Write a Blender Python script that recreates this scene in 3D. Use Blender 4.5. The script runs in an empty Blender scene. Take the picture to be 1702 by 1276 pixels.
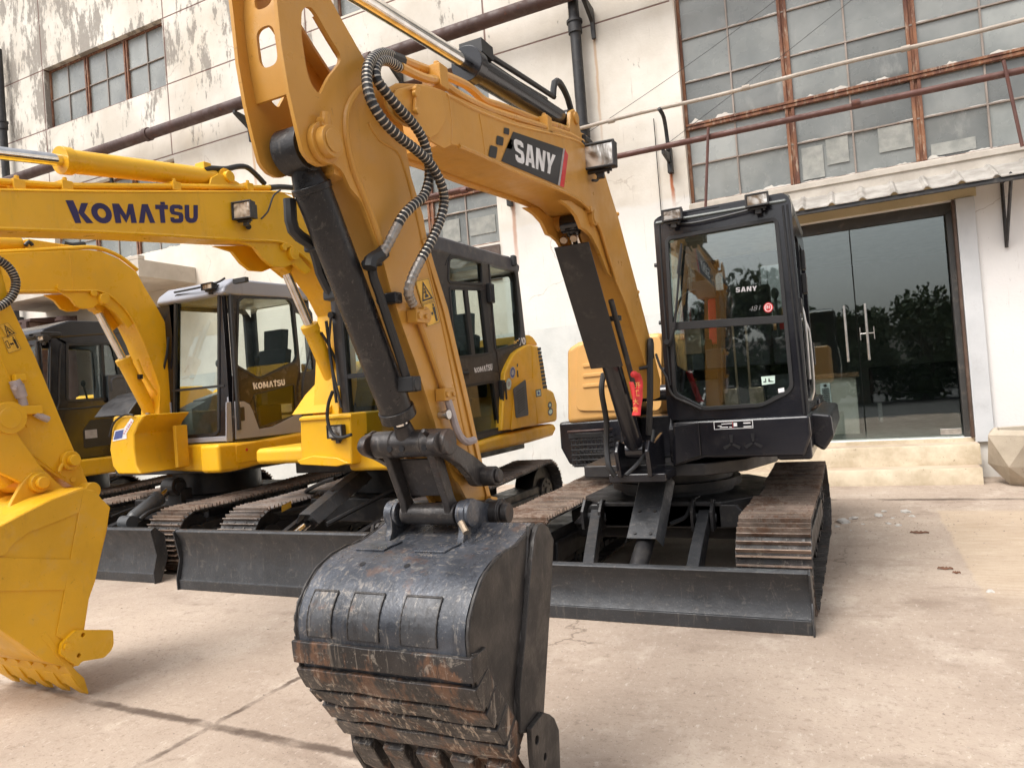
import bpy, bmesh, math, random
from mathutils import Vector, Matrix, noise as mnoise
from mathutils.geometry import tessellate_polygon
random.seed(7)
R = math.radians
sc = bpy.context.scene
COL = sc.collection

# ------------------------------------------------------------------ camera
YAW, PITCH, ROLL, FPX, CAMH = R(25.7), R(.87), R(4.39), 1190.0, 1.5
fw = Vector((-math.sin(YAW)*math.cos(PITCH), math.cos(YAW)*math.cos(PITCH), math.sin(PITCH)))
rt = Vector((math.cos(YAW), math.sin(YAW), 0)); up = rt.cross(fw)
ri = rt*math.cos(ROLL) - up*math.sin(ROLL); ui = rt*math.sin(ROLL) + up*math.cos(ROLL)
EYE = Vector((0, 0, CAMH))
cd = bpy.data.cameras.new('camera'); cam = bpy.data.objects.new('camera', cd); COL.objects.link(cam)
cd.sensor_fit = 'HORIZONTAL'; cd.sensor_width = 36; cd.lens = 36*FPX/1702; cd.clip_end = 1000; cd.clip_start = .05
cam.matrix_world = Matrix(((ri.x, ui.x, -fw.x, 0), (ri.y, ui.y, -fw.y, 0), (ri.z, ui.z, -fw.z, CAMH), (0, 0, 0, 1)))
sc.camera = cam

# ------------------------------------------------------------------ sky, sun, exposure
SUN_EL, SUN_AZ = R(58), R(205)      # azimuth clockwise from +Y: high behind the viewer
w = bpy.data.worlds.new("World"); sc.world = w; w.use_nodes = True
wn = w.node_tree.nodes; wl = w.node_tree.links
sky = wn.new('ShaderNodeTexSky'); sky.sky_type = 'NISHITA'; sky.sun_disc = False
sky.sun_elevation = SUN_EL; sky.sun_rotation = SUN_AZ; sky.dust_density = 6; sky.air_density = 1.0; sky.ozone_density = 1
hs = wn.new('ShaderNodeHueSaturation'); hs.inputs['Saturation'].default_value = .28
wl.new(sky.outputs[0], hs.inputs['Color']); bgn = wn['Background']
wl.new(hs.outputs[0], bgn.inputs[0]); bgn.inputs[1].default_value = .15
sd = bpy.data.lights.new('sun', 'SUN'); sd.energy = 1.15; sd.angle = R(28); sd.color = (1, .95, .88)
so = bpy.data.objects.new('sun', sd); COL.objects.link(so)
sdir = Vector((math.sin(SUN_AZ)*math.cos(SUN_EL), math.cos(SUN_AZ)*math.cos(SUN_EL), math.sin(SUN_EL)))
so.rotation_euler = sdir.to_track_quat('Z', 'Y').to_euler(); so.location = sdir*30
sc.view_settings.view_transform = 'Standard'; sc.view_settings.look = 'None'
sc.view_settings.exposure = .70; sc.view_settings.gamma = 1

# ------------------------------------------------------------------ photo measuring: a pixel meets a real plane
def _at(px, py, ax, val):
    d = fw + ri*((px-851)/FPX) + ui*((638-py)/FPX)
    return EYE + d*((val-EYE[ax])/d[ax])
def PX(pts, X): return [(lambda p: (p.y, p.z))(_at(a, b, 0, X)) for a, b in pts]
def PY(pts, Y): return [(lambda p: (p.x, p.z))(_at(a, b, 1, Y)) for a, b in pts]
def PZ(pts, Z): return [(lambda p: (p.x, p.y))(_at(a, b, 2, Z)) for a, b in pts]
def AX(a, b, X): return _at(a, b, 0, X)
def AY(a, b, Y): return _at(a, b, 1, Y)

# ------------------------------------------------------------------ mesh helpers
def B(): return bmesh.new()
def prism(bm, ax, pts, a0, a1, holes=(), mi=0):
    i = 'xyz'.index(ax)
    def V(p, a):
        return Vector((a, p[0], p[1])) if i == 0 else Vector((p[0], a, p[1])) if i == 1 else Vector((p[0], p[1], a))
    loops = [list(pts)] + [list(h) for h in holes]
    la = [[bm.verts.new(V(p, a0)) for p in l] for l in loops]; lb = [[bm.verts.new(V(p, a1)) for p in l] for l in loops]
    fs = []
    if not holes:
        fs.append(bm.faces.new(la[0])); fs.append(bm.faces.new(list(reversed(lb[0]))))
    else:
        tr = tessellate_polygon([[Vector((p[0], p[1], 0)) for p in l] for l in loops])
        fa = [v for l in la for v in l]; fb = [v for l in lb for v in l]
        for t in tr:
            try:
                fs.append(bm.faces.new([fa[k] for k in t])); fs.append(bm.faces.new([fb[k] for k in reversed(t)]))
            except ValueError: pass
    for A, Bq in zip(la, lb):
        n = len(A)
        for k in range(n): fs.append(bm.faces.new((A[k], A[(k+1) % n], Bq[(k+1) % n], Bq[k])))
    for f in fs: f.material_index = mi
    return bm
def box(bm, x0, x1, y0, y1, z0, z1, mi=0):
    return prism(bm, 'x', [(y0, z0), (y1, z0), (y1, z1), (y0, z1)], x0, x1, mi=mi)
def frame_of(d):
    d = d.normalized(); a = Vector((0, 0, 1)) if abs(d.z) < .9 else Vector((1, 0, 0))
    u = d.cross(a).normalized(); return u, d.cross(u).normalized()
def cyl(bm, p0, p1, r0, r1=None, n=24, mi=0, caps=True):
    p0, p1 = Vector(p0), Vector(p1); r1 = r0 if r1 is None else r1
    u, v = frame_of(p1-p0)
    A = [bm.verts.new(p0+(u*math.cos(t)+v*math.sin(t))*r0) for t in [2*math.pi*k/n for k in range(n)]]
    Bq = [bm.verts.new(p1+(u*math.cos(t)+v*math.sin(t))*r1) for t in [2*math.pi*k/n for k in range(n)]]
    fs = [bm.faces.new((A[k], A[(k+1) % n], Bq[(k+1) % n], Bq[k])) for k in range(n)]
    if caps: fs += [bm.faces.new(list(reversed(A))), bm.faces.new(Bq)]
    for f in fs: f.material_index = mi
    return bm
def smooth_path(pts, step=.02):
    pts = [Vector(p) for p in pts]
    if len(pts) < 3: return pts
    P = [pts[0]*2-pts[1]] + pts + [pts[-1]*2-pts[-2]]; out = []
    for i in range(1, len(P)-2):
        n = max(2, int((P[i+1]-P[i]).length/step))
        for k in range(n):
            t = k/n; a, b, c, d = P[i-1], P[i], P[i+1], P[i+2]
            out.append(.5*((2*b)+(c-a)*t+(2*a-5*b+4*c-d)*t*t+(3*b-a-3*c+d)*t**3))
    out.append(pts[-1]); return out
def tube(bm, pts, r, n=10, mi=0, rad=None, mif=None):
    T = Vector((0, 0, 0)); rings = []; u = None
    for i, p in enumerate(pts):
        T = (pts[min(i+1, len(pts)-1)]-pts[max(i-1, 0)]).normalized()
        if u is None: u = frame_of(T)[0]
        u = (u-T*u.dot(T)).normalized(); v = T.cross(u)
        rr = rad(i) if rad else r
        rings.append([bm.verts.new(p+(u*math.cos(2*math.pi*k/n)+v*math.sin(2*math.pi*k/n))*rr) for k in range(n)])
    for i in range(len(rings)-1):
        for k in range(n):
            f = bm.faces.new((rings[i][k], rings[i][(k+1) % n], rings[i+1][(k+1) % n], rings[i+1][k])); f.material_index = mif(i) if mif else mi
    bm.faces.new(list(reversed(rings[0]))).material_index = mi; bm.faces.new(rings[-1]).material_index = mi
    return bm
def sphere(bm, c, r, s=(1, 1, 1), n=14, mi=0):
    g = bmesh.ops.create_uvsphere(bm, u_segments=n, v_segments=n//2+1, radius=r)
    for v in g['verts']: v.co = Vector((v.co.x*s[0], v.co.y*s[1], v.co.z*s[2]))+Vector(c)
    for v in g['verts']:
        for f in v.link_faces: f.material_index = mi
def offs(root):
    return root['_o'] if root is not None and '_o' in root.keys() else (0, 0, 0)
KEEP = {'lettering', 'logo_panel', 'glass_stickers', 'slot', 'vent_slot', 'putty', 'glass', 'rating_label', 'characters', 'weld_seam', 'window_seal', 'embossed_emblem', 'sticker', 'warning_sticker', 'bowl'}
def pieces(bm):
    """far-apart loose pieces of one mesh, as vertex lists"""
    seen = set(); isl = []
    for v in bm.verts:
        if v in seen: continue
        st = [v]; seen.add(v); g_ = []
        while st:
            a = st.pop(); g_.append(a)
            for e in a.link_edges:
                o_ = e.other_vert(a)
                if o_ not in seen: seen.add(o_); st.append(o_)
        isl.append(g_)
        if len(isl) > 90: return [list(bm.verts)]
    n = len(isl)
    if n < 2: return [list(bm.verts)]
    bb = [([min(v.co[k] for v in g_) for k in range(3)], [max(v.co[k] for v in g_) for k in range(3)]) for g_ in isl]
    sz = [max(h[k]-l[k] for k in range(3)) for l, h in bb]; par = list(range(n))
    def root(i):
        while par[i] != i: i = par[i]
        return i
    for i in range(n):
        for j in range(i+1, n):
            d = math.sqrt(sum(max(0, bb[i][0][k]-bb[j][1][k], bb[j][0][k]-bb[i][1][k])**2 for k in range(3)))
            if d <= max(.019, .48*max(sz[i], sz[j])): par[root(i)] = root(j)
    gr = {}
    for i in range(n): gr.setdefault(root(i), []).extend(isl[i])
    return list(gr.values())
def obj(name, bm, mats, parent=None, bevel=0, ang=32, seg=2, label=None, fix=True):
    if fix: bmesh.ops.recalc_face_normals(bm, faces=bm.faces)
    if name not in KEEP and parent is not None:
        pc_ = pieces(bm)
        if len(pc_) > 1:
            first = None
            for g_ in pc_:
                keep = set(g_); b2 = bm.copy(); idx = {v.index for v in keep} if False else None
                bm.verts.index_update(); ids = {v.index for v in g_}; b2.verts.ensure_lookup_table()
                bmesh.ops.delete(b2, geom=[b2.verts[i] for i in range(len(b2.verts)) if i not in ids], context='VERTS')
                o_ = _obj(name, b2, mats, parent, bevel, ang, seg, label)
                first = first or o_
            bm.free(); return first
    return _obj(name, bm, mats, parent, bevel, ang, seg, label)
def _obj(name, bm, mats, parent=None, bevel=0, ang=32, seg=2, label=None):
    if parent is not None:
        o0 = Vector(offs(parent)); bmesh.ops.translate(bm, verts=bm.verts, vec=-o0)
    me = bpy.data.meshes.new(name); bm.to_mesh(me); bm.free()
    for f in me.polygons: f.use_smooth = True
    me.set_sharp_from_angle(angle=R(ang))
    for m in (mats if isinstance(mats, (list, tuple)) else [mats]): me.materials.append(m)
    o = bpy.data.objects.new(name, me); COL.objects.link(o)
    if bevel:
        b = o.modifiers.new('bevel', 'BEVEL'); b.width = bevel; b.segments = seg; b.limit_method = 'ANGLE'; b.angle_limit = R(38); b.harden_normals = True
    if parent is not None:
        o.parent = parent; o['_o'] = tuple(offs(parent))
    if label: o['label'] = label
    return o
def tag(o, label, cat, group=None, kind=None):
    if label: o['label'] = label
    if cat: o['category'] = cat
    if group: o['group'] = group
    if kind: o['kind'] = kind
    return o
def thing(name, label, cat, loc, group=None):
    o = bpy.data.objects.new(name, None); o.empty_display_size = .2; COL.objects.link(o); o.location = loc; o['_o'] = tuple(loc)
    return tag(o, label, cat, group)
def bil(q, u, v):       # q = TL,TR,BR,BL ; u right 0..1, v up 0..1
    return (q[3]*(1-u)+q[2]*u)*(1-v)+(q[0]*(1-u)+q[1]*u)*v
def quadX(px, X): return [AX(a, b, X) for a, b in px]
def quadY(px, Y): return [AY(a, b, Y) for a, b in px]
def decal(bm, q, polys, mi=0):   # flat stickers: polygons in unit coordinates laid on a quad
    for pl in polys:
        f = bm.faces.new([bm.verts.new(bil(q, u, v)) for u, v in pl]); f.material_index = mi
def decal_h(bm, q, outer, holes, mi=0):
    loops = [outer]+holes; flat = [bm.verts.new(bil(q, u, v)) for l in loops for u, v in l]
    for t in tessellate_polygon([[Vector((u, v, 0)) for u, v in l] for l in loops]):
        try: bm.faces.new([flat[k] for k in t]).material_index = mi
        except ValueError: pass
def circ(cx, cy, rx, ry, n=24, a0=0, a1=360):
    return [(cx+rx*math.cos(R(a0+(a1-a0)*k/n)), cy+ry*math.sin(R(a0+(a1-a0)*k/n))) for k in range(n if a1-a0 == 360 else n+1)]
FULL = [(0, 0), (1, 0), (1, 1), (0, 1)]
def text_mesh(s, q, bm, off=.0, mi=0):
    cu = bpy.data.curves.new('t', 'FONT'); cu.body = s; cu.offset = off; cu.resolution_u = 3
    o = bpy.data.objects.new('t', cu); COL.objects.link(o); bpy.context.view_layer.update()
    me = bpy.data.meshes.new_from_object(o.evaluated_get(bpy.context.evaluated_depsgraph_get()))
    if len(me.vertices):
        xs = [v.co.x for v in me.vertices]; ys = [v.co.y for v in me.vertices]; x0, x1, y0, y1 = min(xs), max(xs), min(ys), max(ys)
        vs = [bm.verts.new(bil(q, (v.co.x-x0)/(x1-x0), (v.co.y-y0)/(y1-y0))) for v in me.vertices]
        for p in me.polygons:
            try: bm.faces.new([vs[k] for k in p.vertices]).material_index = mi
            except ValueError: pass
    bpy.data.objects.remove(o); bpy.data.meshes.remove(me)

# ------------------------------------------------------------------ materials
class N:
    def __init__(s, name):
        s.m = bpy.data.materials.new(name); s.m.use_nodes = True; s.t = s.m.node_tree; s.n = s.t.nodes; s.b = s.n['Principled BSDF']
        s.tc = s.n.new('ShaderNodeTexCoord').outputs['Object']; s.sep = None
    def set(s, k, v):
        i = s.b.inputs[k]
        if hasattr(v, 'links'): s.t.links.new(v, i)
        else: i.default_value = v
    def lk(s, v, i):
        if hasattr(v, 'links'): s.t.links.new(v, i)
        else: i.default_value = v
    def noise(s, sc_=5, det=4, rough=.55, st=None, dist=0, vec=None):
        x = s.n.new('ShaderNodeTexNoise'); x.inputs['Scale'].default_value = sc_; x.inputs['Detail'].default_value = det
        x.inputs['Roughness'].default_value = rough; x.inputs['Distortion'].default_value = dist
        v = vec or s.tc
        if st:
            mp = s.n.new('ShaderNodeMapping'); mp.inputs['Scale'].default_value = st; s.t.links.new(v, mp.inputs[0]); v = mp.outputs[0]
        s.t.links.new(v, x.inputs['Vector']); return x.outputs['Fac']
    def ramp(s, f, a, b, lo=0., hi=1.):
        x = s.n.new('ShaderNodeMapRange'); x.interpolation_type = 'SMOOTHSTEP'
        s.lk(f, x.inputs[0])
        for k, v in zip((1, 2, 3, 4), (a, b, lo, hi)): x.inputs[k].default_value = v
        return x.outputs[0]
    def math(s, op, a, b=0., c=0.):
        x = s.n.new('ShaderNodeMath'); x.operation = op
        for k, v in enumerate((a, b, c)): s.lk(v, x.inputs[k])
        return x.outputs[0]
    def mix(s, f, a, b):
        x = s.n.new('ShaderNodeMix'); x.data_type = 'RGBA'
        s.lk(f, x.inputs[0])
        for v, i in ((a, 6), (b, 7)):
            s.lk(v if hasattr(v, 'links') else (*v, 1)[:4], x.inputs[i])
        return x.outputs[2]
    def xyz(s):
        if not s.sep:
            x = s.n.new('ShaderNodeSeparateXYZ'); s.t.links.new(s.tc, x.inputs[0]); s.sep = x.outputs
        return s.sep
    def bump(s, h, st=.3, d=.02):
        x = s.n.new('ShaderNodeBump'); x.inputs['Strength'].default_value = st; x.inputs['Distance'].default_value = d
        s.lk(h, x.inputs['Height']); s.t.links.new(x.outputs[0], s.b.inputs['Normal'])
def sc3(c, k): return tuple(x*k for x in c)
def paint(name, col, rough=.38, wear=.25, dust=(.42, .36, .28), dusta=.25, spec=.5, rust=0, metal=0, bumpy=.08):
    m = N(name)
    c = m.mix(m.ramp(m.noise(1.7, 6), .3, .7), sc3(col, 1-wear*.6), sc3(col, 1+wear*.25))
    c = m.mix(m.ramp(m.noise(9, 8, .7), .5, .78, 0, dusta), c, dust)
    c = m.mix(m.ramp(m.noise(55, 4, .6), .66, .74, 0, wear*1.6), c, sc3(col, .35))
    c = m.mix(m.ramp(m.noise(2.2, 8, .72, (3, 3, .5), .3), .56, .74, 0, min(.5, dusta*2)), c, m.mix(.35, sc3(col, .45), (.12, .09, .06)))
    c = m.mix(m.ramp(m.noise(28, 6, .75, None, .5), .64, .70, 0, min(.8, wear*2)), c, sc3(col, .3))
    if rust:
        c = m.mix(m.ramp(m.noise(6, 9, .7), .62, .7, 0, rust), c, (.22, .075, .03))
    m.set('Base Color', c); m.set('Roughness', m.ramp(m.noise(6, 6, .65), .3, .75, rough*.75, min(1, rough*1.5)))
    m.set('Metallic', metal); m.set('Specular IOR Level', spec)
    m.bump(m.math('ADD', m.noise(3, 5), m.math('MULTIPLY', m.noise(90, 3), .25)), bumpy, .02)
    return m.m
def plain(name, col, rough=.5, metal=0, emit=None):
    m = N(name); c = m.mix(m.ramp(m.noise(14, 5), .3, .7), sc3(col, .82), sc3(col, 1.1))
    m.set('Base Color', c); m.set('Roughness', rough); m.set('Metallic', metal); return m.m
def worn_metal(name, col, rust=.5, scr=.5, st=(1, 1, 1), rlo=.5, rough=.42, amp=1, stripe=0, streak=0, dots=1):
    m = N(name)
    c = m.mix(m.ramp(m.noise(3, 7, .65), .35, .7), sc3(col, 1-.4*amp), sc3(col, 1+.7*amp))
    if stripe: c = m.mix(m.ramp(m.noise(1, 3, .6, (.6, 26, 26)), .42, .6, 0, stripe), c, (.30, .22, .165))
    r = m.ramp(m.math('ADD', m.math('MULTIPLY', m.noise(4.5, 7, .68, (1, 1, 1)), .6), m.math('MULTIPLY', m.noise(22, 6, .7, st), .4)), rlo, rlo+.07, 0, rust)
    c = m.mix(r, c, m.mix(m.noise(30, 4), (.07, .038, .024), (.20, .10, .055)))
    for (sx, sy, sz) in ((14, 14, 1.3), (6, 16, 7)):
        c = m.mix(m.ramp(m.noise(9, 6, .75, (sx/4, sy/4, sz/4), .6), .575, .65, 0, scr*.8), c, (.42, .37, .31))
    c = m.mix(m.ramp(m.noise(120, 3), .64, .70, 0, scr*dots), c, (.5, .46, .4))
    if streak:
        k_ = m.ramp(m.noise(2.5, 5), .38, .58)
        c = m.mix(m.math('MULTIPLY', k_, m.ramp(m.noise(70, 4, .6, (1, .5, .045), .3), .55, .64, 0, streak)), c, (.46, .38, .30))
        c = m.mix(m.ramp(m.noise(60, 4, .6, (1, .5, .05), .3), .56, .64, 0, streak), c, (.02, .018, .018))
        c = m.mix(m.math('MULTIPLY', k_, m.ramp(m.noise(40, 5, .65, (.35, .5, 1.0), 1.2), .62, .66, 0, streak)), c, (.40, .36, .31))
    m.set('Base Color', c); m.set('Metallic', .25); m.set('Roughness', m.ramp(m.noise(11, 6), .3, .7, rough*.7, rough*1.5))
    m.bump(m.math('ADD', m.noise(6, 6), m.math('MULTIPLY', m.noise(60, 4), .4)), .25, .015); return m.m
def glass(name, tint=(.55, .62, .6), refl=.10, rough=.02):
    m = bpy.data.materials.new(name); m.use_nodes = True; t = m.node_tree; t.nodes.clear()
    o = t.nodes.new('ShaderNodeOutputMaterial'); mx = t.nodes.new('ShaderNodeMixShader'); tr = t.nodes.new('ShaderNodeBsdfTransparent')
    gl = t.nodes.new('ShaderNodeBsdfGlossy'); fr = t.nodes.new('ShaderNodeMath'); ge = t.nodes.new('ShaderNodeNewGeometry'); dt = t.nodes.new('ShaderNodeVectorMath'); ab = t.nodes.new('ShaderNodeMath'); su = t.nodes.new('ShaderNodeMath'); ad = t.nodes.new('ShaderNodeMath')
    tr.inputs[0].default_value = (*tint, 1); gl.inputs['Roughness'].default_value = rough; gl.inputs[0].default_value = (.9, .95, .95, 1)
    dt.operation = 'DOT_PRODUCT'; t.links.new(ge.outputs['True Normal'], dt.inputs[0]); t.links.new(ge.outputs['Incoming'], dt.inputs[1]); ab.operation = 'ABSOLUTE'; t.links.new(dt.outputs['Value'], ab.inputs[0]); su.operation = 'SUBTRACT'; su.inputs[0].default_value = 1; t.links.new(ab.outputs[0], su.inputs[1]); fr.operation = 'POWER'; t.links.new(su.outputs[0], fr.inputs[0]); fr.inputs[1].default_value = 4.5; ad.operation = 'ADD'; ad.inputs[1].default_value = refl; ad.use_clamp = True
    tc = t.nodes.new('ShaderNodeTexCoord'); nz = t.nodes.new('ShaderNodeTexNoise'); nz.inputs['Scale'].default_value = 1.3; nz.inputs['Detail'].default_value = 3
    bp = t.nodes.new('ShaderNodeBump'); bp.inputs['Strength'].default_value = .05; bp.inputs['Distance'].default_value = .02
    t.links.new(tc.outputs['Object'], nz.inputs[0]); t.links.new(nz.outputs[0], bp.inputs['Height']); t.links.new(bp.outputs[0], gl.inputs['Normal'])
    t.links.new(fr.outputs[0], ad.inputs[0]); t.links.new(ad.outputs[0], mx.inputs[0]); t.links.new(tr.outputs[0], mx.inputs[1]); t.links.new(gl.outputs[0], mx.inputs[2])
    t.links.new(mx.outputs[0], o.inputs[0]); return m

M = {}
M['gold'] = paint('ochre_paint', (.60, .30, .052), .36, .2, dusta=.12)
M['gold_pale'] = paint('pale_ochre_paint', (.72, .40, .13), .4, .12, dusta=.15)
M['yel'] = paint('yellow_paint', (.80, .435, .012), .33, .2, dusta=.12)
M['yel_old'] = paint('worn_yellow_paint', (.78, .42, .015), .45, .28, dusta=.18, rust=.12, bumpy=.2)
M['blk'] = paint('black_paint', (.012, .012, .016), .18, .3, dusta=.035, spec=.65)
M['blk_mat'] = paint('matt_black_paint', (.02, .019, .02), .42, .3, dusta=.12)
M['blade'] = worn_metal('dark_blade_steel', (.042, .044, .048), .03, .14, (1, 1, 1), .58, .4, amp=.3)
M['bucket'] = worn_metal('scuffed_black_steel', (.058, .063, .075), .5, .35, (1, 1, 1), .555, .30, streak=.35, dots=.5)
M['bucket_side'] = worn_metal('bucket_side_steel', (.040, .036, .034), .1, .08, (1, 1, 1), .6, .45, amp=.35)
M['bars'] = worn_metal('rusty_wear_bar', (.036, .032, .031), .85, .45, (1, 1, .3), .495, .42, streak=.8, dots=.5)
M['link'] = worn_metal('oily_link_steel', (.035, .031, .030), .3, .12, (1, 1, 1), .53, .36)
M['rustsh'] = worn_metal('rusty_track_shoe', (.045, .040, .038), .7, .35, (1, 1, 1), .56, .6)
M['rustgr'] = worn_metal('rusty_grouser', (.20, .15, .12), .7, .4, (1, 1, 1), .50, .6, stripe=.8)
M['greysh'] = worn_metal('grey_track_shoe', (.055, .053, .053), .4, .3, (1, 1, 1), .58, .55)
M['greygr'] = worn_metal('grey_grouser', (.20, .175, .16), .5, .3, (1, 1, 1), .52, .55, stripe=.6)
M['chrome'] = plain('chrome_rod', (.75, .73, .70), .12, 1)
M['silver'] = paint('silver_grey_paint', (.30, .31, .35), .36, .1, dusta=.12)
M['rub'] = plain('black_rubber', (.018, .018, .019), .5)
M['coil'] = plain('steel_coil', (.5, .45, .38), .35, .9)
M['foil'] = plain('foil_tape', (.36, .33, .30), .4, .7)
M['wrap'] = plain('grey_wrap', (.42, .36, .36), .6)
M['bolt'] = plain('bare_bolt', (.42, .33, .24), .35, .8)
M['white'] = plain('white_ink', (.8, .8, .8), .5)
M['navy'] = plain('navy_ink', (.022, .014, .09), .45)
M['bkink'] = plain('black_ink', (.012, .012, .014), .4)
M['red'] = plain('red_ink', (.62, .02, .025), .45)
M['greyink'] = plain('grey_ink', (.4, .39, .4), .45)
M['stick'] = plain('yellow_sticker', (.78, .45, .05), .45)
M['gold_ink'] = plain('gold_ink', (.8, .5, .12), .5)
M['paleg'] = plain('pale_green_sticker', (.55, .7, .62), .5)
M['bluest'] = plain('blue_sticker', (.07, .1, .28), .5)
M['ribbon'] = plain('red_ribbon_cloth', (.62, .03, .03), .6)
M['fabric'] = plain('dark_seat_fabric', (.03, .032, .036), .8)
M['redfab'] = plain('red_seat_cover', (.5, .015, .02), .7)
M['whfab'] = plain('white_seat_cover', (.6, .62, .62), .7)
M['inter'] = plain('grey_cab_lining', (.30, .31, .30), .7)
M['gl'] = glass('cab_glass', (.82, .87, .85), .07)
M['gl_side'] = glass('side_cab_glass', (.76, .82, .79), .07)
M['gl_dark'] = glass('tinted_cab_glass', (.60, .64, .62), .045)
M['gl_front'] = glass('clear_windscreen', (.88, .92, .91), .15)
M['gl_door'] = glass('door_glass', (.80, .85, .84), .12, .012)
M['alu'] = plain('brushed_steel', (.62, .6, .57), .28, .9)
M['pipe'] = paint('rusty_pipe_paint', (.075, .040, .034), .6, .4, dusta=.1, rust=.4)
M['rail'] = paint('brown_rail_paint', (.11, .045, .035), .6, .4, dusta=.1, rust=.3)
M['wrail'] = paint('pale_conduit', (.42, .36, .30), .6, .3, dusta=.2, rust=.5)
M['bkiron'] = paint('black_iron', (.02, .019, .02), .5, .3, dusta=.15)
M['grill'] = plain('grey_grille', (.07, .075, .085), .5)
def lens_mat():
    m = N('lamp_lens'); c = m.mix(m.ramp(m.noise(7, 3, .5, None, 1.5), .35, .65), (.16, .11, .07), (.8, .77, .72))
    m.set('Base Color', c); m.set('Roughness', .12); m.set('Metallic', .6); m.bump(m.noise(30, 2, .5, (1, 1, .3)), .25, .01); return m.m
M['lens'] = lens_mat()

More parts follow.
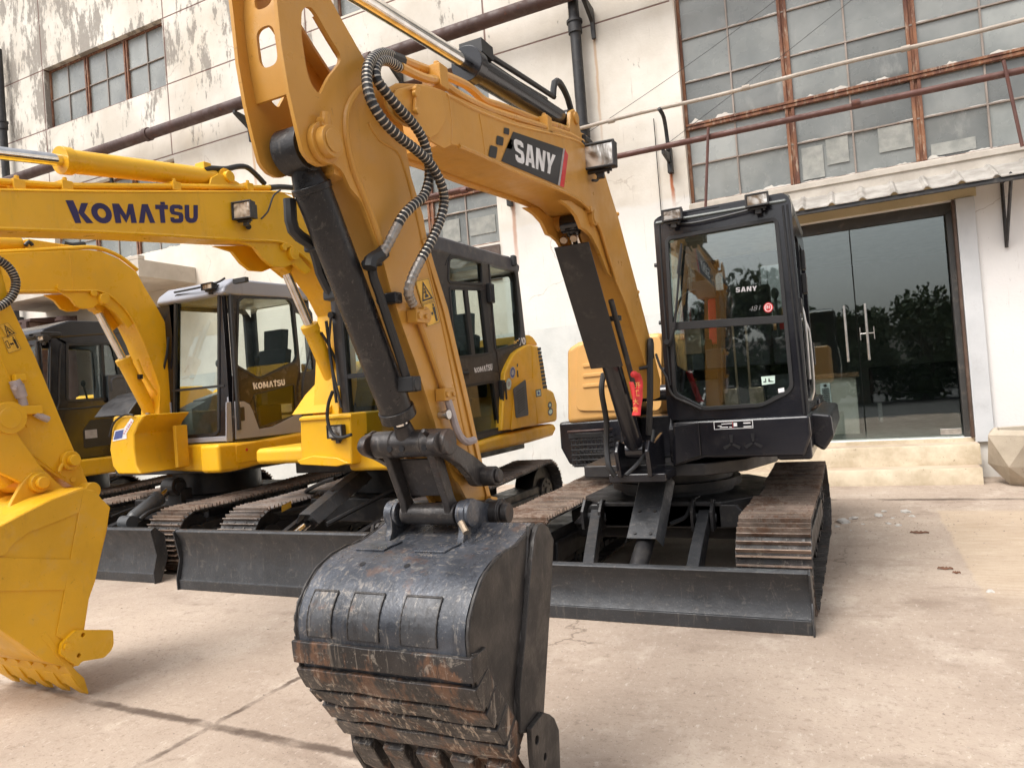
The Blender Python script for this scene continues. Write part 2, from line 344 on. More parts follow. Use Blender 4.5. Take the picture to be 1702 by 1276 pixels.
def wall_mat():
    m = N('weathered_plaster'); X, Y, Z = m.xyz()
    base = m.mix(m.ramp(m.noise(.7, 7, .6), .3, .75), (.60, .55, .475), (.80, .76, .69))
    # yellowish seep patches
    base = m.mix(m.ramp(m.noise(.45, 6, .6, (1, 1, .6)), .52, .75, 0, .4), base, (.62, .50, .36))
    # newer whitewash around the entrance
    edge = m.math('ADD', Z, m.math('MULTIPLY', m.noise(1.2, 4), .25))
    near = m.ramp(X, -5.22, -5.16)
    white = m.math('MULTIPLY', near, m.ramp(edge, 4.32, 4.42, 1, 0))
    base = m.mix(m.math('MULTIPLY', white, .75), base, m.mix(m.noise(2, 5), (.70, .68, .64), (.84, .83, .80)))
    low = m.math('MULTIPLY', m.ramp(m.math('ADD', Z, m.math('MULTIPLY', X, -.012)), 2.585, 2.6, 1, 0), m.ramp(X, -1.5, -1.4, 1, 0))
    base = m.mix(m.math('MULTIPLY', low, .8), base, m.mix(m.ramp(m.noise(1.6, 6), .3, .7), (.50, .53, .52), (.66, .68, .66)))
    right = m.ramp(X, 1.45, 1.5); base = m.mix(m.math('MULTIPLY', right, m.ramp(Z, 4.1, 4.25, .8, 0)), base, m.mix(m.noise(1.5, 5), (.66, .64, .63), (.78, .77, .76)))
    # peeling grey patches, denser high up and to the left
    den = m.math('MULTIPLY', m.ramp(Z, 6.9, 9.6, 0, 1), m.ramp(X, -9, -13.5, .35, 1))
    den = m.math('ADD', m.math('MULTIPLY', den, .075), m.math('MULTIPLY', m.ramp(Z, 6.9, 7.6, 0, 1), .035))
    pn = m.math('ADD', m.math('MULTIPLY', m.noise(1.6, 9, .72, (1, 1, .45)), .62), m.math('MULTIPLY', m.noise(7, 9, .75, (1.2, 1, .3)), .38))
    pm = m.ramp(m.math('ADD', pn, den), .60, .64)
    base = m.mix(m.math('MULTIPLY', pm, .85), base, m.mix(m.noise(12, 6, .7), (.17, .155, .14), (.36, .325, .28)))
    # dark drips and flecks
    base = m.mix(m.ramp(m.noise(3.5, 6, .7, (6, 1, .35)), .60, .70, 0, .45), base, (.30, .25, .21))
    base = m.mix(m.ramp(m.noise(38, 3, .6, (1, 1, .6)), .68, .74, 0, .5), base, (.22, .17, .14))
    # hairline cracks
    v = m.n.new('ShaderNodeTexVoronoi'); v.feature = 'DISTANCE_TO_EDGE'; v.inputs['Scale'].default_value = .9
    nv = m.n.new('ShaderNodeTexNoise'); nv.inputs['Scale'].default_value = 2.5; nv.inputs['Detail'].default_value = 6
    m.t.links.new(m.tc, nv.inputs[0]); mv = m.n.new('ShaderNodeMix'); mv.data_type = 'VECTOR'; mv.inputs[0].default_value = .35
    m.t.links.new(m.tc, mv.inputs[4]); m.t.links.new(nv.outputs['Color'], mv.inputs[5]); m.t.links.new(mv.outputs[1], v.inputs['Vector'])
    cr = m.ramp(v.outputs['Distance'], .002, .008, 1, 0)
    base = m.mix(m.math('MULTIPLY', cr, m.ramp(m.noise(.8, 3), .5, .62, 0, .45)), base, (.33, .27, .22))
    # panel joints
    j = 0.0
    for x0 in (-21.3, -17.1, -12.86, -9.0, -5.21):
        g = m.ramp(m.math('ABSOLUTE', m.math('SUBTRACT', X, x0)), .008, .022, 1, 0); g = m.math('MULTIPLY', g, m.ramp(Z, 7.2, 7.22)); j = g if isinstance(j, float) else m.math('MAXIMUM', j, g)
    for z0, xr in ((10.16, 99), (8.72, 99), (7.2, -2.1)):
        g = m.ramp(m.math('ABSOLUTE', m.math('SUBTRACT', Z, z0)), .006, .02, 1, 0)
        if xr < 50: g = m.math('MULTIPLY', g, m.ramp(X, xr-.01, xr, 1, 0))
        j = m.math('MAXIMUM', j, g)
    base = m.mix(m.math('MULTIPLY', j, .85), base, (.13, .05, .04))
    # rust runs below brackets
    for x0, z0, z1, wd, a, c in ((-2.28, 4.05, 4.72, .035, .95, (.42, .13, .05)), (-4.93, 3.3, 4.75, .05, .6, (.45, .17, .07)), (-3.31, 4.9, 7.0, .03, .55, (.50, .28, .12)),
                              (-10.55, 5.5, 6.95, .05, .6, (.48, .26, .11)), (-2.02, 4.1, 7.2, .05, .35, (.45, .3, .18)), (-7.3, 6.0, 7.2, .06, .3, (.45, .3, .18))):
        wx = m.math('ADD', X, m.math('MULTIPLY', m.math('SUBTRACT', m.noise(3, 3), .5), .06))
        g = m.math('MULTIPLY', m.ramp(m.math('ABSOLUTE', m.math('SUBTRACT', wx, x0)), wd*.3, wd, 1, 0), m.ramp(Z, z0, z0+(z1-z0)*.6, 0, 1)); g = m.math('MULTIPLY', g, m.ramp(Z, z1, z1+.02, 1, 0))
        base = m.mix(m.math('MULTIPLY', g, a), base, c)
    m.set('Base Color', base); m.set('Roughness', .88); m.set('Specular IOR Level', .2)
    m.bump(m.math('ADD', m.math('MULTIPLY', pm, -.5), m.math('ADD', m.math('MULTIPLY', j, -1.5), m.math('MULTIPLY', m.noise(25, 5), .4))), .5, .015)
    return m.m
M['wall'] = wall_mat()
def concrete(name, a, b, stain=(.25, .2, .16), sc_=1, speck=.35):
    m = N(name); c = m.mix(m.ramp(m.noise(1.2*sc_, 8, .62), .28, .72), a, b)
    c = m.mix(m.ramp(m.noise(4*sc_, 9, .72), .58, .72, 0, .4), c, stain)
    c = m.mix(m.ramp(m.noise(45, 4), .67, .73, 0, speck), c, sc3(stain, .6))
    m.set('Base Color', c); m.set('Roughness', .88); m.set('Specular IOR Level', .25); m.bump(m.math('ADD', m.noise(8, 6), m.noise(70, 4)), .25, .01); return m.m
M['conc'] = concrete('old_concrete', (.42, .37, .31), (.60, .55, .48))
M['step'] = concrete('cream_step_concrete', (.44, .36, .25), (.68, .59, .45), (.20, .15, .10), 2.5, .9)
M['steptop'] = concrete('trodden_step_top', (.38, .30, .22), (.52, .42, .32))
M['lintel'] = concrete('beige_lintel_paint', (.50, .42, .26), (.60, .51, .34), (.42, .34, .22))
M['pillar'] = concrete('pale_pillar_paint', (.50, .51, .52), (.62, .63, .64), (.4, .4, .4), 1, .1)
M['planter'] = concrete('sand_planter', (.36, .31, .24), (.50, .43, .34), (.22, .18, .13), 2, .7)
M['inview'] = concrete('pale_interior_tone', (.24, .25, .235), (.38, .38, .35), (.2, .2, .19), 5)  # pale tone painted for the interior showing through the panes
M['gritm'] = concrete('sandy_grit', (.20, .15, .12), (.42, .36, .30), (.1, .08, .06), 5)
M['ledge'] = concrete('grimy_ledge', (.46, .41, .35), (.62, .57, .50), (.26, .22, .19), 2)
M['asb'] = concrete('cement_sheet', (.26, .24, .215), (.42, .395, .36), (.16, .14, .12), 4)
M['stone'] = concrete('rubble', (.36, .34, .31), (.60, .57, .53))
def ground_mat():
    m = N('yard_concrete'); X, Y, Z = m.xyz()
    c = m.mix(m.ramp(m.noise(.5, 8, .6), .3, .72), (.32, .252, .20), (.47, .385, .31))
    c = m.mix(m.ramp(m.noise(2.2, 9, .7, (1, .6, 1)), .5, .64, 0, .55), c, (.52, .44, .365))
    c = m.mix(m.ramp(m.noise(1.1, 8, .68, (.7, 1.4, 1), .4), .53, .68, 0, .6), c, (.21, .155, .12))
    # trowel and tyre scuffs
    c = m.mix(m.ramp(m.noise(5, 8, .75, (.35, 2.2, 1), .8), .60, .70, 0, .28), c, (.58, .50, .43))
    c = m.mix(m.ramp(m.noise(14, 6, .7), .56, .68, 0, .45), c, (.20, .15, .115))
    c = m.mix(m.ramp(m.noise(30, 8, .75), .52, .66, 0, .5), c, (.22, .165, .125))
    c = m.mix(m.ramp(m.noise(24, 8, .75, (1.6, .7, 1)), .55, .68, 0, .5), c, (.62, .54, .47))
    v = m.n.new('ShaderNodeTexVoronoi'); v.feature = 'DISTANCE_TO_EDGE'; v.inputs['Scale'].default_value = .55
    nv = m.n.new('ShaderNodeTexNoise'); nv.inputs['Scale'].default_value = 2.2; nv.inputs['Detail'].default_value = 7; nv.inputs['Roughness'].default_value = .65
    m.t.links.new(m.tc, nv.inputs[0]); mv = m.n.new('ShaderNodeMix'); mv.data_type = 'VECTOR'; mv.inputs[0].default_value = .3
    m.t.links.new(m.tc, mv.inputs[4]); m.t.links.new(nv.outputs['Color'], mv.inputs[5]); m.t.links.new(mv.outputs[1], v.inputs['Vector'])
    c = m.mix(m.math('MULTIPLY', m.ramp(v.outputs['Distance'], .0012, .005, 1, 0), m.ramp(m.noise(.6, 4), .5, .6, 0, .6)), c, (.13, .095, .07))
    c = m.mix(m.ramp(m.noise(75, 3), .64, .70, 0, .75), c, (.15, .105, .08))
    c = m.mix(m.ramp(m.noise(120, 2), .70, .74, 0, .6), c, (.7, .64, .56))
    wob = m.math('MULTIPLY', m.math('SUBTRACT', m.noise(1.7, 6, .65), .5), .12)
    wob2 = m.math('MULTIPLY', m.math('SUBTRACT', m.noise(9, 5, .7), .5), .05)
    yy = m.math('ADD', m.math('ADD', Y, wob), wob2); xx = m.math('ADD', m.math('ADD', X, wob), wob2)
    j = m.ramp(m.math('ABSOLUTE', m.math('SUBTRACT', yy, m.math('ADD', 2.38, m.math('MULTIPLY', X, -.037)))), .012, .045, 1, 0)
    jx = m.ramp(m.math('ABSOLUTE', m.math('SUBTRACT', xx, -2.96)), .008, .028, 1, 0); j = m.math('MAXIMUM', j, jx)
    for x0 in (-7.2, 5.5): j = m.math('MAXIMUM', j, m.ramp(m.math('ABSOLUTE', m.math('SUBTRACT', xx, x0)), .008, .025, 1, 0))
    jy = m.ramp(m.math('ABSOLUTE', m.math('SUBTRACT', yy, 9.08)), .03, .09, 1, 0)
    j = m.math('MAXIMUM', j, jy)
    c = m.mix(m.math('MULTIPLY', j, m.ramp(m.noise(2.6, 5), .36, .58, .12, .95)), c, (.11, .08, .062))
    # a different, wood-textured pour on the right
    rp = m.math('MULTIPLY', m.ramp(xx, .60, .64), m.ramp(Y, 8.3, 8.5, 1, 0))
    rp = m.math('MULTIPLY', rp, m.ramp(Y, 4.6, 6, 0, 1))
    c = m.mix(m.math('MULTIPLY', rp, .55), c, m.mix(m.ramp(m.noise(6, 5, .6, (.5, 9, 1)), .35, .65), (.42, .31, .20), (.56, .45, .33)))
    m.set('Base Color', c); m.set('Roughness', .9); m.set('Specular IOR Level', .25)
    m.bump(m.math('ADD', m.math('MULTIPLY', j, -2), m.math('ADD', m.noise(10, 7, .7), m.math('MULTIPLY', m.noise(70, 4), .7))), .35, .012)
    return m.m
M['ground'] = ground_mat()
def pane_mat(nm='dusty_window_glass', k=1.0):
    m = N(nm)
    c = m.mix(m.ramp(m.noise(.9, 6, .6), .3, .7), sc3((.15, .162, .155), k), sc3((.26, .27, .255), k))
    c = m.mix(m.ramp(m.noise(4, 7, .7, (1, 1, .4)), .55, .72, 0, .4), c, (.36, .36, .33))
    m.set('Base Color', c); m.set('Roughness', m.ramp(m.noise(2.5, 5), .3, .7, .12, .42)); m.set('Specular IOR Level', .75)
    m.bump(m.noise(2, 3), .06, .02); return m.m
M['pane'] = pane_mat(); M['pane2'] = pane_mat('dark_window_glass', .72); M['pane3'] = pane_mat('pale_window_glass', 1.35)
M['thinbar'] = paint('pale_flaking_bar', (.30, .25, .215), .7, .4, dusta=.2, rust=.8)
def frame_mat():
    m = N('rusty_window_frame'); c = m.mix(m.ramp(m.noise(3, 8, .7, (2, 1, .5)), .35, .65), (.11, .042, .028), (.27, .12, .06))
    c = m.mix(m.ramp(m.noise(9, 8, .75, (2, 1, .4)), .52, .66, 0, .8), c, (.46, .36, .27))
    m.set('Base Color', c); m.set('Roughness', .8); m.bump(m.noise(30, 6), .4, .01); return m.m
M['wframe'] = frame_mat()
M['putty'] = concrete('crumbly_putty', (.5, .47, .42), (.68, .64, .58))

#BODY
# ================================================================== SETTING
WY = 10.8
g = B(); bmesh.ops.create_grid(g, x_segments=2, y_segments=2, size=150)
tag(obj('ground', g, M['ground']), None, None, kind='structure')

bld = thing('factory_building', 'weathered cream plaster factory building with steel framed windows and glass entrance', 'building', (0, WY, 0))
WINS = []   # x0,x1,z0,z1,thick mullions,thin columns,row heights,transoms
WINS.append((-17.05, -12.9, 8.72, 10.18, [-15.66, -14.28], [-16.36, -14.97, -13.6], [9.45], []))
WINS.append((-8.3, -5.3, 8.78, 10.2, [-6.8], [-7.5, -6.1], [9.45], []))
WINS.append((-17.05, -12.82, 5.24, 7.12, [-15.66, -14.28], [-16.36, -14.97, -13.6], [5.88, 6.5], []))
WINS.append((-7.9, -5.22, 4.08, 7.2, [-6.6], [-7.3, -5.9], [4.75, 5.8, 6.5], [5.07]))
WINS.append((-2.04, 5.6, 4.12, 9.4, [-.575, .985, 2.52, 4.06], [-1.33, .2, 1.76, 3.3, 4.85], [4.73, 5.98, 6.63, 7.3, 7.97, 8.65], [5.3]))
DOOR = (-2.2, 1.29, .51, 3.56)
ENT = (-16.4, -12.9, .3, 4.2)
holes = [[(a, c), (b, c), (b, d), (a, d)] for a, b, c, d, *_ in WINS] + [[(DOOR[0], DOOR[2]), (DOOR[1], DOOR[2]), (DOOR[1], DOOR[3]), (DOOR[0], DOOR[3])]]
holes.append([(-15.2, 3.0), (-13.2, 3.0), (-13.2, 3.95), (-15.2, 3.95)])
bm = B(); prism(bm, 'y', [(-34, -.3), (11, -.3), (11, 12.6), (-34, 12.6)], WY, WY+.34, holes)
obj('wall', bm, M['wall'], bld)
bm = B(); box(bm, -34, 11, WY+.34, WY+9, 12.3, 12.6); obj('roof', bm, M['conc'], bld)
def window(x0, x1, z0, z1, thick, thin, rows, trans, y=WY+.16, tilt=.006, brk=()):
    f = B()
    bw = .045
    box(f, x0, x1, y-.03, y+.03, z0, z0+bw); box(f, x0, x1, y-.03, y+.03, z1-bw, z1)
    box(f, x0, x0+bw, y-.033, y+.027, z0+bw, z1-bw); box(f, x1-bw, x1, y-.033, y+.027, z0+bw, z1-bw)
    for x in thick:
        box(f, x-.062, x-.02, y-.045, y+.03, z0+bw, z1-bw); box(f, x+.018, x+.062, y-.045, y+.03, z0+bw, z1-bw); box(f, x-.02, x+.018, y-.02, y+.02, z0+bw, z1-bw)
    for z in trans:
        box(f, x0+.01, x1-.01, y-.062, y+.02, z-.05, z-.005); box(f, x0+.01, x1-.01, y-.075, y+.02, z+.0, z+.035)
    for x in thin: box(f, x-.012, x+.012, y-.022, y+.016, z0+bw, z1-bw, mi=1)
    for z in rows: box(f, x0+bw, x1-bw, y-.025, y+.014, z-.012, z+.012, mi=1)
    fr = obj('window', f, [M['wframe'], M['thinbar']], bld, .004)
    gm = B(); xs = sorted([x0+.02, x1-.02]+list(thick)+list(thin)); zs = sorted([z0+.02, z1-.02]+list(rows)+list(trans))
    for i in range(len(xs)-1):
        for k in range(len(zs)-1):
            t1, t2 = random.uniform(-tilt, tilt), random.uniform(-tilt, tilt)
            vs = [gm.verts.new((xx, y+.005+dx*t1+dz*t2, zz)) for xx, zz, dx, dz in ((xs[i], zs[k], 0, 0), (xs[i+1], zs[k], 1, 0), (xs[i+1], zs[k+1], 1, 1), (xs[i], zs[k+1], 0, 1))]
            gm.faces.new(vs).material_index = random.choice((0, 0, 0, 1, 2))
    obj('glass', gm, [M['pane'], M['pane2'], M['pane3']], fr, fix=False)
    p = B()          # crumbling putty and dirt heaped along the sills
    for z, a in [(z0+bw, .03)]+[(t+.035, .05) for t in trans]+[(r+.013, .008) for r in rows]:
        n = int((x1-x0)/.03); prev = None
        for i in range(n+1):
            x = x0+(x1-x0)*i/n; h = a*max(0, mnoise.noise(Vector((x*5, z, 0)))*1.6+.35)*(.6+.8*random.random())+.001
            cur = [p.verts.new((x, y-.016, z)), p.verts.new((x, y-.012, z+h))]
            if prev: p.faces.new((prev[0], cur[0], cur[1], prev[1]))
            prev = cur
    obj('putty', p, M['putty'], fr, fix=False)
for W_ in WINS: window(*W_)
pw_ = B()  # pale sheets standing in for the interior seen through the lower panes
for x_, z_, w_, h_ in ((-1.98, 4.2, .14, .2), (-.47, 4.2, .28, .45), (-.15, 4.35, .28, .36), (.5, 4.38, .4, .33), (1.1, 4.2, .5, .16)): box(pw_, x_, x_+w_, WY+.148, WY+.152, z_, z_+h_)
obj('interior_view_patch', pw_, M['inview'], bld)
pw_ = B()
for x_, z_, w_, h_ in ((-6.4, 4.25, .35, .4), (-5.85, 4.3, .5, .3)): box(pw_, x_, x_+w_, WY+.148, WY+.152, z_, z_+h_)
obj('interior_view_patch', pw_, M['inview'], bld)
# dark rooms behind the windows are hidden by dusty glass; sills
# brown boards below the middle window
bm = B(); 
for i in range(5): box(bm, -7.9+i*.54, -7.9+i*.54+.52, WY-.03, WY-.004, 3.45, 4.04)
obj('board_panel', bm, paint('brown_boards', (.12, .085, .07), .7, .4), bld, .006)
# --- awning, lintel, pillar, entrance
bm = B(); n = 240; x0, x1 = -1.05, 2.35; rows_ = []
for k in range(7):
    t = k/6; ln = []
    for i in range(n+1):
        x = x0+(x1-x0)*i/n; wv = max(0, min(1, 1.5-abs(((x-.05)/.36) % 1-.5)/.085))
        ln.append((x, WY-.055-.55*t-(.02*mnoise.noise(Vector((x*4, 3, 1))) if k == 6 else 0), 3.93-.26*t+.034*wv-.03))
    rows_.append(ln)
top = [[bm.verts.new(p) for p in ln] for ln in rows_]; bot = [[bm.verts.new((p[0], p[1], p[2]-.014)) for p in ln] for ln in rows_]
for k in range(6):
    for i in range(n):
        bm.faces.new((top[k][i], top[k][i+1], top[k+1][i+1], top[k+1][i])); bm.faces.new((bot[k][i], bot[k+1][i], bot[k+1][i+1], bot[k][i+1]))
for i in range(n): bm.faces.new((top[6][i], top[6][i+1], bot[6][i+1], bot[6][i]))
for k in range(6):
    for i in (0, n): bm.faces.new((top[k][i], top[k+1][i], bot[k+1][i], bot[k][i]))
aw = obj('awning', bm, M['asb'], bld)
bm = B(); box(bm, -2.04, 5.6, WY-.06, WY-.004, 3.86, 4.115); box(bm, -2.04, 5.6, WY-.085, WY-.0605, 4.02, 4.10); obj('ledge', bm, M['ledge'], bld, .01)
bm = B(); box(bm, -1.7, 2.3, WY-.60, WY-.56, 3.57, 3.60); obj('awning_shade_bar', bm, M['bkiron'], aw)  # black bar added as the dark shadow under the awning edge
bm = B(); box(bm, -1.7, 2.3, WY-.58, WY-.55, 3.6, 3.63)
tube(bm, [Vector((1.81, WY-.03, 4.0)), Vector((1.80, WY-.03, 2.86))], .02, 4); tube(bm, [Vector((1.80, WY-.03, 2.88)), Vector((1.82, WY-.56, 3.66))], .02, 4); tube(bm, [Vector((1.81, WY-.02, 3.66)), Vector((1.81, WY-.58, 3.66))], .018, 4)
obj('awning_bracket', bm, M['bkiron'], aw)
bm = B(); box(bm, -2.3, 1.53, WY-.035, WY-.003, 3.565, 3.80); obj('lintel', bm, M['lintel'], bld, .004)
bm = B(); box(bm, 1.295, 1.50, WY-.06, WY-.003, .45, 3.56); obj('pillar', bm, M['pillar'], bld, .006)
# glass doors
dr = B(); DY = WY+.13
for a, b in ((-2.18, -1.06), (-1.05, .045), (.06, 1.17)): box(dr, a, b, DY, DY+.012, .535, 3.40)
door = obj('glass_door', dr, M['gl_door'], bld)
bm = B(); box(bm, -2.2, 1.29, DY-.03, DY+.05, 3.41, 3.555); box(bm, 1.19, 1.288, DY-.08, DY+.06, .512, 3.41); obj('door_frame', bm, paint('dark_bronze_frame', (.05, .048, .046), .4, .2), door, .004)
bm = B(); box(bm, 1.255, 1.287, WY-.05, WY-.003+.05, .512, 3.55); obj('door_jamb', bm, paint('brown_jamb', (.08, .045, .03), .5, .4), door)
for xh in (-.09, .168):
    h = B(); cyl(h, (xh, DY-.07, 1.6), (xh, DY-.07, 2.37), .017)
    for zz in (1.72, 2.25): cyl(h, (xh, DY-.07, zz), (xh, DY, zz), .01)
    if xh > 0:
        for s in (-1, 1): cyl(h, (xh+s*.085, DY-.05, 1.88), (xh+s*.085, DY-.05, 2.05), .006); cyl(h, (xh, DY-.06, 1.965), (xh+s*.085, DY-.05, 1.965), .006)
    obj('door_handle', h, M['alu'], door)
bm = B(); box(bm, .93, 1.17, DY-.012, DY-.001, .545, .62); obj('patch_fitting', bm, M['alu'], door, .003)
# room inside the entrance
bm = B(); X0, X1, Y0, Y1 = -2.9, 2.2, WY+.36, WY+5.5
for (a, b, c, d, e, f_) in ((X0, X1, Y0, Y1, .40, .505), (X0-.1, X0, Y0, Y1, .4, 3.7), (X1, X1+.1, Y0, Y1, .4, 3.7), (X0, X1, Y1, Y1+.1, .4, 3.7), (X0, X1, Y0, Y1, 3.6, 3.7)): box(bm, a, b, c, d, e, f_)
obj('entrance_hall', bm, paint('dim_hall_lining', (.20, .20, .18), .5, .2), bld)
t = thing('reception_desk', 'pale reception desk with brown top just inside the glass doors', 'desk', (-.9, WY+1.6, .505))
bm = B(); box(bm, -1.9, -.02, WY+1.3, WY+1.9, .505, 1.38); obj('front_panel', bm, M['conc'], t, .01)
bm = B(); box(bm, -1.95, .03, WY+1.22, WY+1.95, 1.38, 1.45); obj('top', bm, paint('brown_desk_top', (.2, .11, .06), .4, .2), t, .01)
t = thing('wall_heater', 'slim white ribbed heater standing behind the door glass', 'heater', (-.43, WY+.7, .505))
bm = B(); box(bm, -.50, -.36, WY+.62, WY+.68, .85, 1.32); obj('body', bm, M['whfab'], t, .01)
bm = B()
for i in range(12): box(bm, -.48, -.38, WY+.610, WY+.618, .92+.028*i, .932+.028*i)
cyl(bm, (-.43, WY+.605, .885), (-.43, WY+.618, .885), .022); cyl(bm, (-.43, WY+.605, 1.285), (-.43, WY+.618, 1.285), .022)
obj('slot', bm, M['bkink'], t)
t = thing('waiting_bench', 'dark padded bench against the far wall of the entrance hall', 'bench', (.9, WY+4, .505))
bm = B(); box(bm, .2, 1.9, WY+3.6, WY+4.2, .85, 1.0); obj('seat', bm, M['fabric'], t, .03)
bm = B(); box(bm, .2, 1.9, WY+4.12, WY+4.25, 1.0, 1.5); obj('backrest', bm, M['fabric'], t, .03)
bm = B()
for x in (.3, 1.75): box(bm, x, x+.06, WY+3.65, WY+4.15, .506, .85)
obj('leg', bm, M['alu'], t)
# steps
st = thing('entrance_steps', 'two chipped cream concrete steps up to the glass doors', 'steps', (-.6, 10.45, 0))
def chipped(x0, x1, y0, y1, z0, z1, name, m):
    bm = B(); n = 70
    prof = [[bm.verts.new(p) for p in ((x0+(x1-x0)*i/n, y0, z0), (x0+(x1-x0)*i/n, y0-.002+.004*random.random(), z1-.03-.012*max(0, mnoise.noise(Vector((i*.31, z1, 0))))), (x0+(x1-x0)*i/n, y0+.012+.02*max(0, mnoise.noise(Vector((i*.4, z1, 5)))), z1), (x0+(x1-x0)*i/n, y1, z1), (x0+(x1-x0)*i/n, y1, z0))] for i in range(n+1)]
    for i in range(n):
        for k in range(5):
            f = bm.faces.new((prof[i][k], prof[i+1][k], prof[i+1][(k+1) % 5], prof[i][(k+1) % 5]))
            if k >= 2: f.material_index = 1
    bm.faces.new(prof[0]); bm.faces.new(list(reversed(prof[-1])))
    return obj(name, bm, [M['step'], M['steptop']], st, ang=50)
chipped(-2.6, 1.265, 10.14, WY-.01, .0, .2, 'step', M['step']); chipped(-2.5, 1.30, 10.46, WY-.005, .201, .455, 'step', M['step'])
bm = B(); box(bm, -2.3, 1.29, WY-.006, WY+.36, .3, .508); obj('threshold', bm, M['step'], st, .004)
# planter: faceted bowl
pc = Vector((1.76, 10.16, 0)); t = thing('planter', 'large sand coloured faceted concrete planter at the end of the steps', 'planter', tuple(pc))
bm = B(); rr = [(.20, .02, 0), (.24, .0, 0), (.41, .30, .5), (.43, .60, 0), (.38, .645, .5)]; n = 6; rings = []
for r_, z_, o_ in ((.26, .0, 0), (.43, .24, .5), (.46, .60, 0), (.40, .655, 0), (.35, .655, 0), (.33, .55, 0)):
    rings.append([bm.verts.new((pc.x+r_*math.cos(2*math.pi*(k+o_)/n+.35), pc.y+r_*math.sin(2*math.pi*(k+o_)/n+.35), z_)) for k in range(n)])
for a in range(len(rings)-1):
    for k in range(n):
        k2 = (k+1) % n
        if a == 0: bm.faces.new((rings[0][k], rings[0][k2], rings[1][k])); bm.faces.new((rings[0][k2], rings[1][k2], rings[1][k]))
        elif a == 1: bm.faces.new((rings[1][k], rings[2][k2], rings[2][k])); bm.faces.new((rings[1][k], rings[1][k2], rings[2][k2]))
        else: bm.faces.new((rings[a][k], rings[a][k2], rings[a+1][k2], rings[a+1][k]))
bm.faces.new(list(reversed(rings[0])))
obj('bowl', bm, M['planter'], t, .012, ang=8)
bm = B(); bm.faces.new([bm.verts.new((pc.x+.345*math.cos(2*math.pi*k/6+.35), pc.y+.345*math.sin(2*math.pi*k/6+.35), .60)) for k in range(6)]); obj('soil', bm, paint('soil', (.05, .035, .025), .9, .5), t)
# left concrete porch canopy and what stands under it
bm = B(); box(bm, -17.6, -12.4, 9.45, WY-.003, 4.36, 4.70); box(bm, -17.6, -12.4, 9.45, 9.6, 4.701, 4.78)
obj('porch_canopy', bm, M['conc'], bld, .012)
f = B(); box(f, -15.25, -13.15, WY-.05, WY-.004, 2.95, 3.04); box(f, -15.25, -13.15, WY-.05, WY-.004, 3.91, 4.0); box(f, -15.25, -15.16, WY-.05, WY-.004, 3.04, 3.91); box(f, -13.24, -13.15, WY-.05, WY-.004, 3.04, 3.91)
pw = obj('window', f, paint('brown_timber_frame', (.10, .055, .04), .6, .4), bld, .005)
bm = B(); box(bm, -15.18, -13.2, WY+.06, WY+.07, 3.0, 3.95); obj('glass', bm, M['pane'], pw)
bm = B()
for i in range(13): cyl(bm, (-15.1+.15*i, WY-.07, 3.0), (-15.1+.15*i, WY-.07, 3.98), .012, n=8)
obj('grille', bm, M['whfab'], pw)
bm = B(); box(bm, -18.9, -18.45, 10.3, WY-.01, 0, 4.35); obj('dark_pillar', bm, M['bkiron'], bld, .01)
# rusty bin
t = thing('scrap_bin', 'rusty brown steel bin with open lid behind the black cab', 'bin', (-16.4, 9.8, 0))
bm = B(); box(bm, -17.6, -15.9, 9.4, 10.4, 2.2, 3.86); obj('body', bm, worn_metal('rusty_bin_plate', (.13, .085, .07), .9, .3, (1, 1, 1), .45, .6), t, .02)
bm = B(); prism(bm, 'x', [(9.36, 3.86), (10.4, 3.86), (10.4, 4.05), (9.36, 3.92)], -17.7, -15.8); prism(bm, 'y', [(-16.3, 3.3), (-15.9, 3.3), (-15.9, 3.86), (-16.05, 3.86)], 9.33, 9.39); obj('lid', bm, M['pipe'], t, .01)
bm = B(); box(bm, -17.5, -16.0, 9.5, 10.3, 0, 2.2); obj('stand', bm, M['pipe'], t, .02)
bm = B(); cyl(bm, (-15.45, 9.9, 0), (-15.45, 9.9, 3.95), .17)
for i in range(4): cyl(bm, (-15.45, 9.9, 3.55+.1*i), (-15.45, 9.9, 3.6+.1*i), .2)
tag(obj('vent_stack', bm, M['pipe']), 'short ribbed dark vent pipe between the rusty bin and barred window', 'vent pipe')
# ================================================================== PIPES AND RAILS ON THE WALL
PYW = 10.45
bm = B(); pts = [Vector((x, PYW, 7.60+.01*math.sin(x))) for x in [-30+2.2*i for i in range(19)]]; pts = smooth_path(pts, .5); tube(bm, pts, .115, 16)
for x in (-13.2, -7.4, -1.5, 4): cyl(bm, (x, PYW, 7.6), (x+.12, PYW, 7.6), .135)
bp = thing('overhead_pipe', 'thick rusty brown steam pipe running the length of the wall', 'pipe', (-8, PYW, 7.6)); obj('pipe', bm, M['pipe'], bp)
for x in (-14.8, -10.55, -6.9, -3.3, .6):
    b = B(); prism(b, 'x', [(WY-.02, 7.42), (WY-.02, 6.95), (WY-.07, 6.95), (WY-.09, 7.2), (WY-.45, 7.4), (WY-.45, 7.46)], x-.03, x+.03)
    obj('bracket', b, M['bkiron'], bp, .004)
for nm, x, z0, lab in (('downpipe', -3.55, 2.0, 'black downpipe between the overhead pipe and the excavator boom'), ('downpipe', -18.5, 0, 'black downpipe at the far left edge of the wall')):
    b = B(); zt = 7.7 if x > -5 else 9.4; z0 = 5.35 if x > -5 else 0
    cyl(b, (x, 10.62, z0), (x, 10.62, 11), .085); 
    for z in (7.05, 9.0, 5.4): cyl(b, (x, 10.62, z), (x, 10.62, z+.16), .108); cyl(b, (x, 10.62, z+.16), (x, 10.62, z+.2), .125)
    tag(obj(nm, b, M['bkiron']), lab, 'drainpipe')
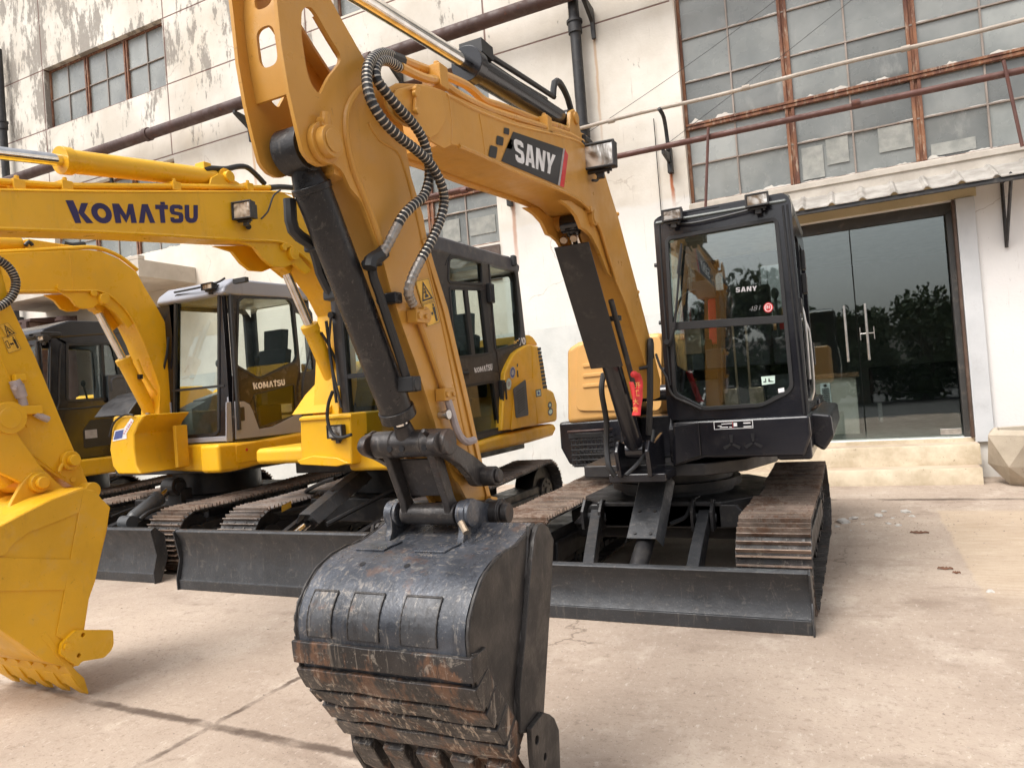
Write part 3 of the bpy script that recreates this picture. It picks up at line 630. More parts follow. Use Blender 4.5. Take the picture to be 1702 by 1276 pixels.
b = B(); pts = smooth_path([Vector((-3.55+.98*i, 10.5, 5.52+.012*math.sin(i*2.1))) for i in range(11)], .3); tube(b, pts, .028, 10)
for i in (0, 2, 4, 7, 9): cyl(b, (-3.1+.98*i, 10.5, 5.52), (-3.0+.98*i, 10.5, 5.52), .038)
tag(obj('conduit', b, M['wrail']), 'thin pale conduit crossing in front of the big window', 'conduit')
t = thing('hanging_rail', 'straight brown rusty steel rail carried on iron brackets below the pale conduit', 'rail', (0, 10.3, 4.86))
b = B(); cyl(b, (-8.2, 10.32, 4.95), (2.1, 10.3, 4.855), .042, n=12); cyl(b, (2.1, 10.3, 4.855), (6, 10.3, 4.82), .042, n=12)
for x in (-5.6, .2): cyl(b, (x, 10.3, 4.9), (x+.1, 10.3, 4.9), .052, n=12)
obj('rail', b, M['rail'], t)
for x in (-2.27, -4.95):
    b = B(); tube(b, smooth_path([Vector((x-.03, 10.42, 5.5)), Vector((x, 10.55, 5.4)), Vector((x, 10.66, 5.15)), Vector((x, 10.68, 4.95))], .05), .03, 8)
    box(b, x-.035, x+.035, WY-.12, WY-.01, 4.62, 5.0); prism(b, 'x', [(WY-.02, 4.75), (WY-.02, 4.92), (10.3, 4.86), (10.3, 4.80)], x-.02, x+.02)
    obj('bracket', b, M['bkiron'], t, .003)
for x, xb in ((-1.6, -1.73), (1.84, 1.95)):
    b = B(); cyl(b, (x, 10.24, 5.0), (xb, 10.24, 3.85 if x < 0 else 3.95), .02, n=8); obj('hanger_rod', b, M['rail'], t)
for k, (x0, z0, x1, z1, lab) in enumerate(((-3.5, 5.45, 1.2, 7.6, 'thin black wire rising steeply from the downpipe across the upper panes'), (-2.3, 5.0, 3.5, 8.3, 'thin black wire rising from beside the iron bracket across the big window'))):
    b = B(); tube(b, smooth_path([Vector((x0+(x1-x0)*i/6, 10.6, z0+(z1-z0)*i/6-.12*math.sin(math.pi*i/6))) for i in range(7)], .3), .004, 5); tag(obj('wire', b, M['bkiron']), lab, 'wire')
b = B(); tube(b, [Vector((-2.47, WY-.03, z)) for z in (5.5, 4.9, 4.3, 3.9)], .007, 5); tag(obj('wire', b, M['bkiron']), 'thin wire hanging straight down the wall left of the rust run', 'wire')
# loose stones and leaf litter
def rock(loc, s, lab, name='stone', cat='stone', mat=None, flat=.5):
    bm = B(); bmesh.ops.create_icosphere(bm, subdivisions=2, radius=1)
    sd = random.random()*50
    for v in bm.verts:
        d = v.co.normalized(); k = 1+.55*mnoise.noise(d*1.3+Vector((sd, 0, 0)))+.2*mnoise.noise(d*3+Vector((0, sd, 0)))
        v.co = Vector((d.x*s*k*1.25, d.y*s*k, max(-.3, d.z)*s*k*flat))
    mz = min(v.co.z for v in bm.verts); bmesh.ops.rotate(bm, verts=bm.verts, cent=(0, 0, 0), matrix=Matrix.Rotation(random.random()*3, 3, 'Z'))
    for v in bm.verts: v.co += Vector((loc[0], loc[1], -mz-.003))
    tag(obj(name, bm, mat or M['stone'], ang=20), lab, cat, 'rubble scattered on the yard')
STN = [(1401, 868, .075, 'grey crumpled lump nearest the right hand track'), (1418, 862, .05, 'beige stone touching the grey lump beside the track'), (1460, 857, .045, 'small dark grey stone in the middle of the rubble'), (1469, 850, .03, 'tiny flat beige chip behind the dark grey stone'),
       (1505, 851, .05, 'pale rounded stone farthest back in the rubble'), (1516, 858, .03, 'small white pebble just in front of the pale rounded stone'), (1484, 861, .022, 'tiny stone left of the white pebble'), (1477, 870, .03, 'small pale chip in front of the dark grey stone'), (1493, 873, .032, 'small brownish chip between pale chip and dry leaf'),
       (1434, 871, .018, 'tiny dark chip right of the beige stone'), (1391, 875, .028, 'small grey chip touching the track side'), (1646, 983, .03, 'lone white pebble at the right edge of the yard'), (1414, 881, .014, 'tiny black crumb in front of the grey lump'), (1440, 882, .014, 'tiny brown crumb in front of the tiny dark chip')]
for a, b_, s, lab in STN:
    x, y = PZ([(a, b_)], 0)[0]; rock((x, y), s*.8, lab)
def leaf(px_, lab, s):
    x, y = PZ([px_], 0)[0]; bm = B(); n = 10
    up_ = [bm.verts.new((x+s*(i/n*2-1), y+s*.22*math.sin(math.pi*i/n), .006+.014*abs(math.sin(i*1.3)))) for i in range(n+1)]
    dn_ = [bm.verts.new((x+s*(i/n*2-1), y-s*.22*math.sin(math.pi*i/n)-.002, .004+.004*math.sin(i))) for i in range(n+1)]
    for i in range(n): bm.faces.new((up_[i], up_[i+1], dn_[i+1], dn_[i]))
    o = obj('dry_leaf', bm, paint('dry_leaf_'+str(int(s*1000)), (.17, .075, .04), .8, .4)); md = o.modifiers.new('s', 'SOLIDIFY'); md.thickness = .003
    tag(o, lab, 'leaf', 'dry leaves on the yard')
leaf((1528, 886), 'curled brown dry leaf in front of the rubble', .075); leaf((1571, 946), 'small curled brown leaf on the open yard', .05); leaf((1590, 953), 'tiny brown leaf scrap beside the small curled leaf', .025)
# fine grit, too many to count
g = B(); rg = random.Random(3)
for _ in range(2600):
    a_ = rg.random(); yy = 1.2+8.6*rg.random()**1.3; xx = -7+9.5*rg.random()
    if rg.random() < .35: xx = rg.gauss(.2, .55); yy = rg.gauss(7.9, .7)
    s = .003+.006*rg.random()**3
    c = Vector((xx, yy, s*.3)); vs = [g.verts.new(c+Vector((s*rg.uniform(.6, 1.5)*math.cos(q), s*rg.uniform(.6, 1.5)*math.sin(q), -s*.35))) for q in (0, 1.6, 3.1, 4.7)]; t_ = g.verts.new(c+Vector((0, 0, s*.6)))
    for k in range(4): g.faces.new((vs[k], vs[(k+1) % 4], t_))
tag(obj('grit', g, M['gritm'], fix=False), 'fine sandy grit and crumbs strewn over the yard concrete', 'grit', None, 'stuff')
# trees and a shed across the yard, behind the viewer: what the glass doors mirror
def tree(x, y, h, lab, sd):
    rnd = random.Random(sd); t = thing('tree', lab, 'tree', (x, y, 0), 'trees across the yard')
    bm = B(); tr = [Vector((x, y, -.1)), Vector((x+.2, y, h*.3)), Vector((x, y+.2, h*.6)), Vector((x+.1, y, h*.92))]; P = smooth_path(tr, .4); tube(bm, P, .2, 8, rad=lambda i: .26*(1-i/len(P))+.03)
    tips = []
    for k in range(9):
        a = rnd.random()*6.28; z = h*(.15+.62*rnd.random()); L = h*.36*(1.2-z/h); e = Vector((x+math.cos(a)*L, y+math.sin(a)*L, z+L*.5)); Q = smooth_path([Vector((x, y, z)), (Vector((x, y, z))+e)/2+Vector((0, 0, .1)), e], .4); tube(bm, Q, .05, 6, rad=lambda i: .07*(1-i/len(Q))+.015); tips.append(e)
    obj('trunk', bm, paint('bark_%d' % sd, (.09, .07, .05), .9, .4), t)
    bm = B(); cl = [(e, h*.13) for e in tips]+[(Vector((x+rnd.uniform(-1, 1)*h*.26, y+rnd.uniform(-1, 1)*h*.15, h*rnd.uniform(.12, .85))), h*.2) for _ in range(12)]
    for k in range(5200):
        c, r_ = rnd.choice(cl); d = Vector((rnd.gauss(0, 1), rnd.gauss(0, 1), rnd.gauss(0, .8))).normalized()*r_*rnd.random()**.4; p = c+d; s = .10+.09*rnd.random()
        u = Vector((rnd.gauss(0, 1), rnd.gauss(0, 1), rnd.gauss(0, 1))).normalized(); v_ = u.cross(Vector((rnd.gauss(0, 1), rnd.gauss(0, 1), rnd.gauss(0, 1)))).normalized()
        bm.faces.new([bm.verts.new(p+q) for q in (u*s, v_*s*.5, -u*s, -v_*s*.5)])
    obj('crown', bm, M['leaf'], t, fix=False)
M['leaf'] = paint('tree_leaves', (.05, .08, .03), .6, .4)
M['leaf'] = M['leaf']
TR = [(-14, -13.5, 5.0, 'wide leafy tree at the far left of the row across the yard'), (-10.5, -12.5, 4.6, 'leafy tree next to the wide one across the yard'), (-7.5, -13.5, 4.9, 'tall leafy tree opposite the silver cab'), (-4.8, -12.6, 4.3, 'low leafy tree opposite the black and blue lettered machine'), (-2.3, -13.2, 4.7, 'rounded leafy tree opposite the ochre machine'), (0.2, -12.4, 4.2, 'low bushy tree straight behind the viewer'), (2.6, -13.4, 4.8, 'bushy tree mirrored in the left door leaf'), (5.0, -12.5, 4.6, 'round bushy tree mirrored in the right door leaf'), (7.4, -13.4, 4.3, 'low round tree beside the round bushy one'), (10.5, -12.6, 6.3, 'thin tall tree standing above its neighbours'), (13.5, -13.4, 4.6, 'broad tree next to the thin tall one'), (17, -13, 4.8, 'last broad tree of the row across the yard')]
for i, (x, y, h, lab) in enumerate(TR): tree(x, y, h, lab, 20+i)
bm = B(); box(bm, -40, 40, -26, -25.6, 0, 3.2); tag(obj('yard_wall', bm, M['conc']), 'long grey boundary wall across the yard behind the trees', 'wall')
g = B(); prism(g, 'z', [(-60, -60), (60, -60), (60, -2.2), (-60, -2.2)], .001, .004); tag(obj('unseen_dark_ground', g, paint('reflection_darkening', (.045, .043, .042), .85, .3)), None, None, kind='structure')  # unseen dark strip behind the viewer, added to darken the door reflection
# ================================================================== EXCAVATOR PIECES
def track(root, x0, x1, yf, yr, zt0, zt1, ms, mg, pitch=.152):
    """one crawler belt: shoes with three grousers following the loop, plus frame, wheels"""
    rf = zt0/2; rr = zt1/2; th = .03
    path = []
    ca, cb = Vector((yf+rf, rf)), Vector((yr-rr, rr))
    for k in range(13): a = R(270-180*k/12); path.append(Vector((ca.x+rf*math.cos(a), ca.y+rf*math.sin(a))))
    for k in range(1, 12):
        t = k/12; path.append(Vector((ca.x+(cb.x-ca.x)*t, zt0+(zt1-zt0)*t-.018*math.sin(math.pi*t)-.008*abs(math.sin(3*math.pi*t)))))
    for k in range(13): a = R(90-180*k/12); path.append(Vector((cb.x+rr*math.cos(a), cb.y+rr*math.sin(a))))
    path.append(path[0].copy())
    L = [0]
    for i in range(1, len(path)): L.append(L[-1]+(path[i]-path[i-1]).length)
    n = round(L[-1]/pitch)
    def P(s):
        s %= L[-1]
        for i in range(1, len(path)):
            if L[i] >= s: t = (s-L[i-1])/max(1e-6, L[i]-L[i-1]); return path[i-1].lerp(path[i], t)
    bm = B(); mid = (ca+cb)/2
    for k in range(n):
        s = L[-1]*(k+.5)/n; hp = L[-1]/n*.47; a, b = P(s-hp), P(s+hp); t = (b-a).normalized(); nn = Vector((-t.y, t.x))
        c = (a+b)/2
        if nn.dot(c-mid) < 0: nn = -nn
        jit = random.uniform(-.004, .004)
        def q(u, v): p = c+t*u+nn*(v-th); return (p.x, p.y)
        prism(bm, 'x', [q(-hp, .0), q(hp, .0), q(hp, .012), q(-hp, .012)], x0+jit, x1+jit)
        for g_ in (-.82, -.05, .72):
            prism(bm, 'x', [q(hp*g_-.006, .0122), q(hp*g_+.009, .0122), q(hp*g_+.004, .044), q(hp*g_-.002, .044)], x0+.004+jit, x1-.004+jit, mi=1)
        xm = (x0+x1)/2
        for g_ in (-.44, .34):
            prism(bm, 'x', [q(hp*g_-.012, .0125), q(hp*g_+.012, .0125), q(hp*g_+.012, .0155), q(hp*g_-.012, .0155)], xm-.05, xm+.05, mi=2)
            for sx in (-1, 1):
                prism(bm, 'x', [q(hp*g_-.009, .0125), q(hp*g_+.009, .0125), q(hp*g_+.009, .019), q(hp*g_-.009, .019)], xm+sx*.075-.010, xm+sx*.075+.010, mi=0)
                prism(bm, 'x', [q(hp*g_-.008, .0125), q(hp*g_+.008, .0125), q(hp*g_+.008, .0145), q(hp*g_-.008, .0145)], xm+sx*.175-.008, xm+sx*.175+.008, mi=2)
        prism(bm, 'x', [q(-hp*.9, -.05), q(hp*.9, -.05), q(hp*.9, -.001), q(-hp*.9, -.001)], xm-.09, xm-.05, mi=2); prism(bm, 'x', [q(-hp*.9, -.05), q(hp*.9, -.05), q(hp*.9, -.001), q(-hp*.9, -.001)], xm+.05, xm+.09, mi=2)
    tb = obj('track_belt', bm, [ms, mg, M['bkiron']], root)
    bm = B(); i0, i1 = x0+.08, x1-.08
    prism(bm, 'x', [(yf+rf*.95, .14), (yr-rr*1.1, .14), (yr-rr*1.1, zt0*.62), (yr-rr*1.5, zt0*.72), (yf+rf*1.4, zt0*.72), (yf+rf*.95, zt0*.55)], i0, i1)
    prism(bm, 'x', [(yf+rf*1.6, .2), (yr-rr*1.6, .2), (yr-rr*1.7, zt0*.6), (yf+rf*1.7, zt0*.6)], i0-.03, i1+.03)
    obj('track_frame', bm, M['blk_mat'], root, .012)
    for nm, c, r_ in (('idler_wheel', ca, rf-.065), ('drive_sprocket', cb, rr-.075)):
        bm = B(); cyl(bm, (i0+.03, c.x, c.y), (i1-.03, c.x, c.y), r_, n=28); cyl(bm, (i0-.02, c.x, c.y), (i1+.02, c.x, c.y), r_*.55, n=24); cyl(bm, (i0-.035, c.x, c.y), (i1+.035, c.x, c.y), r_*.2, n=16)
        if 'sprocket' in nm:
            for k in range(8): a = R(45*k); cyl(bm, (i1+.0, c.x+r_*.4*math.cos(a), c.y+r_*.4*math.sin(a)), (i1+.03, c.x+r_*.4*math.cos(a), c.y+r_*.4*math.sin(a)), .018, n=8)
        obj(nm, bm, M['blk_mat'], root, .006)
    k = 5
    for i in range(k):
        y = yf+rf*1.5+(yr-yf-rf*3)*i/(k-1); bm = B(); cyl(bm, (i0-.01, y, .13), (i1+.01, y, .13), .075, n=18); cyl(bm, (i0-.02, y, .13), (i1+.02, y, .13), .03, n=12); obj('track_roller', bm, M['blk_mat'], root, .004)
def blade(root, x0, x1, y0, h, mat, wings=True, d=.07):
    pr = [(y0+.0, .002), (y0-.004, .085), (y0+.012, .088), (y0+.045, h*.42), (y0+.05, h*.62), (y0+.03, h*.82), (y0-.012, h*.97), (y0+.0, h), (y0+.03, h+.006), (y0+.075, h*.9), (y0+.09, h*.6), (y0+.085, h*.35), (y0+.055, .06), (y0+.03, .002)]
    bm = B(); prism(bm, 'x', pr, x0, x1)
    obj('dozer_blade', bm, mat, root, .004, ang=40)
    b = B()
    for x in (x0-.012, x1+.001): prism(b, 'x', [(y0-.02, 0), (y0-.025, .1), (y0+.02, h*.5), (y0-.03, h*.97), (y0+.02, h+.012), (y0+.12, h*.85), (y0+.14, h*.45), (y0+.10, .12), (y0+.05, 0)], x, x+.011)
    obj('blade_end_plate', b, mat, root, .003)
def ram(root, p0, p1, rb, rr, split, mb, gland=1.12, name='cylinder', eye=True, lug=None):
    """hydraulic cylinder: barrel from p0, chrome rod to p1"""
    p0, p1 = Vector(p0), Vector(p1); d = (p1-p0).normalized(); m_ = p0+(p1-p0)*split
    b = B(); cyl(b, p0+d*rb*1.0, m_, rb, n=32); cyl(b, m_-d*.05, m_+d*.015, rb*gland, n=32); cyl(b, p0+d*rb*.4, p0+d*rb*1.2, rb*.8, rb, n=24)
    if eye: cyl(b, p0+Vector((-rb*1.0, 0, 0)), p0+Vector((rb*1.0, 0, 0)), rb*.95, n=24)
    o = obj(name, b, mb, root, .003)
    b = B(); cyl(b, m_+d*.012, p1-d*rb*.8, rr, n=24); r_ = obj('rod', b, M['chrome'], o)
    b = B(); cyl(b, p1-d*rb*1.1, p1-d*rb*.4, rr*1.25, rb*.8, n=20); cyl(b, p1+Vector((-rb*.85, 0, 0)), p1+Vector((rb*.85, 0, 0)), rb*.85, n=24); obj('rod_eye', b, lug or mb, o, .003)
    return o
def pipes(name, root, runs, mat, n=8, mi=None):
    b = B()
    for pts, r in runs: tube(b, smooth_path(pts, .03), r, n)
    return obj(name, b, mat, root)
def lamp(root, c, w_, h_, d_, name='work_lamp', yaw=0, roll=0):
    """rectangular work lamp: lens looks along -Y before yaw"""
    c = Vector(c); MT = Matrix.Translation(c) @ Matrix.Rotation(yaw, 4, 'Z') @ Matrix.Rotation(roll, 4, 'Y')
    b = B(); prism(b, 'y', [(-w_/2, -h_/2), (w_/2, -h_/2), (w_/2, h_/2), (-w_/2, h_/2)], -d_*.15, .0, [[(-w_/2+.012, -h_/2+.012), (w_/2-.012, -h_/2+.012), (w_/2-.012, h_/2-.012), (-w_/2+.012, h_/2-.012)]])
    prism(b, 'y', [(-w_/2+.003, -h_/2+.003), (w_/2-.003, -h_/2+.003), (w_/2-.003, h_/2-.003), (-w_/2+.003, h_/2-.003)], .001, d_*.45)
    prism(b, 'y', [(-w_/2+.02, -h_/2+.015), (w_/2-.02, -h_/2+.015), (w_/2-.02, h_/2-.015), (-w_/2+.02, h_/2-.015)], d_*.451, d_*.85)
    box(b, -.02, .02, d_*.2, d_*.45, -h_/2-.045, -h_/2); box(b, -w_*.35, w_*.35, d_*.1, d_*.3, -h_/2-.016, -h_/2-.001)
    cyl(b, (w_*.25, d_*.2, -h_/2-.03), (w_*.25, d_*.2, -h_/2), .008, n=8)
    bmesh.ops.transform(b, matrix=MT, verts=b.verts); o = obj(name, b, M['blk_mat'], root, .005)
    b = B(); prism(b, 'y', [(-w_/2+.013, -h_/2+.013), (w_/2-.013, -h_/2+.013), (w_/2-.013, h_/2-.013), (-w_/2+.013, h_/2-.013)], -d_*.06, -.003)
    bmesh.ops.transform(b, matrix=MT, verts=b.verts); obj('lens', b, M['lens'], o, .004); return o
def coil_hose(name, root, pts, r, mats, pitch=.0165, foil_from=None):
    P = smooth_path(pts, pitch/4)
    b = B(); n = len(P)
    def rad(i): return r*(1.0 if i % 4 in (0, 1) else 1.13 if i % 4 == 2 else 1.1)
    def mf(i): return 2 if (foil_from and (i/n) > foil_from) else (1 if i % 4 == 2 else 0)
    tube(b, P, r, 12, rad=rad, mif=mf); return obj(name, b, mats, root, ang=25)
LET = {   # blocky machine lettering, unit height, width given
 'K': (.92, [[(0, 1.12), (.34, 1.12), (.40, .66), (.40, 0), (.12, 0)], [(.40, .52), (.66, 1), (.98, 1), (.68, .52), (.98, 0), (.64, 0)]]),
 'M': (1.15, [[(0, 0), (.02, 1), (.36, 1), (.30, 0)], [(.362, 1), (.62, .42), (.56, .0), (.30, .55)], [(.623, .42), (.84, 1), (.86, .5), (.563, 0)], [(.842, 1), (1.08, 1), (1.13, 0), (.83, 0)]]),
 'T': (.72, [[(0, .98), (0, .74), (.22, .74), (.22, 0), (.50, 0), (.50, .74), (.72, .74), (.72, .98)], [(.30, .985), (.30, 1.14), (.56, 1.14), (.56, .985)]]),
 'Y': (.86, [[(0, 1), (.30, 1), (.43, .62), (.56, 1), (.86, 1), (.58, .38), (.58, 0), (.28, 0), (.28, .38)]]),
 'N': (.86, [[(0, 0), (0, 1), (.30, 1), (.60, .45), (.60, 1), (.86, 1), (.86, 0), (.58, 0), (.26, .55), (.26, 0)]]),
 'U': (.82, [[(0, 1), (0, .28), (.1, .08), (.28, 0), (.54, 0), (.72, .08), (.82, .28), (.82, 1), (.54, 1), (.54, .34), (.48, .25), (.34, .25), (.28, .34), (.28, 1)]]),
 'S': (.80, [[(.78, .74), (.76, .92), (.60, 1), (.2, 1), (.04, .92), (0, .78), (0, .62), (.08, .48), (.52, .40), (.52, .24), (.26, .22), (.24, .30), (0, .30), (.02, .08), (.18, 0), (.62, 0), (.76, .08), (.80, .22), (.80, .42), (.72, .56), (.28, .64), (.28, .78), (.52, .80), (.54, .74)]]),
 'V': (.9, [[(0, 0), (.30, 1), (.60, 1), (.90, 0), (.60, 0), (.45, .62), (.30, 0)]]),
}
def lettering(bm, q, word, gap=.10, mi=0, lam=False):
    tot = 0; ws = []
    for ch in word:
        w_ = .98 if ch == 'O' else (.92 if ch == 'A' else LET[ch][0]); ws.append(w_); tot += w_+gap
    tot -= gap; x = 0
    for ch, w_ in zip(word, ws):
        f = lambda P: [((x+a)/tot, b) for a, b in P]
        if ch == 'O': decal_h(bm, q, f(circ(.49, .5, .49, .52, 22)), [f(circ(.49, .5, .20, .24, 16))], mi)
        elif ch == 'A':
            if lam: decal(bm, q, [f([(0, 0), (.30, 1), (.62, 1), (.92, 0), (.62, 0), (.46, .62), (.30, 0)])], mi)
            else: decal_h(bm, q, f([(0, 0), (.26, 1), (.64, 1), (.9, 0), (.62, 0), (.585, .18), (.315, .18), (.28, 0)]), [f([(.36, .38), (.54, .38), (.45, .76)])], mi)
        else: decal(bm, q, [f(P) for P in LET[ch][1]], mi)
        x += w_+gap
def warning_sticker(root, q, q2, name='warning_sticker'):
    """yellow label: triangle pictogram above, person and machine pictogram below"""
    b = B(); dn = Vector((.0015, 0, 0))
    decal(b, q, [[(0, 0), (1, 0), (1, 1), (0, 1)]]); decal(b, q2, [[(0, 0), (1, 0), (1, 1), (0, 1)]])
    s = [v+dn for v in q]; s2 = [v+dn for v in q2]
    def ring(o, i): decal_h(b, s, o, [i], 1)
    ring([(.08, .1), (.92, .1), (.5, .92)], [(.2, .17), (.8, .17), (.5, .76)])
    decal(b, s, [[(.34, .22), (.66, .22), (.6, .34), (.4, .34)], [(.46, .34), (.54, .34), (.56, .52), (.44, .52)], circ(.5, .58, .05, .05, 8), [(.36, .4), (.45, .44), (.45, .48), (.36, .46)]], 1)
    for a in (s, s2): decal_h(b, a, [(.02, .02), (.98, .02), (.98, .98), (.02, .98)], [[(.04, .035), (.96, .035), (.96, .965), (.04, .965)]], 1)
    decal_h(b, s2, [(.1, .3), (.32, .3), (.32, .75), (.1, .75)], [[(.14, .34), (.28, .34), (.28, .71), (.14, .71)]], 1)
    decal(b, s2, [circ(.80, .85, .06, .07, 8), [(.72, .45), (.88, .45), (.9, .76), (.70, .76)], [(.73, .12), (.79, .12), (.79, .45), (.73, .45)], [(.81, .12), (.87, .12), (.87, .45), (.81, .45)],
                 [(.36, .5), (.44, .62), (.44, .55), (.58, .55), (.58, .62), (.66, .5), (.58, .38), (.58, .45), (.44, .45), (.44, .38)]], 1)
    return obj(name, b, [M['stick'], M['bkink']], root, fix=False)
def seat(root, x, y, z, mat, cover=None):
    b = B(); prism(b, 'x', [(y-.25, z), (y+.22, z), (y+.22, z+.14), (y-.25, z+.16)], x-.24, x+.24); prism(b, 'x', [(y+.17, z+.14), (y+.30, z+.14), (y+.40, z+.66), (y+.30, z+.68)], x-.22, x+.22); prism(b, 'x', [(y+.30, z+.60), (y+.40, z+.60), (y+.45, z+.92), (y+.33, z+.92)], x-.15, x+.15)
    box(b, x-.18, x+.18, y-.15, y+.2, z-.28, z-.001); box(b, x-.36, x-.26, y-.2, y+.2, z+.0, z+.26); box(b, x+.26, x+.36, y-.2, y+.2, z+.0, z+.26)
    for s in (-1, 1): cyl(b, (x+s*.31, y-.2, z+.2), (x+s*.31, y-.26, z+.5), .012); sphere(b, (x+s*.31, y-.265, z+.53), .03, (1, 1, 1.5), 10)
    return obj('seat', b, mat, root, .055, seg=4)
def panel(bm, ax, out, holes, a, t): prism(bm, ax, out, a, a+t, holes)
def rounded(pts, r=.05, n=4):
    out = []; m_ = len(pts)
    for i in range(m_):
        p0, p, p1 = Vector(pts[i-1]), Vector(pts[i]), Vector(pts[(i+1) % m_]); a = (p0-p); b = (p1-p); ra = min(r, a.length*.45, b.length*.45)
        A, C = p+a.normalized()*ra, p+b.normalized()*ra
        for k in range(n+1):
            t = k/n; q = A*(1-t)**2+p*2*t*(1-t)+C*t*t; out.append((q.x, q.y))
    return out
def grow(pts, d):      # offset a closed outline outward by d (inward if negative)
    n = len(pts); ar = sum(pts[i][0]*pts[(i+1) % n][1]-pts[(i+1) % n][0]*pts[i][1] for i in range(n)); s = 1 if ar > 0 else -1; out = []
    for i in range(n):
        p0, p, p1 = Vector(pts[i-1]), Vector(pts[i]), Vector(pts[(i+1) % n]); e0 = (p-p0).normalized(); e1 = (p1-p).normalized()
        n0 = Vector((e0.y, -e0.x))*s; n1 = Vector((e1.y, -e1.x))*s; k = n0+n1; k = k/max(.3, 1+n0.dot(n1)); out.append((p.x+k.x*d, p.y+k.y*d))
    return out
def pane(name, root, ax, out, a, t, mat):
    b = B(); prism(b, ax, out, a, a+t); return obj(name, b, mat, root)
def seal(bm, ax, out, a0, a1, d=.014): prism(bm, ax, grow(out, d), a0, a1, [grow(out, -d)])
# ================================================================== OCHRE EXCAVATOR WITH BLACK CAB (nearest)
ex = thing('excavator', 'ochre excavator with black cab, its scuffed black bucket raised close to the viewer', 'excavator', (-1.42, 5.95, 0), 'excavators parked in a row')
NX, FX, CX_ = -1.27, -1.53, -1.40
track(ex, -2.53, -2.09, 4.52, 7.55, .60, .66, M['rustsh'], M['rustgr']); track(ex, -.76, -.32, 4.52, 7.55, .60, .66, M['rustsh'], M['rustgr'])
blade(ex, -2.47, -.335, 4.385, .365, M['blade'])
# undercarriage
b = B(); prism(b, 'z', [(-1.9, 5.3), (-.95, 5.3), (-.72, 5.6), (-.72, 6.5), (-.95, 6.8), (-1.9, 6.8), (-2.1, 6.5), (-2.1, 5.6)], .42, .62); box(b, -2.2, -.65, 5.5, 5.75, .3, .52); box(b, -2.2, -.65, 6.3, 6.55, .3, .52)
prism(b, 'y', [(-2.12, .44), (-1.95, .60), (-.85, .60), (-.70, .44), (-.95, .42), (-1.85, .42)], 5.30, 5.36)
obj('centre_frame', b, M['blk_mat'], ex, .015)
b = B(); cyl(b, (-1.42, 5.95, .62), (-1.42, 5.95, .83), .46, n=40); cyl(b, (-1.42, 5.95, .66), (-1.42, 5.95, .72), .52, n=40); obj('slew_ring', b, M['blk_mat'], ex)
for xa, xb in ((-1.70, -1.92), (-1.02, -1.08)):
    b = B(); prism(b, 'x', [(4.45, .10), (4.45, .30), (4.75, .40), (5.30, .56), (5.36, .50), (5.30, .44), (4.8, .26), (4.55, .08)], -.04, .04)
    for v in b.verts: v.co.x += xa+(xb-xa)*((v.co.y-4.45)/.9)
    cyl(b, (xb-.09, 5.33, .5), (xb+.09, 5.33, .5), .045)
    obj('blade_arm', b, M['blade'], ex, .006)
    b = B()
    for s in (-1, 1): prism(b, 'x', [(5.2, .42), (5.2, .56), (5.28, .64), (5.45, .6), (5.45, .42)], xb+s*.07-.012, xb+s*.07+.012)
    obj('blade_arm_lug', b, M['blk_mat'], ex, .004)
ram(ex, (-1.40, 4.54, .25), (-1.40, 5.3, .68), .062, .03, .72, M['blk_mat'], name='blade_cylinder')
b = B()
for s in (-1, 1): prism(b, 'x', [(4.44, .12), (4.44, .34), (4.56, .33), (4.62, .25), (4.56, .14)], -1.40+s*.085-.012, -1.40+s*.085+.012)
obj('cylinder_clevis', b, M['blk_mat'], ex, .004)
b = B(); dv = Vector((0, -.5, -.40)).normalized(); nn = Vector((0, -.40, .5)).normalized(); c0 = Vector((-1.40, 5.27, .76))+nn*.05
for k, (a0, a1) in enumerate(((-.135, -.10), (-.10, .10), (.10, .135))):
    z0, z1 = (-.03, .05) if k == 0 else (.05, .05) if k == 1 else (.05, -.03)
    L0, L1 = c0, c0+dv*.60
    vs = []
    for p in (L0, L1):
        for (xx, h) in ((a0, z0), (a1, z1)):
            vs.append(b.verts.new(p+Vector((xx, 0, 0))+nn*h)); vs.append(b.verts.new(p+Vector((xx, 0, 0))+nn*(h-.008)))
    for ix in ((0, 2, 6, 4), (1, 5, 7, 3), (0, 1, 3, 2), (4, 6, 7, 5), (0, 4, 5, 1), (2, 3, 7, 6)): b.faces.new([vs[i] for i in ix])
gd = obj('cylinder_guard', b, M['blade'], ex)
b = B()
for u in (.36, .56):
    for x in (-.05, .06): p = c0+dv*u+nn*.05+Vector((x, 0, 0)); cyl(b, p, p+nn*.008, .012, n=8)
obj('bolt', b, M['blk_mat'], gd)
pipes('blade_hose', ex, [([Vector((-1.15, 5.5, .62)), Vector((-1.18, 5.35, .60)), Vector((-1.2, 5.25, .52)), Vector((-1.3, 5.15, .48))], .016)], M['rub'])
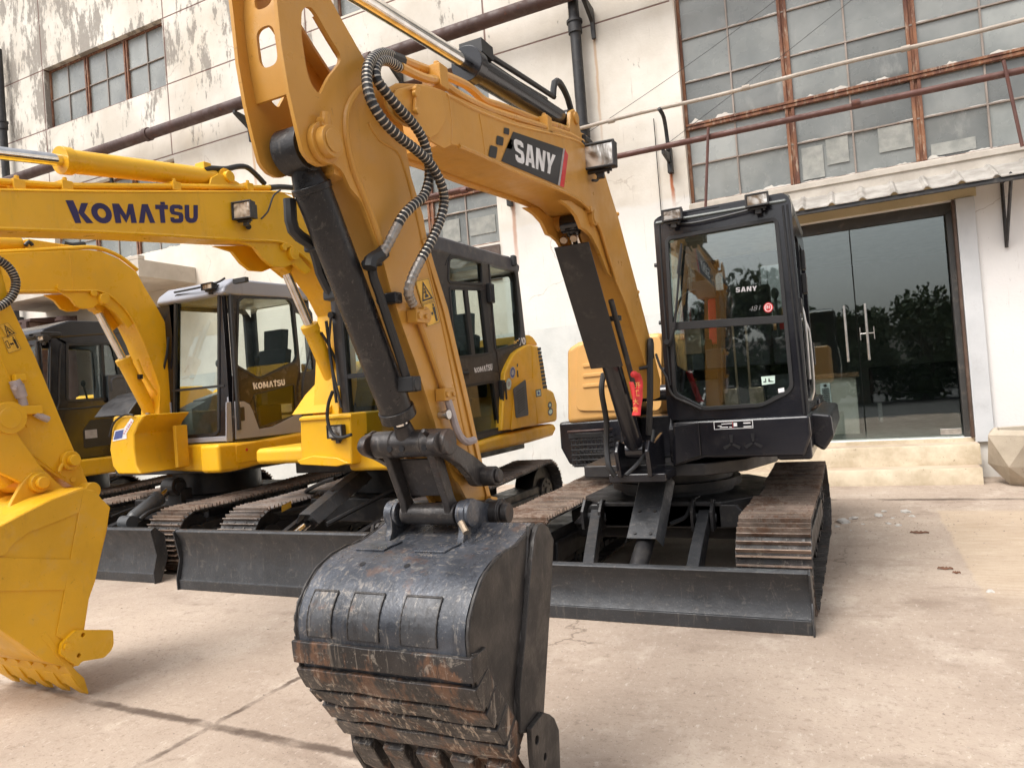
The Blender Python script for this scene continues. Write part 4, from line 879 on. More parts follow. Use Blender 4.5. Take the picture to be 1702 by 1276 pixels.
# ---- house
b = B()
fr = PY([(1118, 702), (1345, 690), (1349, 722), (1338, 758), (1172, 761), (1118, 776)], 5.02)
prism(b, 'y', fr, 5.02, 5.6)
obj('front_panel', b, M['blk'], ex, .018)
b = B(); q_ = PY([(1121, 707), (1162, 701), (1166, 757), (1123, 772)], 5.015); prism(b, 'y', q_, 5.0, 5.018); obj('access_cover', b, M['blk'], ex, .008)
b = B(); prism(b, 'x', [(5.05, .93), (8.0, .93), (8.05, 1.2), (5.05, 1.2)], -.52, -.30); prism(b, 'y', [(-.31, 1.0), (-.315, 1.22), (-.18, 1.2), (-.17, 1.05), (-.24, .95)], 5.35, 7.2)
box(b, -1.62, -.52, 5.61, 7.9, .93, 1.2); obj('side_skirt', b, M['blk'], ex, .02)
b = B(); prism(b, 'z', [(-1.9, 5.08), (-1.0, 5.05), (-.75, 5.3), (-.6, 5.8), (-.6, 6.9), (-2.4, 6.9), (-2.4, 6.3), (-2.0, 6.1)], .835, .925); obj('slew_deck', b, M['blk_mat'], ex, .01)
b = B(); prism(b, 'x', [(5.10, .93), (5.10, 1.17), (5.16, 1.22), (5.3, 1.5), (5.38, 1.55), (5.62, 1.50), (5.8, 1.3), (5.8, .93)], -1.245, -1.205); prism(b, 'x', [(5.10, .93), (5.10, 1.17), (5.16, 1.22), (5.3, 1.5), (5.38, 1.55), (5.62, 1.50), (5.8, 1.3), (5.8, .93)], -1.60, -1.56)
prism(b, 'x', [(4.70, .88), (4.66, 1.06), (4.72, 1.13), (4.84, 1.10), (5.1, 1.15), (5.1, .86)], -1.31, -1.28); prism(b, 'x', [(4.70, .88), (4.66, 1.06), (4.72, 1.13), (4.84, 1.10), (5.1, 1.15), (5.1, .86)], -1.52, -1.49)
box(b, -1.56, -1.245, 5.5, 5.8, .93, 1.25); box(b, -1.6, -1.2, 4.75, 5.4, .84, .90)
cyl(b, (-1.63, 5.4, 1.43), (-1.19, 5.4, 1.43), .06); obj('boom_bracket', b, M['blk'], ex, .01)
# counterweight, engine cover
b = B(); prism(b, 'y', PY([(928, 702), (1100, 690), (1100, 770), (946, 773), (931, 745)], 6.3), 6.3, 8.1); box(b, -2.52, -.33, 7.3, 8.2, .95, 1.26); obj('counterweight', b, M['blk'], ex, .03)
oc = PY([(941, 580), (960, 568), (1100, 552), (1100, 690), (942, 705)], 6.28)
b = B(); prism(b, 'y', oc, 6.28, 7.9, ); cov = obj('engine_cover', b, M['gold_pale'], ex, .05, seg=4)
b = B(); q_ = rounded(PY([(960, 572), (1100, 558), (1100, 683), (957, 683)], 6.27), .08); prism(b, 'y', q_, 6.262, 6.279); hp = obj('hatch', b, M['gold_pale'], cov, .007)
b = B()
for k in range(3):
    for z in [PY([(968, 606+17*k)], 6.25)[0]]: prism(b, 'y', rounded([(z[0], z[1]-.026), (z[0]+.33, z[1]-.02), (z[0]+.33, z[1]+.012), (z[0], z[1]+.006)], .012), 6.250, 6.264)
obj('louvre', b, M['gold_pale'], hp, .005)
b = B(); box(b, -1.9, -.4, 6.7, 8.0, 1.27, 1.95); obj('rear_cover', b, M['gold_pale'], ex, .05)
# ---- cab
CYF = 5.12
cab = B()
out = rounded(PY([(1110, 699), (1086, 366), (1100, 357), (1303, 320), (1314, 332), (1345, 690)], CYF), .06)
opn = rounded(PY([(1122, 655), (1108, 397), (1290, 364), (1316, 642), (1308, 652), (1266, 673), (1168, 679)], CYF), .035)
prism(cab, 'y', out, CYF, CYF+.07, [opn])
XL, XR, ZT, ZB = -1.235, -.325, 2.66, 1.22
side = [(CYF+.071, ZB), (6.65, ZB), (6.68, 1.9), (6.6, 2.62), (CYF+.071, ZT-.02)]
w1 = rounded([(CYF+.16, 1.62), (5.86, 1.55), (5.86, 2.5), (CYF+.16, 2.5)], .05); w2 = rounded([(5.95, 1.75), (6.55, 1.75), (6.5, 2.48), (5.95, 2.5)], .05); w3 = rounded([(CYF+.18, 1.32), (5.8, 1.32), (5.8, 1.5), (CYF+.18, 1.54)], .03)
prism(cab, 'x', side, XR-.05, XR, [w1, w2, w3]); prism(cab, 'x', side, XL, XL+.05, [w1, w2])
prism(cab, 'y', [(XL+.05, ZB), (XR-.05, ZB), (XR-.05, 2.6), (XL+.05, 2.6)], 6.55, 6.6, [rounded([(XL+.16, 1.75), (XR-.16, 1.75), (XR-.16, 2.45), (XL+.16, 2.45)], .05)])
cabo = obj('cab', cab, M['blk'], ex, .012)
b = B(); rp = [(CYF-.02, ZT-.02), (CYF+.02, ZT+.03), (5.3, ZT+.075), (6.5, ZT+.05), (6.66, ZT-.02)]
prism(b, 'x', rp, XL-.005, XR+.005); obj('cab_roof', b, paint('dusty_roof_paint', (.07, .08, .075), .3, .2, dusta=.3), cabo, .03, seg=3)
b = B(); box(b, XL+.05, XR-.05, CYF+.08, 6.55, ZB, ZB+.03); box(b, XL+.051, XR-.051, CYF+.08, 6.54, 2.56, 2.6); obj('cab_lining', b, M['inter'], cabo)
b = B(); seal(b, 'y', opn, CYF-.012, CYF+.02, .012)
mr = PY([(1114, 536), (1303, 524), (1305, 536), (1115, 549)], CYF); prism(b, 'y', mr, CYF-.014, CYF+.03)
obj('window_seal', b, M['rub'], cabo, .004)
ws = pane('windscreen', cabo, 'y', grow(opn, -.004), CYF+.022, .006, M['gl_front'])
for wv, nm in ((w1, 'door_window'), (w2, 'rear_side_window'), (w3, 'lower_door_window')): pane(nm, cabo, 'x', wv, XR-.03, .006, M['gl_dark'])
pane('side_window', cabo, 'x', w1, XL+.02, .006, M['gl']); pane('side_window', cabo, 'x', w2, XL+.02, .006, M['gl'])
# pillar trims, grab rail, door seams, mirror stay
b = B()
for pts in ([(1301, 342), (1311, 440), (1324, 560), (1337, 688)], [(1308, 340), (1318, 440), (1331, 560), (1343, 686)]):
    tube(b, smooth_path(quadY(pts, CYF-.004), .1), .007, 8)
tube(b, smooth_path(quadY([(1096, 372), (1100, 450), (1108, 560), (1114, 640)], CYF-.004), .1), .006, 6)
obj('pillar_trim', b, M['rub'], cabo)
b = B(); tube(b, smooth_path([Vector((XR+.03, 5.32, 1.45)), Vector((XR+.03, 5.32, 1.85)), Vector((XR+.01, 5.32, 1.98))], .03), .011, 8); tube(b, smooth_path([Vector((XR+.0, 5.5, 1.3)), Vector((XR+.04, 5.5, 1.36)), Vector((XR+.04, 5.5, 1.8)), Vector((XR+.0, 5.5, 1.88))], .03), .010, 8); obj('grab_rail', b, M['alu'], cabo)
b = B(); box(b, XR+.001, XR+.03, 5.16, 5.26, 1.9, 2.0); box(b, XR+.001, XR+.03, 5.9, 6.0, 1.4, 1.5); box(b, XR+.001, XR+.035, 5.88, 5.98, 2.1, 2.25); box(b, XR+.001, XR+.03, 6.0, 6.1, 2.3, 2.45); box(b, XR+.001, XR+.05, 5.86, 5.94, 1.55, 1.72); obj('door_hinge', b, M['blk_mat'], cabo, .006)
b = B(); tube(b, smooth_path(quadY([(1090, 588), (1098, 610), (1108, 627), (1113, 648), (1123, 661), (1140, 668), (1166, 680)], CYF-.02), .03), .009, 8); obj('washer_hose', b, M['bkiron'], cabo)
b = B(); tube(b, quadY([(1121, 547), (1133, 405)], CYF-.03), .008, 6); cyl(b, AY(1127, 455, CYF-.035), AY(1132, 404, CYF-.03), .011, .004, n=8); cyl(b, AY(1112, 575, CYF-.02), AY(1121, 545, CYF-.035), .011, n=8); cyl(b, AY(1108, 568, CYF-.0), AY(1108, 568, CYF-.05), .02, n=12); obj('wiper', b, M['rub'], cabo)
b = B(); 
for z in (2.36, 1.94, 1.6): cyl(b, (XL-.03, CYF+.05, z), (XL+.0, CYF+.05, z), .015, n=10)
obj('pillar_stud', b, M['blk_mat'], cabo)
for px_, s in (((1117, 357), 1), ((1258, 332), 1.05)): lamp(cabo, AY(*px_, 5.03), .145*s, .085*s, .09)
pipes('lamp_wire', cabo, [(quadY([(1122, 372), (1150, 371), (1190, 363), (1235, 352), (1258, 346)], 5.08), .009)], M['rub'])
# inside the cab
seat(cabo, -.82, 6.0, 1.58, M['fabric'])
b = B(); prism(b, 'x', [(6.28, 1.80), (6.36, 1.80), (6.44, 2.2), (6.36, 2.2)], -1.12, -1.04); prism(b, 'x', [(6.1, 1.62), (6.36, 1.62), (6.4, 1.95), (6.3, 1.95)], -.56, -.44); obj('red_cover', b, M['redfab'], cabo, .02)
b = B(); box(b, -1.04, -.60, 6.33, 6.42, 1.86, 2.08); obj('white_cover', b, M['whfab'], cabo, .02)
b = B()
for x, yt in ((-.80, 5.42), (-.71, 5.44)): cyl(b, (x-.01, 5.55, 1.26), (x+.01, yt, 1.92), .008); 
box(b, -.90, -.62, 5.50, 5.62, 1.255, 1.30); prism(b, 'x', [(5.5, 1.3), (5.62, 1.3), (5.52, 1.42), (5.46, 1.42)], -.9, -.8); prism(b, 'x', [(5.5, 1.3), (5.62, 1.3), (5.52, 1.42), (5.46, 1.42)], -.72, -.62)
box(b, -1.14, -1.02, 5.4, 5.5, 1.7, 1.9); obj('travel_lever', b, M['bolt'], cabo, .004)
b = B()
for j in range(2):
    for k in range(5): box(b, -1.0+.34*j, -.82+.34*j, 5.9, 5.905, 1.30+.028*k, 1.312+.028*k)
box(b, -1.2, -.38, 5.905, 5.92, 1.26, 1.50); obj('heater_panel', b, [M['grill']], cabo)
# mirror on stay seen through the screen, folded against the boom side
b = B(); box(b, -1.02, -.86, 5.22, 5.25, 2.08, 2.21); tube(b, smooth_path([Vector((-1.2, 5.2, 1.85)), Vector((-1.1, 5.2, 2.1)), Vector((-1.0, 5.22, 2.15))], .03), .01, 8); obj('mirror', b, M['rub'], cabo, .015)
# marks on the glass and panels
b = B(); o_ = Vector((0, -.0015, 0)); yq = CYF+.020
lettering(b, quadY([(1223, 478), (1258, 475), (1258, 483), (1223, 486)], yq), 'SANY', .16, mi=4)
text_mesh('481', quadY([(1247, 509), (1264, 507), (1262, 515), (1245, 518)], yq), b, -.03, 4)
decal(b, quadY([(1269, 503), (1285, 502), (1285, 519), (1269, 520)], yq), [circ(.5, .5, .5, .5)], 1); decal_h(b, [v+o_ for v in quadY([(1269, 503), (1285, 502), (1285, 519), (1269, 520)], yq)], circ(.5, .5, .40, .40), [circ(.5, .5, .34, .34)], 0)
text_mesh('(81)', [v+o_ for v in quadY([(1272, 508), (1283, 507), (1283, 514), (1272, 515)], yq)], b, .01, 0)
decal(b, quadY([(1110, 395), (1119, 393), (1120, 403), (1110, 404)], yq), [FULL], 2); lq = quadY([(1265, 626), (1288, 624), (1288, 637), (1267, 640)], yq); decal(b, lq, [FULL], 2)
lq = [v+o_ for v in lq]; decal(b, lq, [[(.12, .3), (.34, .3), (.34, .75), (.27, .75), (.27, .42), (.12, .42)], [(.5, .3), (.9, .22), (.9, .3), (.62, .42), (.6, .7), (.52, .7)]], 3)
decal(b, quadY([(1293, 646), (1303, 644), (1304, 651), (1294, 653)], yq), [FULL], 0)
obj('glass_stickers', b, [M['white'], M['red'], M['paleg'], M['bkink'], M['greyink']], ws, fix=False)
b = B(); lq = quadY([(1186, 701), (1251, 698), (1252, 711), (1187, 714)], 5.018); decal_h(b, lq, FULL, [[(.015, .06), (.985, .06), (.985, .94), (.015, .94)]])
l2 = [v+o_ for v in lq]; decal(b, lq, [[(.2, .62), (.48, .66), (.48, .76), (.2, .72)], [(.1, .4), (.2, .4), (.2, .5), (.1, .5)], [(.15, .2), (.36, .2), (.36, .32), (.15, .32)], [(.51, .3), (.60, .3), (.60, .78), (.51, .78)], [(.76, .6), (.94, .6), (.94, .74), (.76, .74)], [(.76, .16), (.96, .16), (.96, .28), (.76, .28)], [(.40, .18), (.46, .18), (.46, .3), (.40, .3)]])
decal(b, lq, [[(.485, .06), (.495, .06), (.495, .94), (.485, .94)]], 1); obj('rating_label', b, [M['white'], M['red']], ex, fix=False)
b = B()
for cx_, cy_ in ((1216, 737), (1252, 735)):
    c = AY(cx_, cy_, 5.014)
    for a in (90, 210, 330):
        d = Vector((math.cos(R(a)), 0, math.sin(R(a)))); e = Vector((-d.z, 0, d.x)); p0, p1 = c+d*.008, c+d*.062
        b.faces.new([b.verts.new(v) for v in (p0-e*.007, p0+e*.007, p1+e*.012, p1-e*.012)])
tri = obj('embossed_emblem', b, M['bkink'], ex, fix=False)
# ---- boom
tip = [(690, 213), (672, 208), (657, 197), (645, 180), (641, 162), (647, 146), (660, 138), (709, 140), (733, 149)]
bo = PX(tip+[(795, 177), (861, 203), (930, 220), (960, 231), (977, 243), (992, 262), (1005, 287), (1015, 320), (1028, 362), (1057, 470), (1087, 586), (1098, 632), (1097, 660), (1088, 664), (1075, 610), (1040, 505), (1023, 464), (1007, 412), (998, 382), (982, 353), (967, 336), (943, 322), (906, 306), (860, 287), (800, 259), (763, 243), (752, 241), (739, 247), (711, 231)], NX)
full = bo
b = B(); prism(b, 'x', full, NX-.012, NX); prism(b, 'x', full, FX, FX+.012)
boom = obj('boom', b, M['gold'], ex, .004)
box_in = grow(bo, -.012); ky = PX([(739, 200)], NX)[0][0]
b = B(); core = [p for p in box_in if p[0] > ky-.02]
prism(b, 'x', [(p[0], p[1]) for p in box_in if p[0] > ky-.03], FX+.0121, NX-.0121); obj('box_section', b, M['gold'], boom, .004)
# tip cover plate, weld lines, lock bracket
b = B(); prism(b, 'x', PX([(672, 205), (690, 213), (711, 232), (724, 224), (735, 205), (738, 196), (733, 178), (728, 150), (690, 141), (655, 150), (648, 165), (655, 190)], NX+.0), NX+.001, NX+.012); obj('fork_plate', b, M['gold'], boom, .004)
b = B(); prism(b, 'x', PX([(682, 148), (694, 147), (691, 162), (693, 190), (685, 186), (687, 160)], NX+.014), NX+.0125, NX+.028)
for p in ((687, 157), (690, 186), (688, 150)): c = AX(*p, NX+.028); cyl(b, c, c+Vector((.014, 0, 0)), .012, n=8)
obj('pin_lock', b, M['gold'], boom, .003)
b = B()
for pts in ([(745, 160), (750, 200), (750, 240)], [(796, 190), (802, 225), (806, 258)]): tube(b, smooth_path(quadX(pts, NX+.0), .03), .004, 5)
tube(b, smooth_path(quadX([(742, 158), (795, 185), (861, 210), (930, 226), (965, 238), (985, 258)], NX), .05), .006, 5)
obj('weld_seam', b, M['gold'], boom)
# flange lip along the lower edge and gusset with the cylinder pin
b = B(); P = smooth_path(quadX([(763, 243), (800, 259), (860, 287), (906, 306), (943, 322), (967, 336), (982, 353), (998, 382), (1007, 412), (1023, 464)], NX), .05); tube(b, P, .009, 6); P = [Vector((FX, p.y, p.z)) for p in P]; tube(b, P, .009, 6); obj('lower_flange', b, M['gold'], boom)
gs = PX([(928, 333), (945, 334), (962, 346), (980, 358), (990, 378), (1003, 415), (1021, 466), (1008, 455), (992, 415), (980, 392), (972, 384), (964, 380), (956, 360), (944, 345)], NX-.03)
b = B(); prism(b, 'x', gs, NX-.04, NX-.018); prism(b, 'x', gs, FX+.018, FX+.04); obj('gusset', b, M['gold'], boom, .004)
b = B(); c = AX(978, 362, NX-.03); cyl(b, (FX, c.y, c.z), (NX+.01, c.y, c.z), .05); cyl(b, (NX+.01, c.y, c.z), (NX+.016, c.y, c.z), .038); cyl(b, c+Vector((0, -.06, .03)), c+Vector((.045, -.06, .03)), .018, n=10); obj('cylinder_pin', b, M['gold'], boom, .004)
PINB = Vector((CX_, c.y-.02, c.z-.02))
# logo panel on the boom
b = B(); e = NX+.0025
decal(b, quadX([(853, 219), (936, 247), (927, 308), (833, 268)], e), [[(0, 0), (1, 0), (1, 1), (0, 1)]], 0)
decal(b, quadX([(848, 232), (856, 233), (850, 249), (842, 246)], e), [FULL], 0)
for q_ in ([(838, 212), (847, 214), (846, 225), (837, 222)], [(826, 225), (837.5, 229), (836, 243), (824.5, 240)], [(815, 241), (827.5, 245), (824.5, 264), (811.5, 260)]):
    b_ = quadX(q_, e); decal(b, b_, [rounded(FULL, .18, 3)], 0)
decal(b, quadX([(936.5, 247), (939, 248), (930.5, 309), (927.5, 308)], e), [FULL], 3); decal(b, quadX([(939.2, 248), (944.5, 258), (937.5, 312), (930.8, 309)], e), [FULL], 2)
lettering(b, quadX([(853, 229.5), (923.5, 258.5), (918.5, 291), (857.5, 268.5)], e+.001), 'SANY', .07, 1)
obj('logo_panel', b, [M['bkink'], M['white'], M['red'], M['greyink']], boom, fix=False)
lamp(boom, AX(1001, 265, NX+.07)+Vector((0, -.08, 0)), .20, .145, .12, roll=R(2))
b = B(); tube(b, smooth_path(quadX([(985, 300), (992, 300), (995, 294), (991, 288)], NX+.03), .01), .008, 8); obj('lamp_cable', b, M['rub'], boom)
b = B()
for p in ((1024, 357), (1058, 487)): c = AX(*p, NX-.02); cyl(b, c, c+Vector((0, .03, .01)), .014, n=8)
obj('pipe_stud', b, M['gold'], boom)
# hard lines along the top of the boom
l1 = [(664, 99), (690, 109), (723, 121), (740, 126), (775, 142), (792, 156), (806, 168), (836, 178), (895, 201), (914, 206), (942, 215), (973, 230)]
l2 = [(666, 112), (690, 124), (709, 131), (731, 135), (754, 152), (778, 166), (810, 181), (836, 190), (897, 209), (942, 223), (968, 236)]
pipes('hydraulic_line', boom, [(quadX(l1, NX-.06), .017), (quadX(l2, NX-.02), .016)], M['gold'])
b = B()
for p in ((727, 127), (905, 207)): c = AX(*p, NX-.03); box(b, c.x-.05, c.x+.03, c.y-.03, c.y+.03, c.z-.05, c.z+.035); cyl(b, c+Vector((0, 0, .03)), c+Vector((0, 0, .055)), .012, n=8)
obj('line_clamp', b, M['gold'], boom, .008)
pipes('hose_end', boom, [(quadX([(969, 229), (980, 238), (988, 252)], NX-.04), .02), (quadX([(966, 237), (976, 247), (984, 262)], NX-.01), .014)], M['rub'])
# ---- boom cylinder with flat guard
FOOT = Vector((CX_, 4.78, 1.06)); dd = (PINB-FOOT).normalized()
ram(ex, FOOT, PINB, .062, .032, .56, M['blk'], name='boom_cylinder')
gq = [AX(920, 402, CX_-.10), AX(968, 398, CX_+.10), AX(1031, 604, CX_+.10), AX(1003, 619, CX_+.0), AX(988, 620, CX_-.10)]
nb = Vector((0, -dd.z, dd.y)); nb = nb if nb.y < 0 else -nb
g0, g1 = PINB-dd*.09+nb*.085, PINB-dd*.93+nb*.085
b = B(); vs = []
for p in (g0, g1):
    for x in (-.105, .105):
        for k in (0, .01): vs.append(b.verts.new(p+Vector((x, 0, 0))+nb*k))
for ix in ((0, 2, 6, 4), (1, 5, 7, 3), (0, 1, 3, 2), (4, 6, 7, 5), (0, 4, 5, 1), (2, 3, 7, 6)): b.faces.new([vs[i] for i in ix])
cyl(b, PINB-dd*.5+Vector((.12, 0, 0))+nb*.03, PINB-dd*1.22+Vector((.12, 0, 0))+nb*.03, .018, n=10); box(b, CX_+.02, CX_+.14, PINB.y-.02+.35, PINB.y+.35+.03, 1.9, 1.93)
obj('rod_guard', b, M['blk_mat'], ex, .003)
b = B()
for x in (-.03, .03): c = PINB-dd*.05+nb*.09+Vector((x, 0, 0)); cyl(b, c, c+nb*.02, .022, n=14)
obj('guard_bolt', b, M['bolt'], ex, .004)
pipes('boom_hose', ex, [([FOOT+Vector((.13, .1, .62)), FOOT+Vector((.15, .05, .72)), FOOT+Vector((.16, -.02, .70)), FOOT+Vector((.14, -.03, .4)), FOOT+Vector((.1, 0, .1))], .022), ([AX(1003, 622, CX_-.13), AX(1000, 650, CX_-.13), AX(1008, 700, CX_-.15), AX(1008, 740, CX_-.17), AX(1012, 775, CX_-.15), AX(1022, 790, CX_-.12)], .02), ([AX(1040, 790, CX_), AX(1060, 770, CX_+.06), AX(1082, 740, CX_+.08), AX(1086, 715, CX_+.08)], .014), ([FOOT+Vector((.08, -.04, .55)), FOOT+Vector((.15, -.04, .56))], .012)], M['rub'])
# ---- arm
AN, AF = -1.32, -1.49
horn = [(621, 388), (601, 335), (590, 322), (582, 312), (572, 290), (566, 281), (556, 273), (548, 273), (541, 276), (530, 276), (517, 269), (508, 258), (503, 249), (494, 212), (480, 150), (468, 78), (460, 0), (452, -70), (460, -120), (492, -128), (520, -90), (550, 0), (564, 26), (604, 96), (625, 130), (652, 165), (668, 200), (676, 252), (683, 293), (703, 358), (717, 440), (739, 512), (772, 655), (795, 762), (814, 842), (812, 850), (796, 856), (784, 846), (764, 806), (752, 792), (735, 750), (722, 700), (706, 650), (690, 600), (670, 545), (652, 490), (636, 432)]
hole = rounded(PX([(501, 20), (508, 11), (518, 12), (528, 27), (546, 59), (566, 91), (566, 103), (558, 114), (546, 129), (533, 156), (529, 155), (518, 142), (510, 118), (501, 60)], AN), .02, 2)
am = PX(horn, AN)
b = B(); prism(b, 'x', am, AN-.012, AN, [hole]); prism(b, 'x', am, AF, AF+.012, [hole])
arm = obj('arm', b, M['gold'], ex)
boxp = PX([(556, 290), (566, 240), (575, 200), (598, 160), (625, 140), (652, 168), (668, 200), (676, 252), (683, 293), (703, 358), (717, 440), (739, 512), (772, 655), (795, 762), (812, 838), (792, 850), (766, 804), (740, 752), (726, 702), (710, 652), (694, 602), (674, 547), (656, 492), (640, 432), (624, 385), (600, 330), (580, 300)], AN)
b = B(); prism(b, 'x', grow(boxp, -.008), AF+.0121, AN-.0121); obj('box_section', b, M['gold'], arm)
# web between the two horn plates: strip with oval slots, following the front edge
fe = smooth_path([Vector((0, y, z)) for y, z in PX([(478, -90), (476, 0), (484, 78), (492, 125), (497, 150)], AN)], .06)
b = B(); x0, x1 = AF+.0125, AN-.0125; xm = (x0+x1)/2; L_ = [0]
for i in range(1, len(fe)): L_.append(L_[-1]+(fe[i]-fe[i-1]).length)
def fy(s):
    s = max(0, min(L_[-1]-1e-4, s))
    for i in range(1, len(fe)):
        if L_[i] >= s: return fe[i-1].lerp(fe[i], (s-L_[i-1])/(L_[i]-L_[i-1]))
    return fe[-1]
hs_ = []; s = .05
while s < L_[-1]-.08: hs_.append(rounded([(xm-.033, s), (xm+.033, s), (xm+.033, s+.11), (xm-.033, s+.11)], .032, 5)); s += .16
bb = B(); ns = int(L_[-1]/.02); outl = [(x0, L_[-1]*k/ns) for k in range(ns+1)]+[(x1, L_[-1]*(ns-k)/ns) for k in range(ns+1)]
prism(bb, 'z', outl, 0, .01, hs_)
for v in bb.verts: p = fy(v.co.y); off = v.co.z; v.co = Vector((v.co.x, p.y+off, p.z))
obj('web_plate', bb, M['gold'], arm, ang=40)
b = B(); fe2 = PX([(548, 20), (572, 62), (600, 108), (622, 140)], AN)
for i in range(3): pass
prism(b, 'x', [fe2[0], fe2[1], fe2[2], fe2[3], (fe2[3][0]-.012, fe2[3][1]-.004), (fe2[2][0]-.012, fe2[2][1]-.004), (fe2[1][0]-.012, fe2[1][1]-.004), (fe2[0][0]-.012, fe2[0][1]-.004)], x0, x0+.045); prism(b, 'x', [fe2[0], fe2[1], fe2[2], fe2[3], (fe2[3][0]-.012, fe2[3][1]-.004), (fe2[2][0]-.012, fe2[2][1]-.004), (fe2[1][0]-.012, fe2[1][1]-.004), (fe2[0][0]-.012, fe2[0][1]-.004)], x1-.045, x1); obj('rear_web', b, M['gold'], arm)
# raised rim around the arm boss, side weld lines
b = B(); rim = smooth_path(quadX([(625, 138), (605, 145), (590, 158), (578, 180), (574, 205), (577, 240), (586, 280), (600, 315), (612, 345), (622, 372), (640, 425)], AN+.002), .03); tube(b, rim, .011, 8)
tube(b, smooth_path(quadX([(612, 205), (630, 233), (652, 246), (664, 259), (673, 285), (684, 325), (706, 420), (735, 540), (766, 690), (784, 770)], AN), .04), .005, 6)
tube(b, smooth_path(quadX([(735, 720), (748, 765), (762, 785), (778, 792)], AN), .03), .005, 6)
obj('rim', b, M['gold'], arm)
b = B(); prism(b, 'x', PX([(700, 400), (707, 396), (720, 442), (742, 512), (775, 655), (798, 762), (818, 842), (812, 845), (795, 775), (768, 655), (735, 515), (713, 444)], AN+.001), AN+.001, AN+.008); prism(b, 'x', PX([(808, 824), (819, 826), (818, 844), (808, 846)], AN+.009), AN+.0085, AN+.03); obj('edge_strip', b, M['gold'], arm, .002)
# bucket cylinder upper pin
c = AX(533, 240, AN); b = B(); cyl(b, (AF-.03, c.y, c.z), (AF-.0005, c.y, c.z), .045, n=36); cyl(b, (AN+.0005, c.y, c.z), (AN+.045, c.y, c.z), .045, n=36); cyl(b, (AN+.0455, c.y, c.z), (AN+.049, c.y, c.z), .033, n=30); cyl(b, (AN+.0008, c.y, c.z), (AN+.02, c.y, c.z), .058, n=30)
cyl(b, c+Vector((.0, .005, .06)), c+Vector((.03, .005, .06)), .02, n=12); cyl(b, c+Vector((.02, 0, .045)), c+Vector((.025, .0, .085)), .014, n=10); obj('pin_boss', b, M['gold'], arm, .005)
UP = Vector(((AN+AF)/2, c.y, c.z))
LP = PX([(680, 737)], CX_)[0]; LPV = Vector((CX_, LP[0], LP[1])); dv = (LPV-UP).normalized()
b = B(); s0 = UP+dv*.10; s1 = LPV-dv*.105; cyl(b, s0, s1, .056, n=40); cyl(b, s0-dv*.0, s0+dv*.02, .060, n=40); cyl(b, s1-dv*.035, s1+dv*.003, .062, n=40); cyl(b, UP+dv*.02, s0+dv*.005, .035, .054, n=24); cyl(b, UP-Vector((.045, 0, 0)), UP+Vector((.045, 0, 0)), .066, n=32)
bc = obj('bucket_cylinder', b, worn_metal('scuffed_black_barrel', (.020, .019, .020), .0, .10, (1, 1, 1), .62, .30, amp=.5), ex, .003)
b = B(); cyl(b, s1, LPV-dv*.07, .024, n=24); obj('rod', b, M['chrome'], bc)
b = B(); cyl(b, LPV-dv*.078, LPV-dv*.03, .030, .036, n=24); cyl(b, (CX_-.055, LP[0], LP[1]), (CX_+.055, LP[0], LP[1]), .044, n=28); obj('rod_eye', b, M['link'], bc, .003)
pipes('cylinder_pipe', bc, [(quadX([(614, 430), (617, 440), (621, 462), (630, 487), (645, 533), (662, 585), (677, 632)], CX_+.075), .0145), ([s0+Vector((-.075, -.01, -.03)), s0+Vector((-.078, 0, -.12))]+[UP+dv*(.28)+Vector((-.075, .0, 0)), UP+dv*(.36)+Vector((-.085, -.0, 0)), UP+dv*.44+Vector((-.075, 0, 0))], .019)], M['rub'])
b = B()
for p, s in (((652, 497), 1), ((677, 640), 1.4), ((622, 436), .8)): c = AX(*p, CX_+.07); cyl(b, c+Vector((-.055*s, -.0, .0)), c+Vector((.03*s, 0, 0)), .017*s, n=12); box(b, c.x-.02*s, c.x+.028*s, c.y-.02*s, c.y+.02*s, c.z-.016*s, c.z+.02*s)
for u in (.28, .44): c = UP+dv*u+Vector((-.08, 0, 0)); box(b, c.x-.02, c.x+.05, c.y-.02, c.y+.02, c.z-.015, c.z+.015)
obj('pipe_clamp', b, M['rub'], bc, .006)
# corrugated hoses
ha = [(664, 101), (644, 90), (627, 92), (612, 109), (610, 138), (617, 168), (637, 201), (663, 227), (696, 253), (717, 275), (732, 303), (738, 330), (733, 362), (716, 402), (697, 436), (684, 464), (679, 486), (686, 505)]
hb = [(664, 113), (645, 102), (630, 103), (624, 118), (628, 135), (644, 157), (663, 180), (686, 205), (702, 230), (711, 260), (713, 296), (704, 326), (686, 342), (669, 360), (654, 388), (644, 408), (634, 424)]
def lift(px_, xa, xb, xm_):
    n = len(px_); out = []
    for i, p in enumerate(px_):
        t = i/(n-1); x = (xa*(1-t)+xb*t)+(xm_-(xa+xb)/2)*math.sin(math.pi*t)*1.0; out.append(AX(*p, x))
    return out
coil_hose('corrugated_hose', ex, lift(ha, -1.31, -1.29, -1.20), .0150, [M['rub'], M['coil'], M['foil']], foil_from=.86)
coil_hose('corrugated_hose', ex, lift(hb, -1.29, -1.31, -1.23), .0150, [M['rub'], M['coil'], M['foil']], foil_from=.88)
pipes('hose_elbow', ex, [(quadX([(637, 419), (628, 427), (617, 433), (614, 446)], -1.315), .023), (quadX([(637, 90), (650, 95), (668, 102)], -1.30), .021)], M['rub'])
pipes('arm_line', arm, [(quadX([(686, 500), (691, 520), (706, 560), (720, 600), (738, 652)], AN+.012), .010)], M['gold'])
b = B()
for p in ((690, 527), (736, 656)): c = AX(*p, AN+.012); box(b, c.x-.01, c.x+.03, c.y-.035, c.y+.035, c.z-.022, c.z+.022); cyl(b, c+Vector((.03, -.02, 0)), c+Vector((.038, -.02, 0)), .013, n=6); cyl(b, c+Vector((.03, .02, 0)), c+Vector((.038, .02, 0)), .01, n=6)
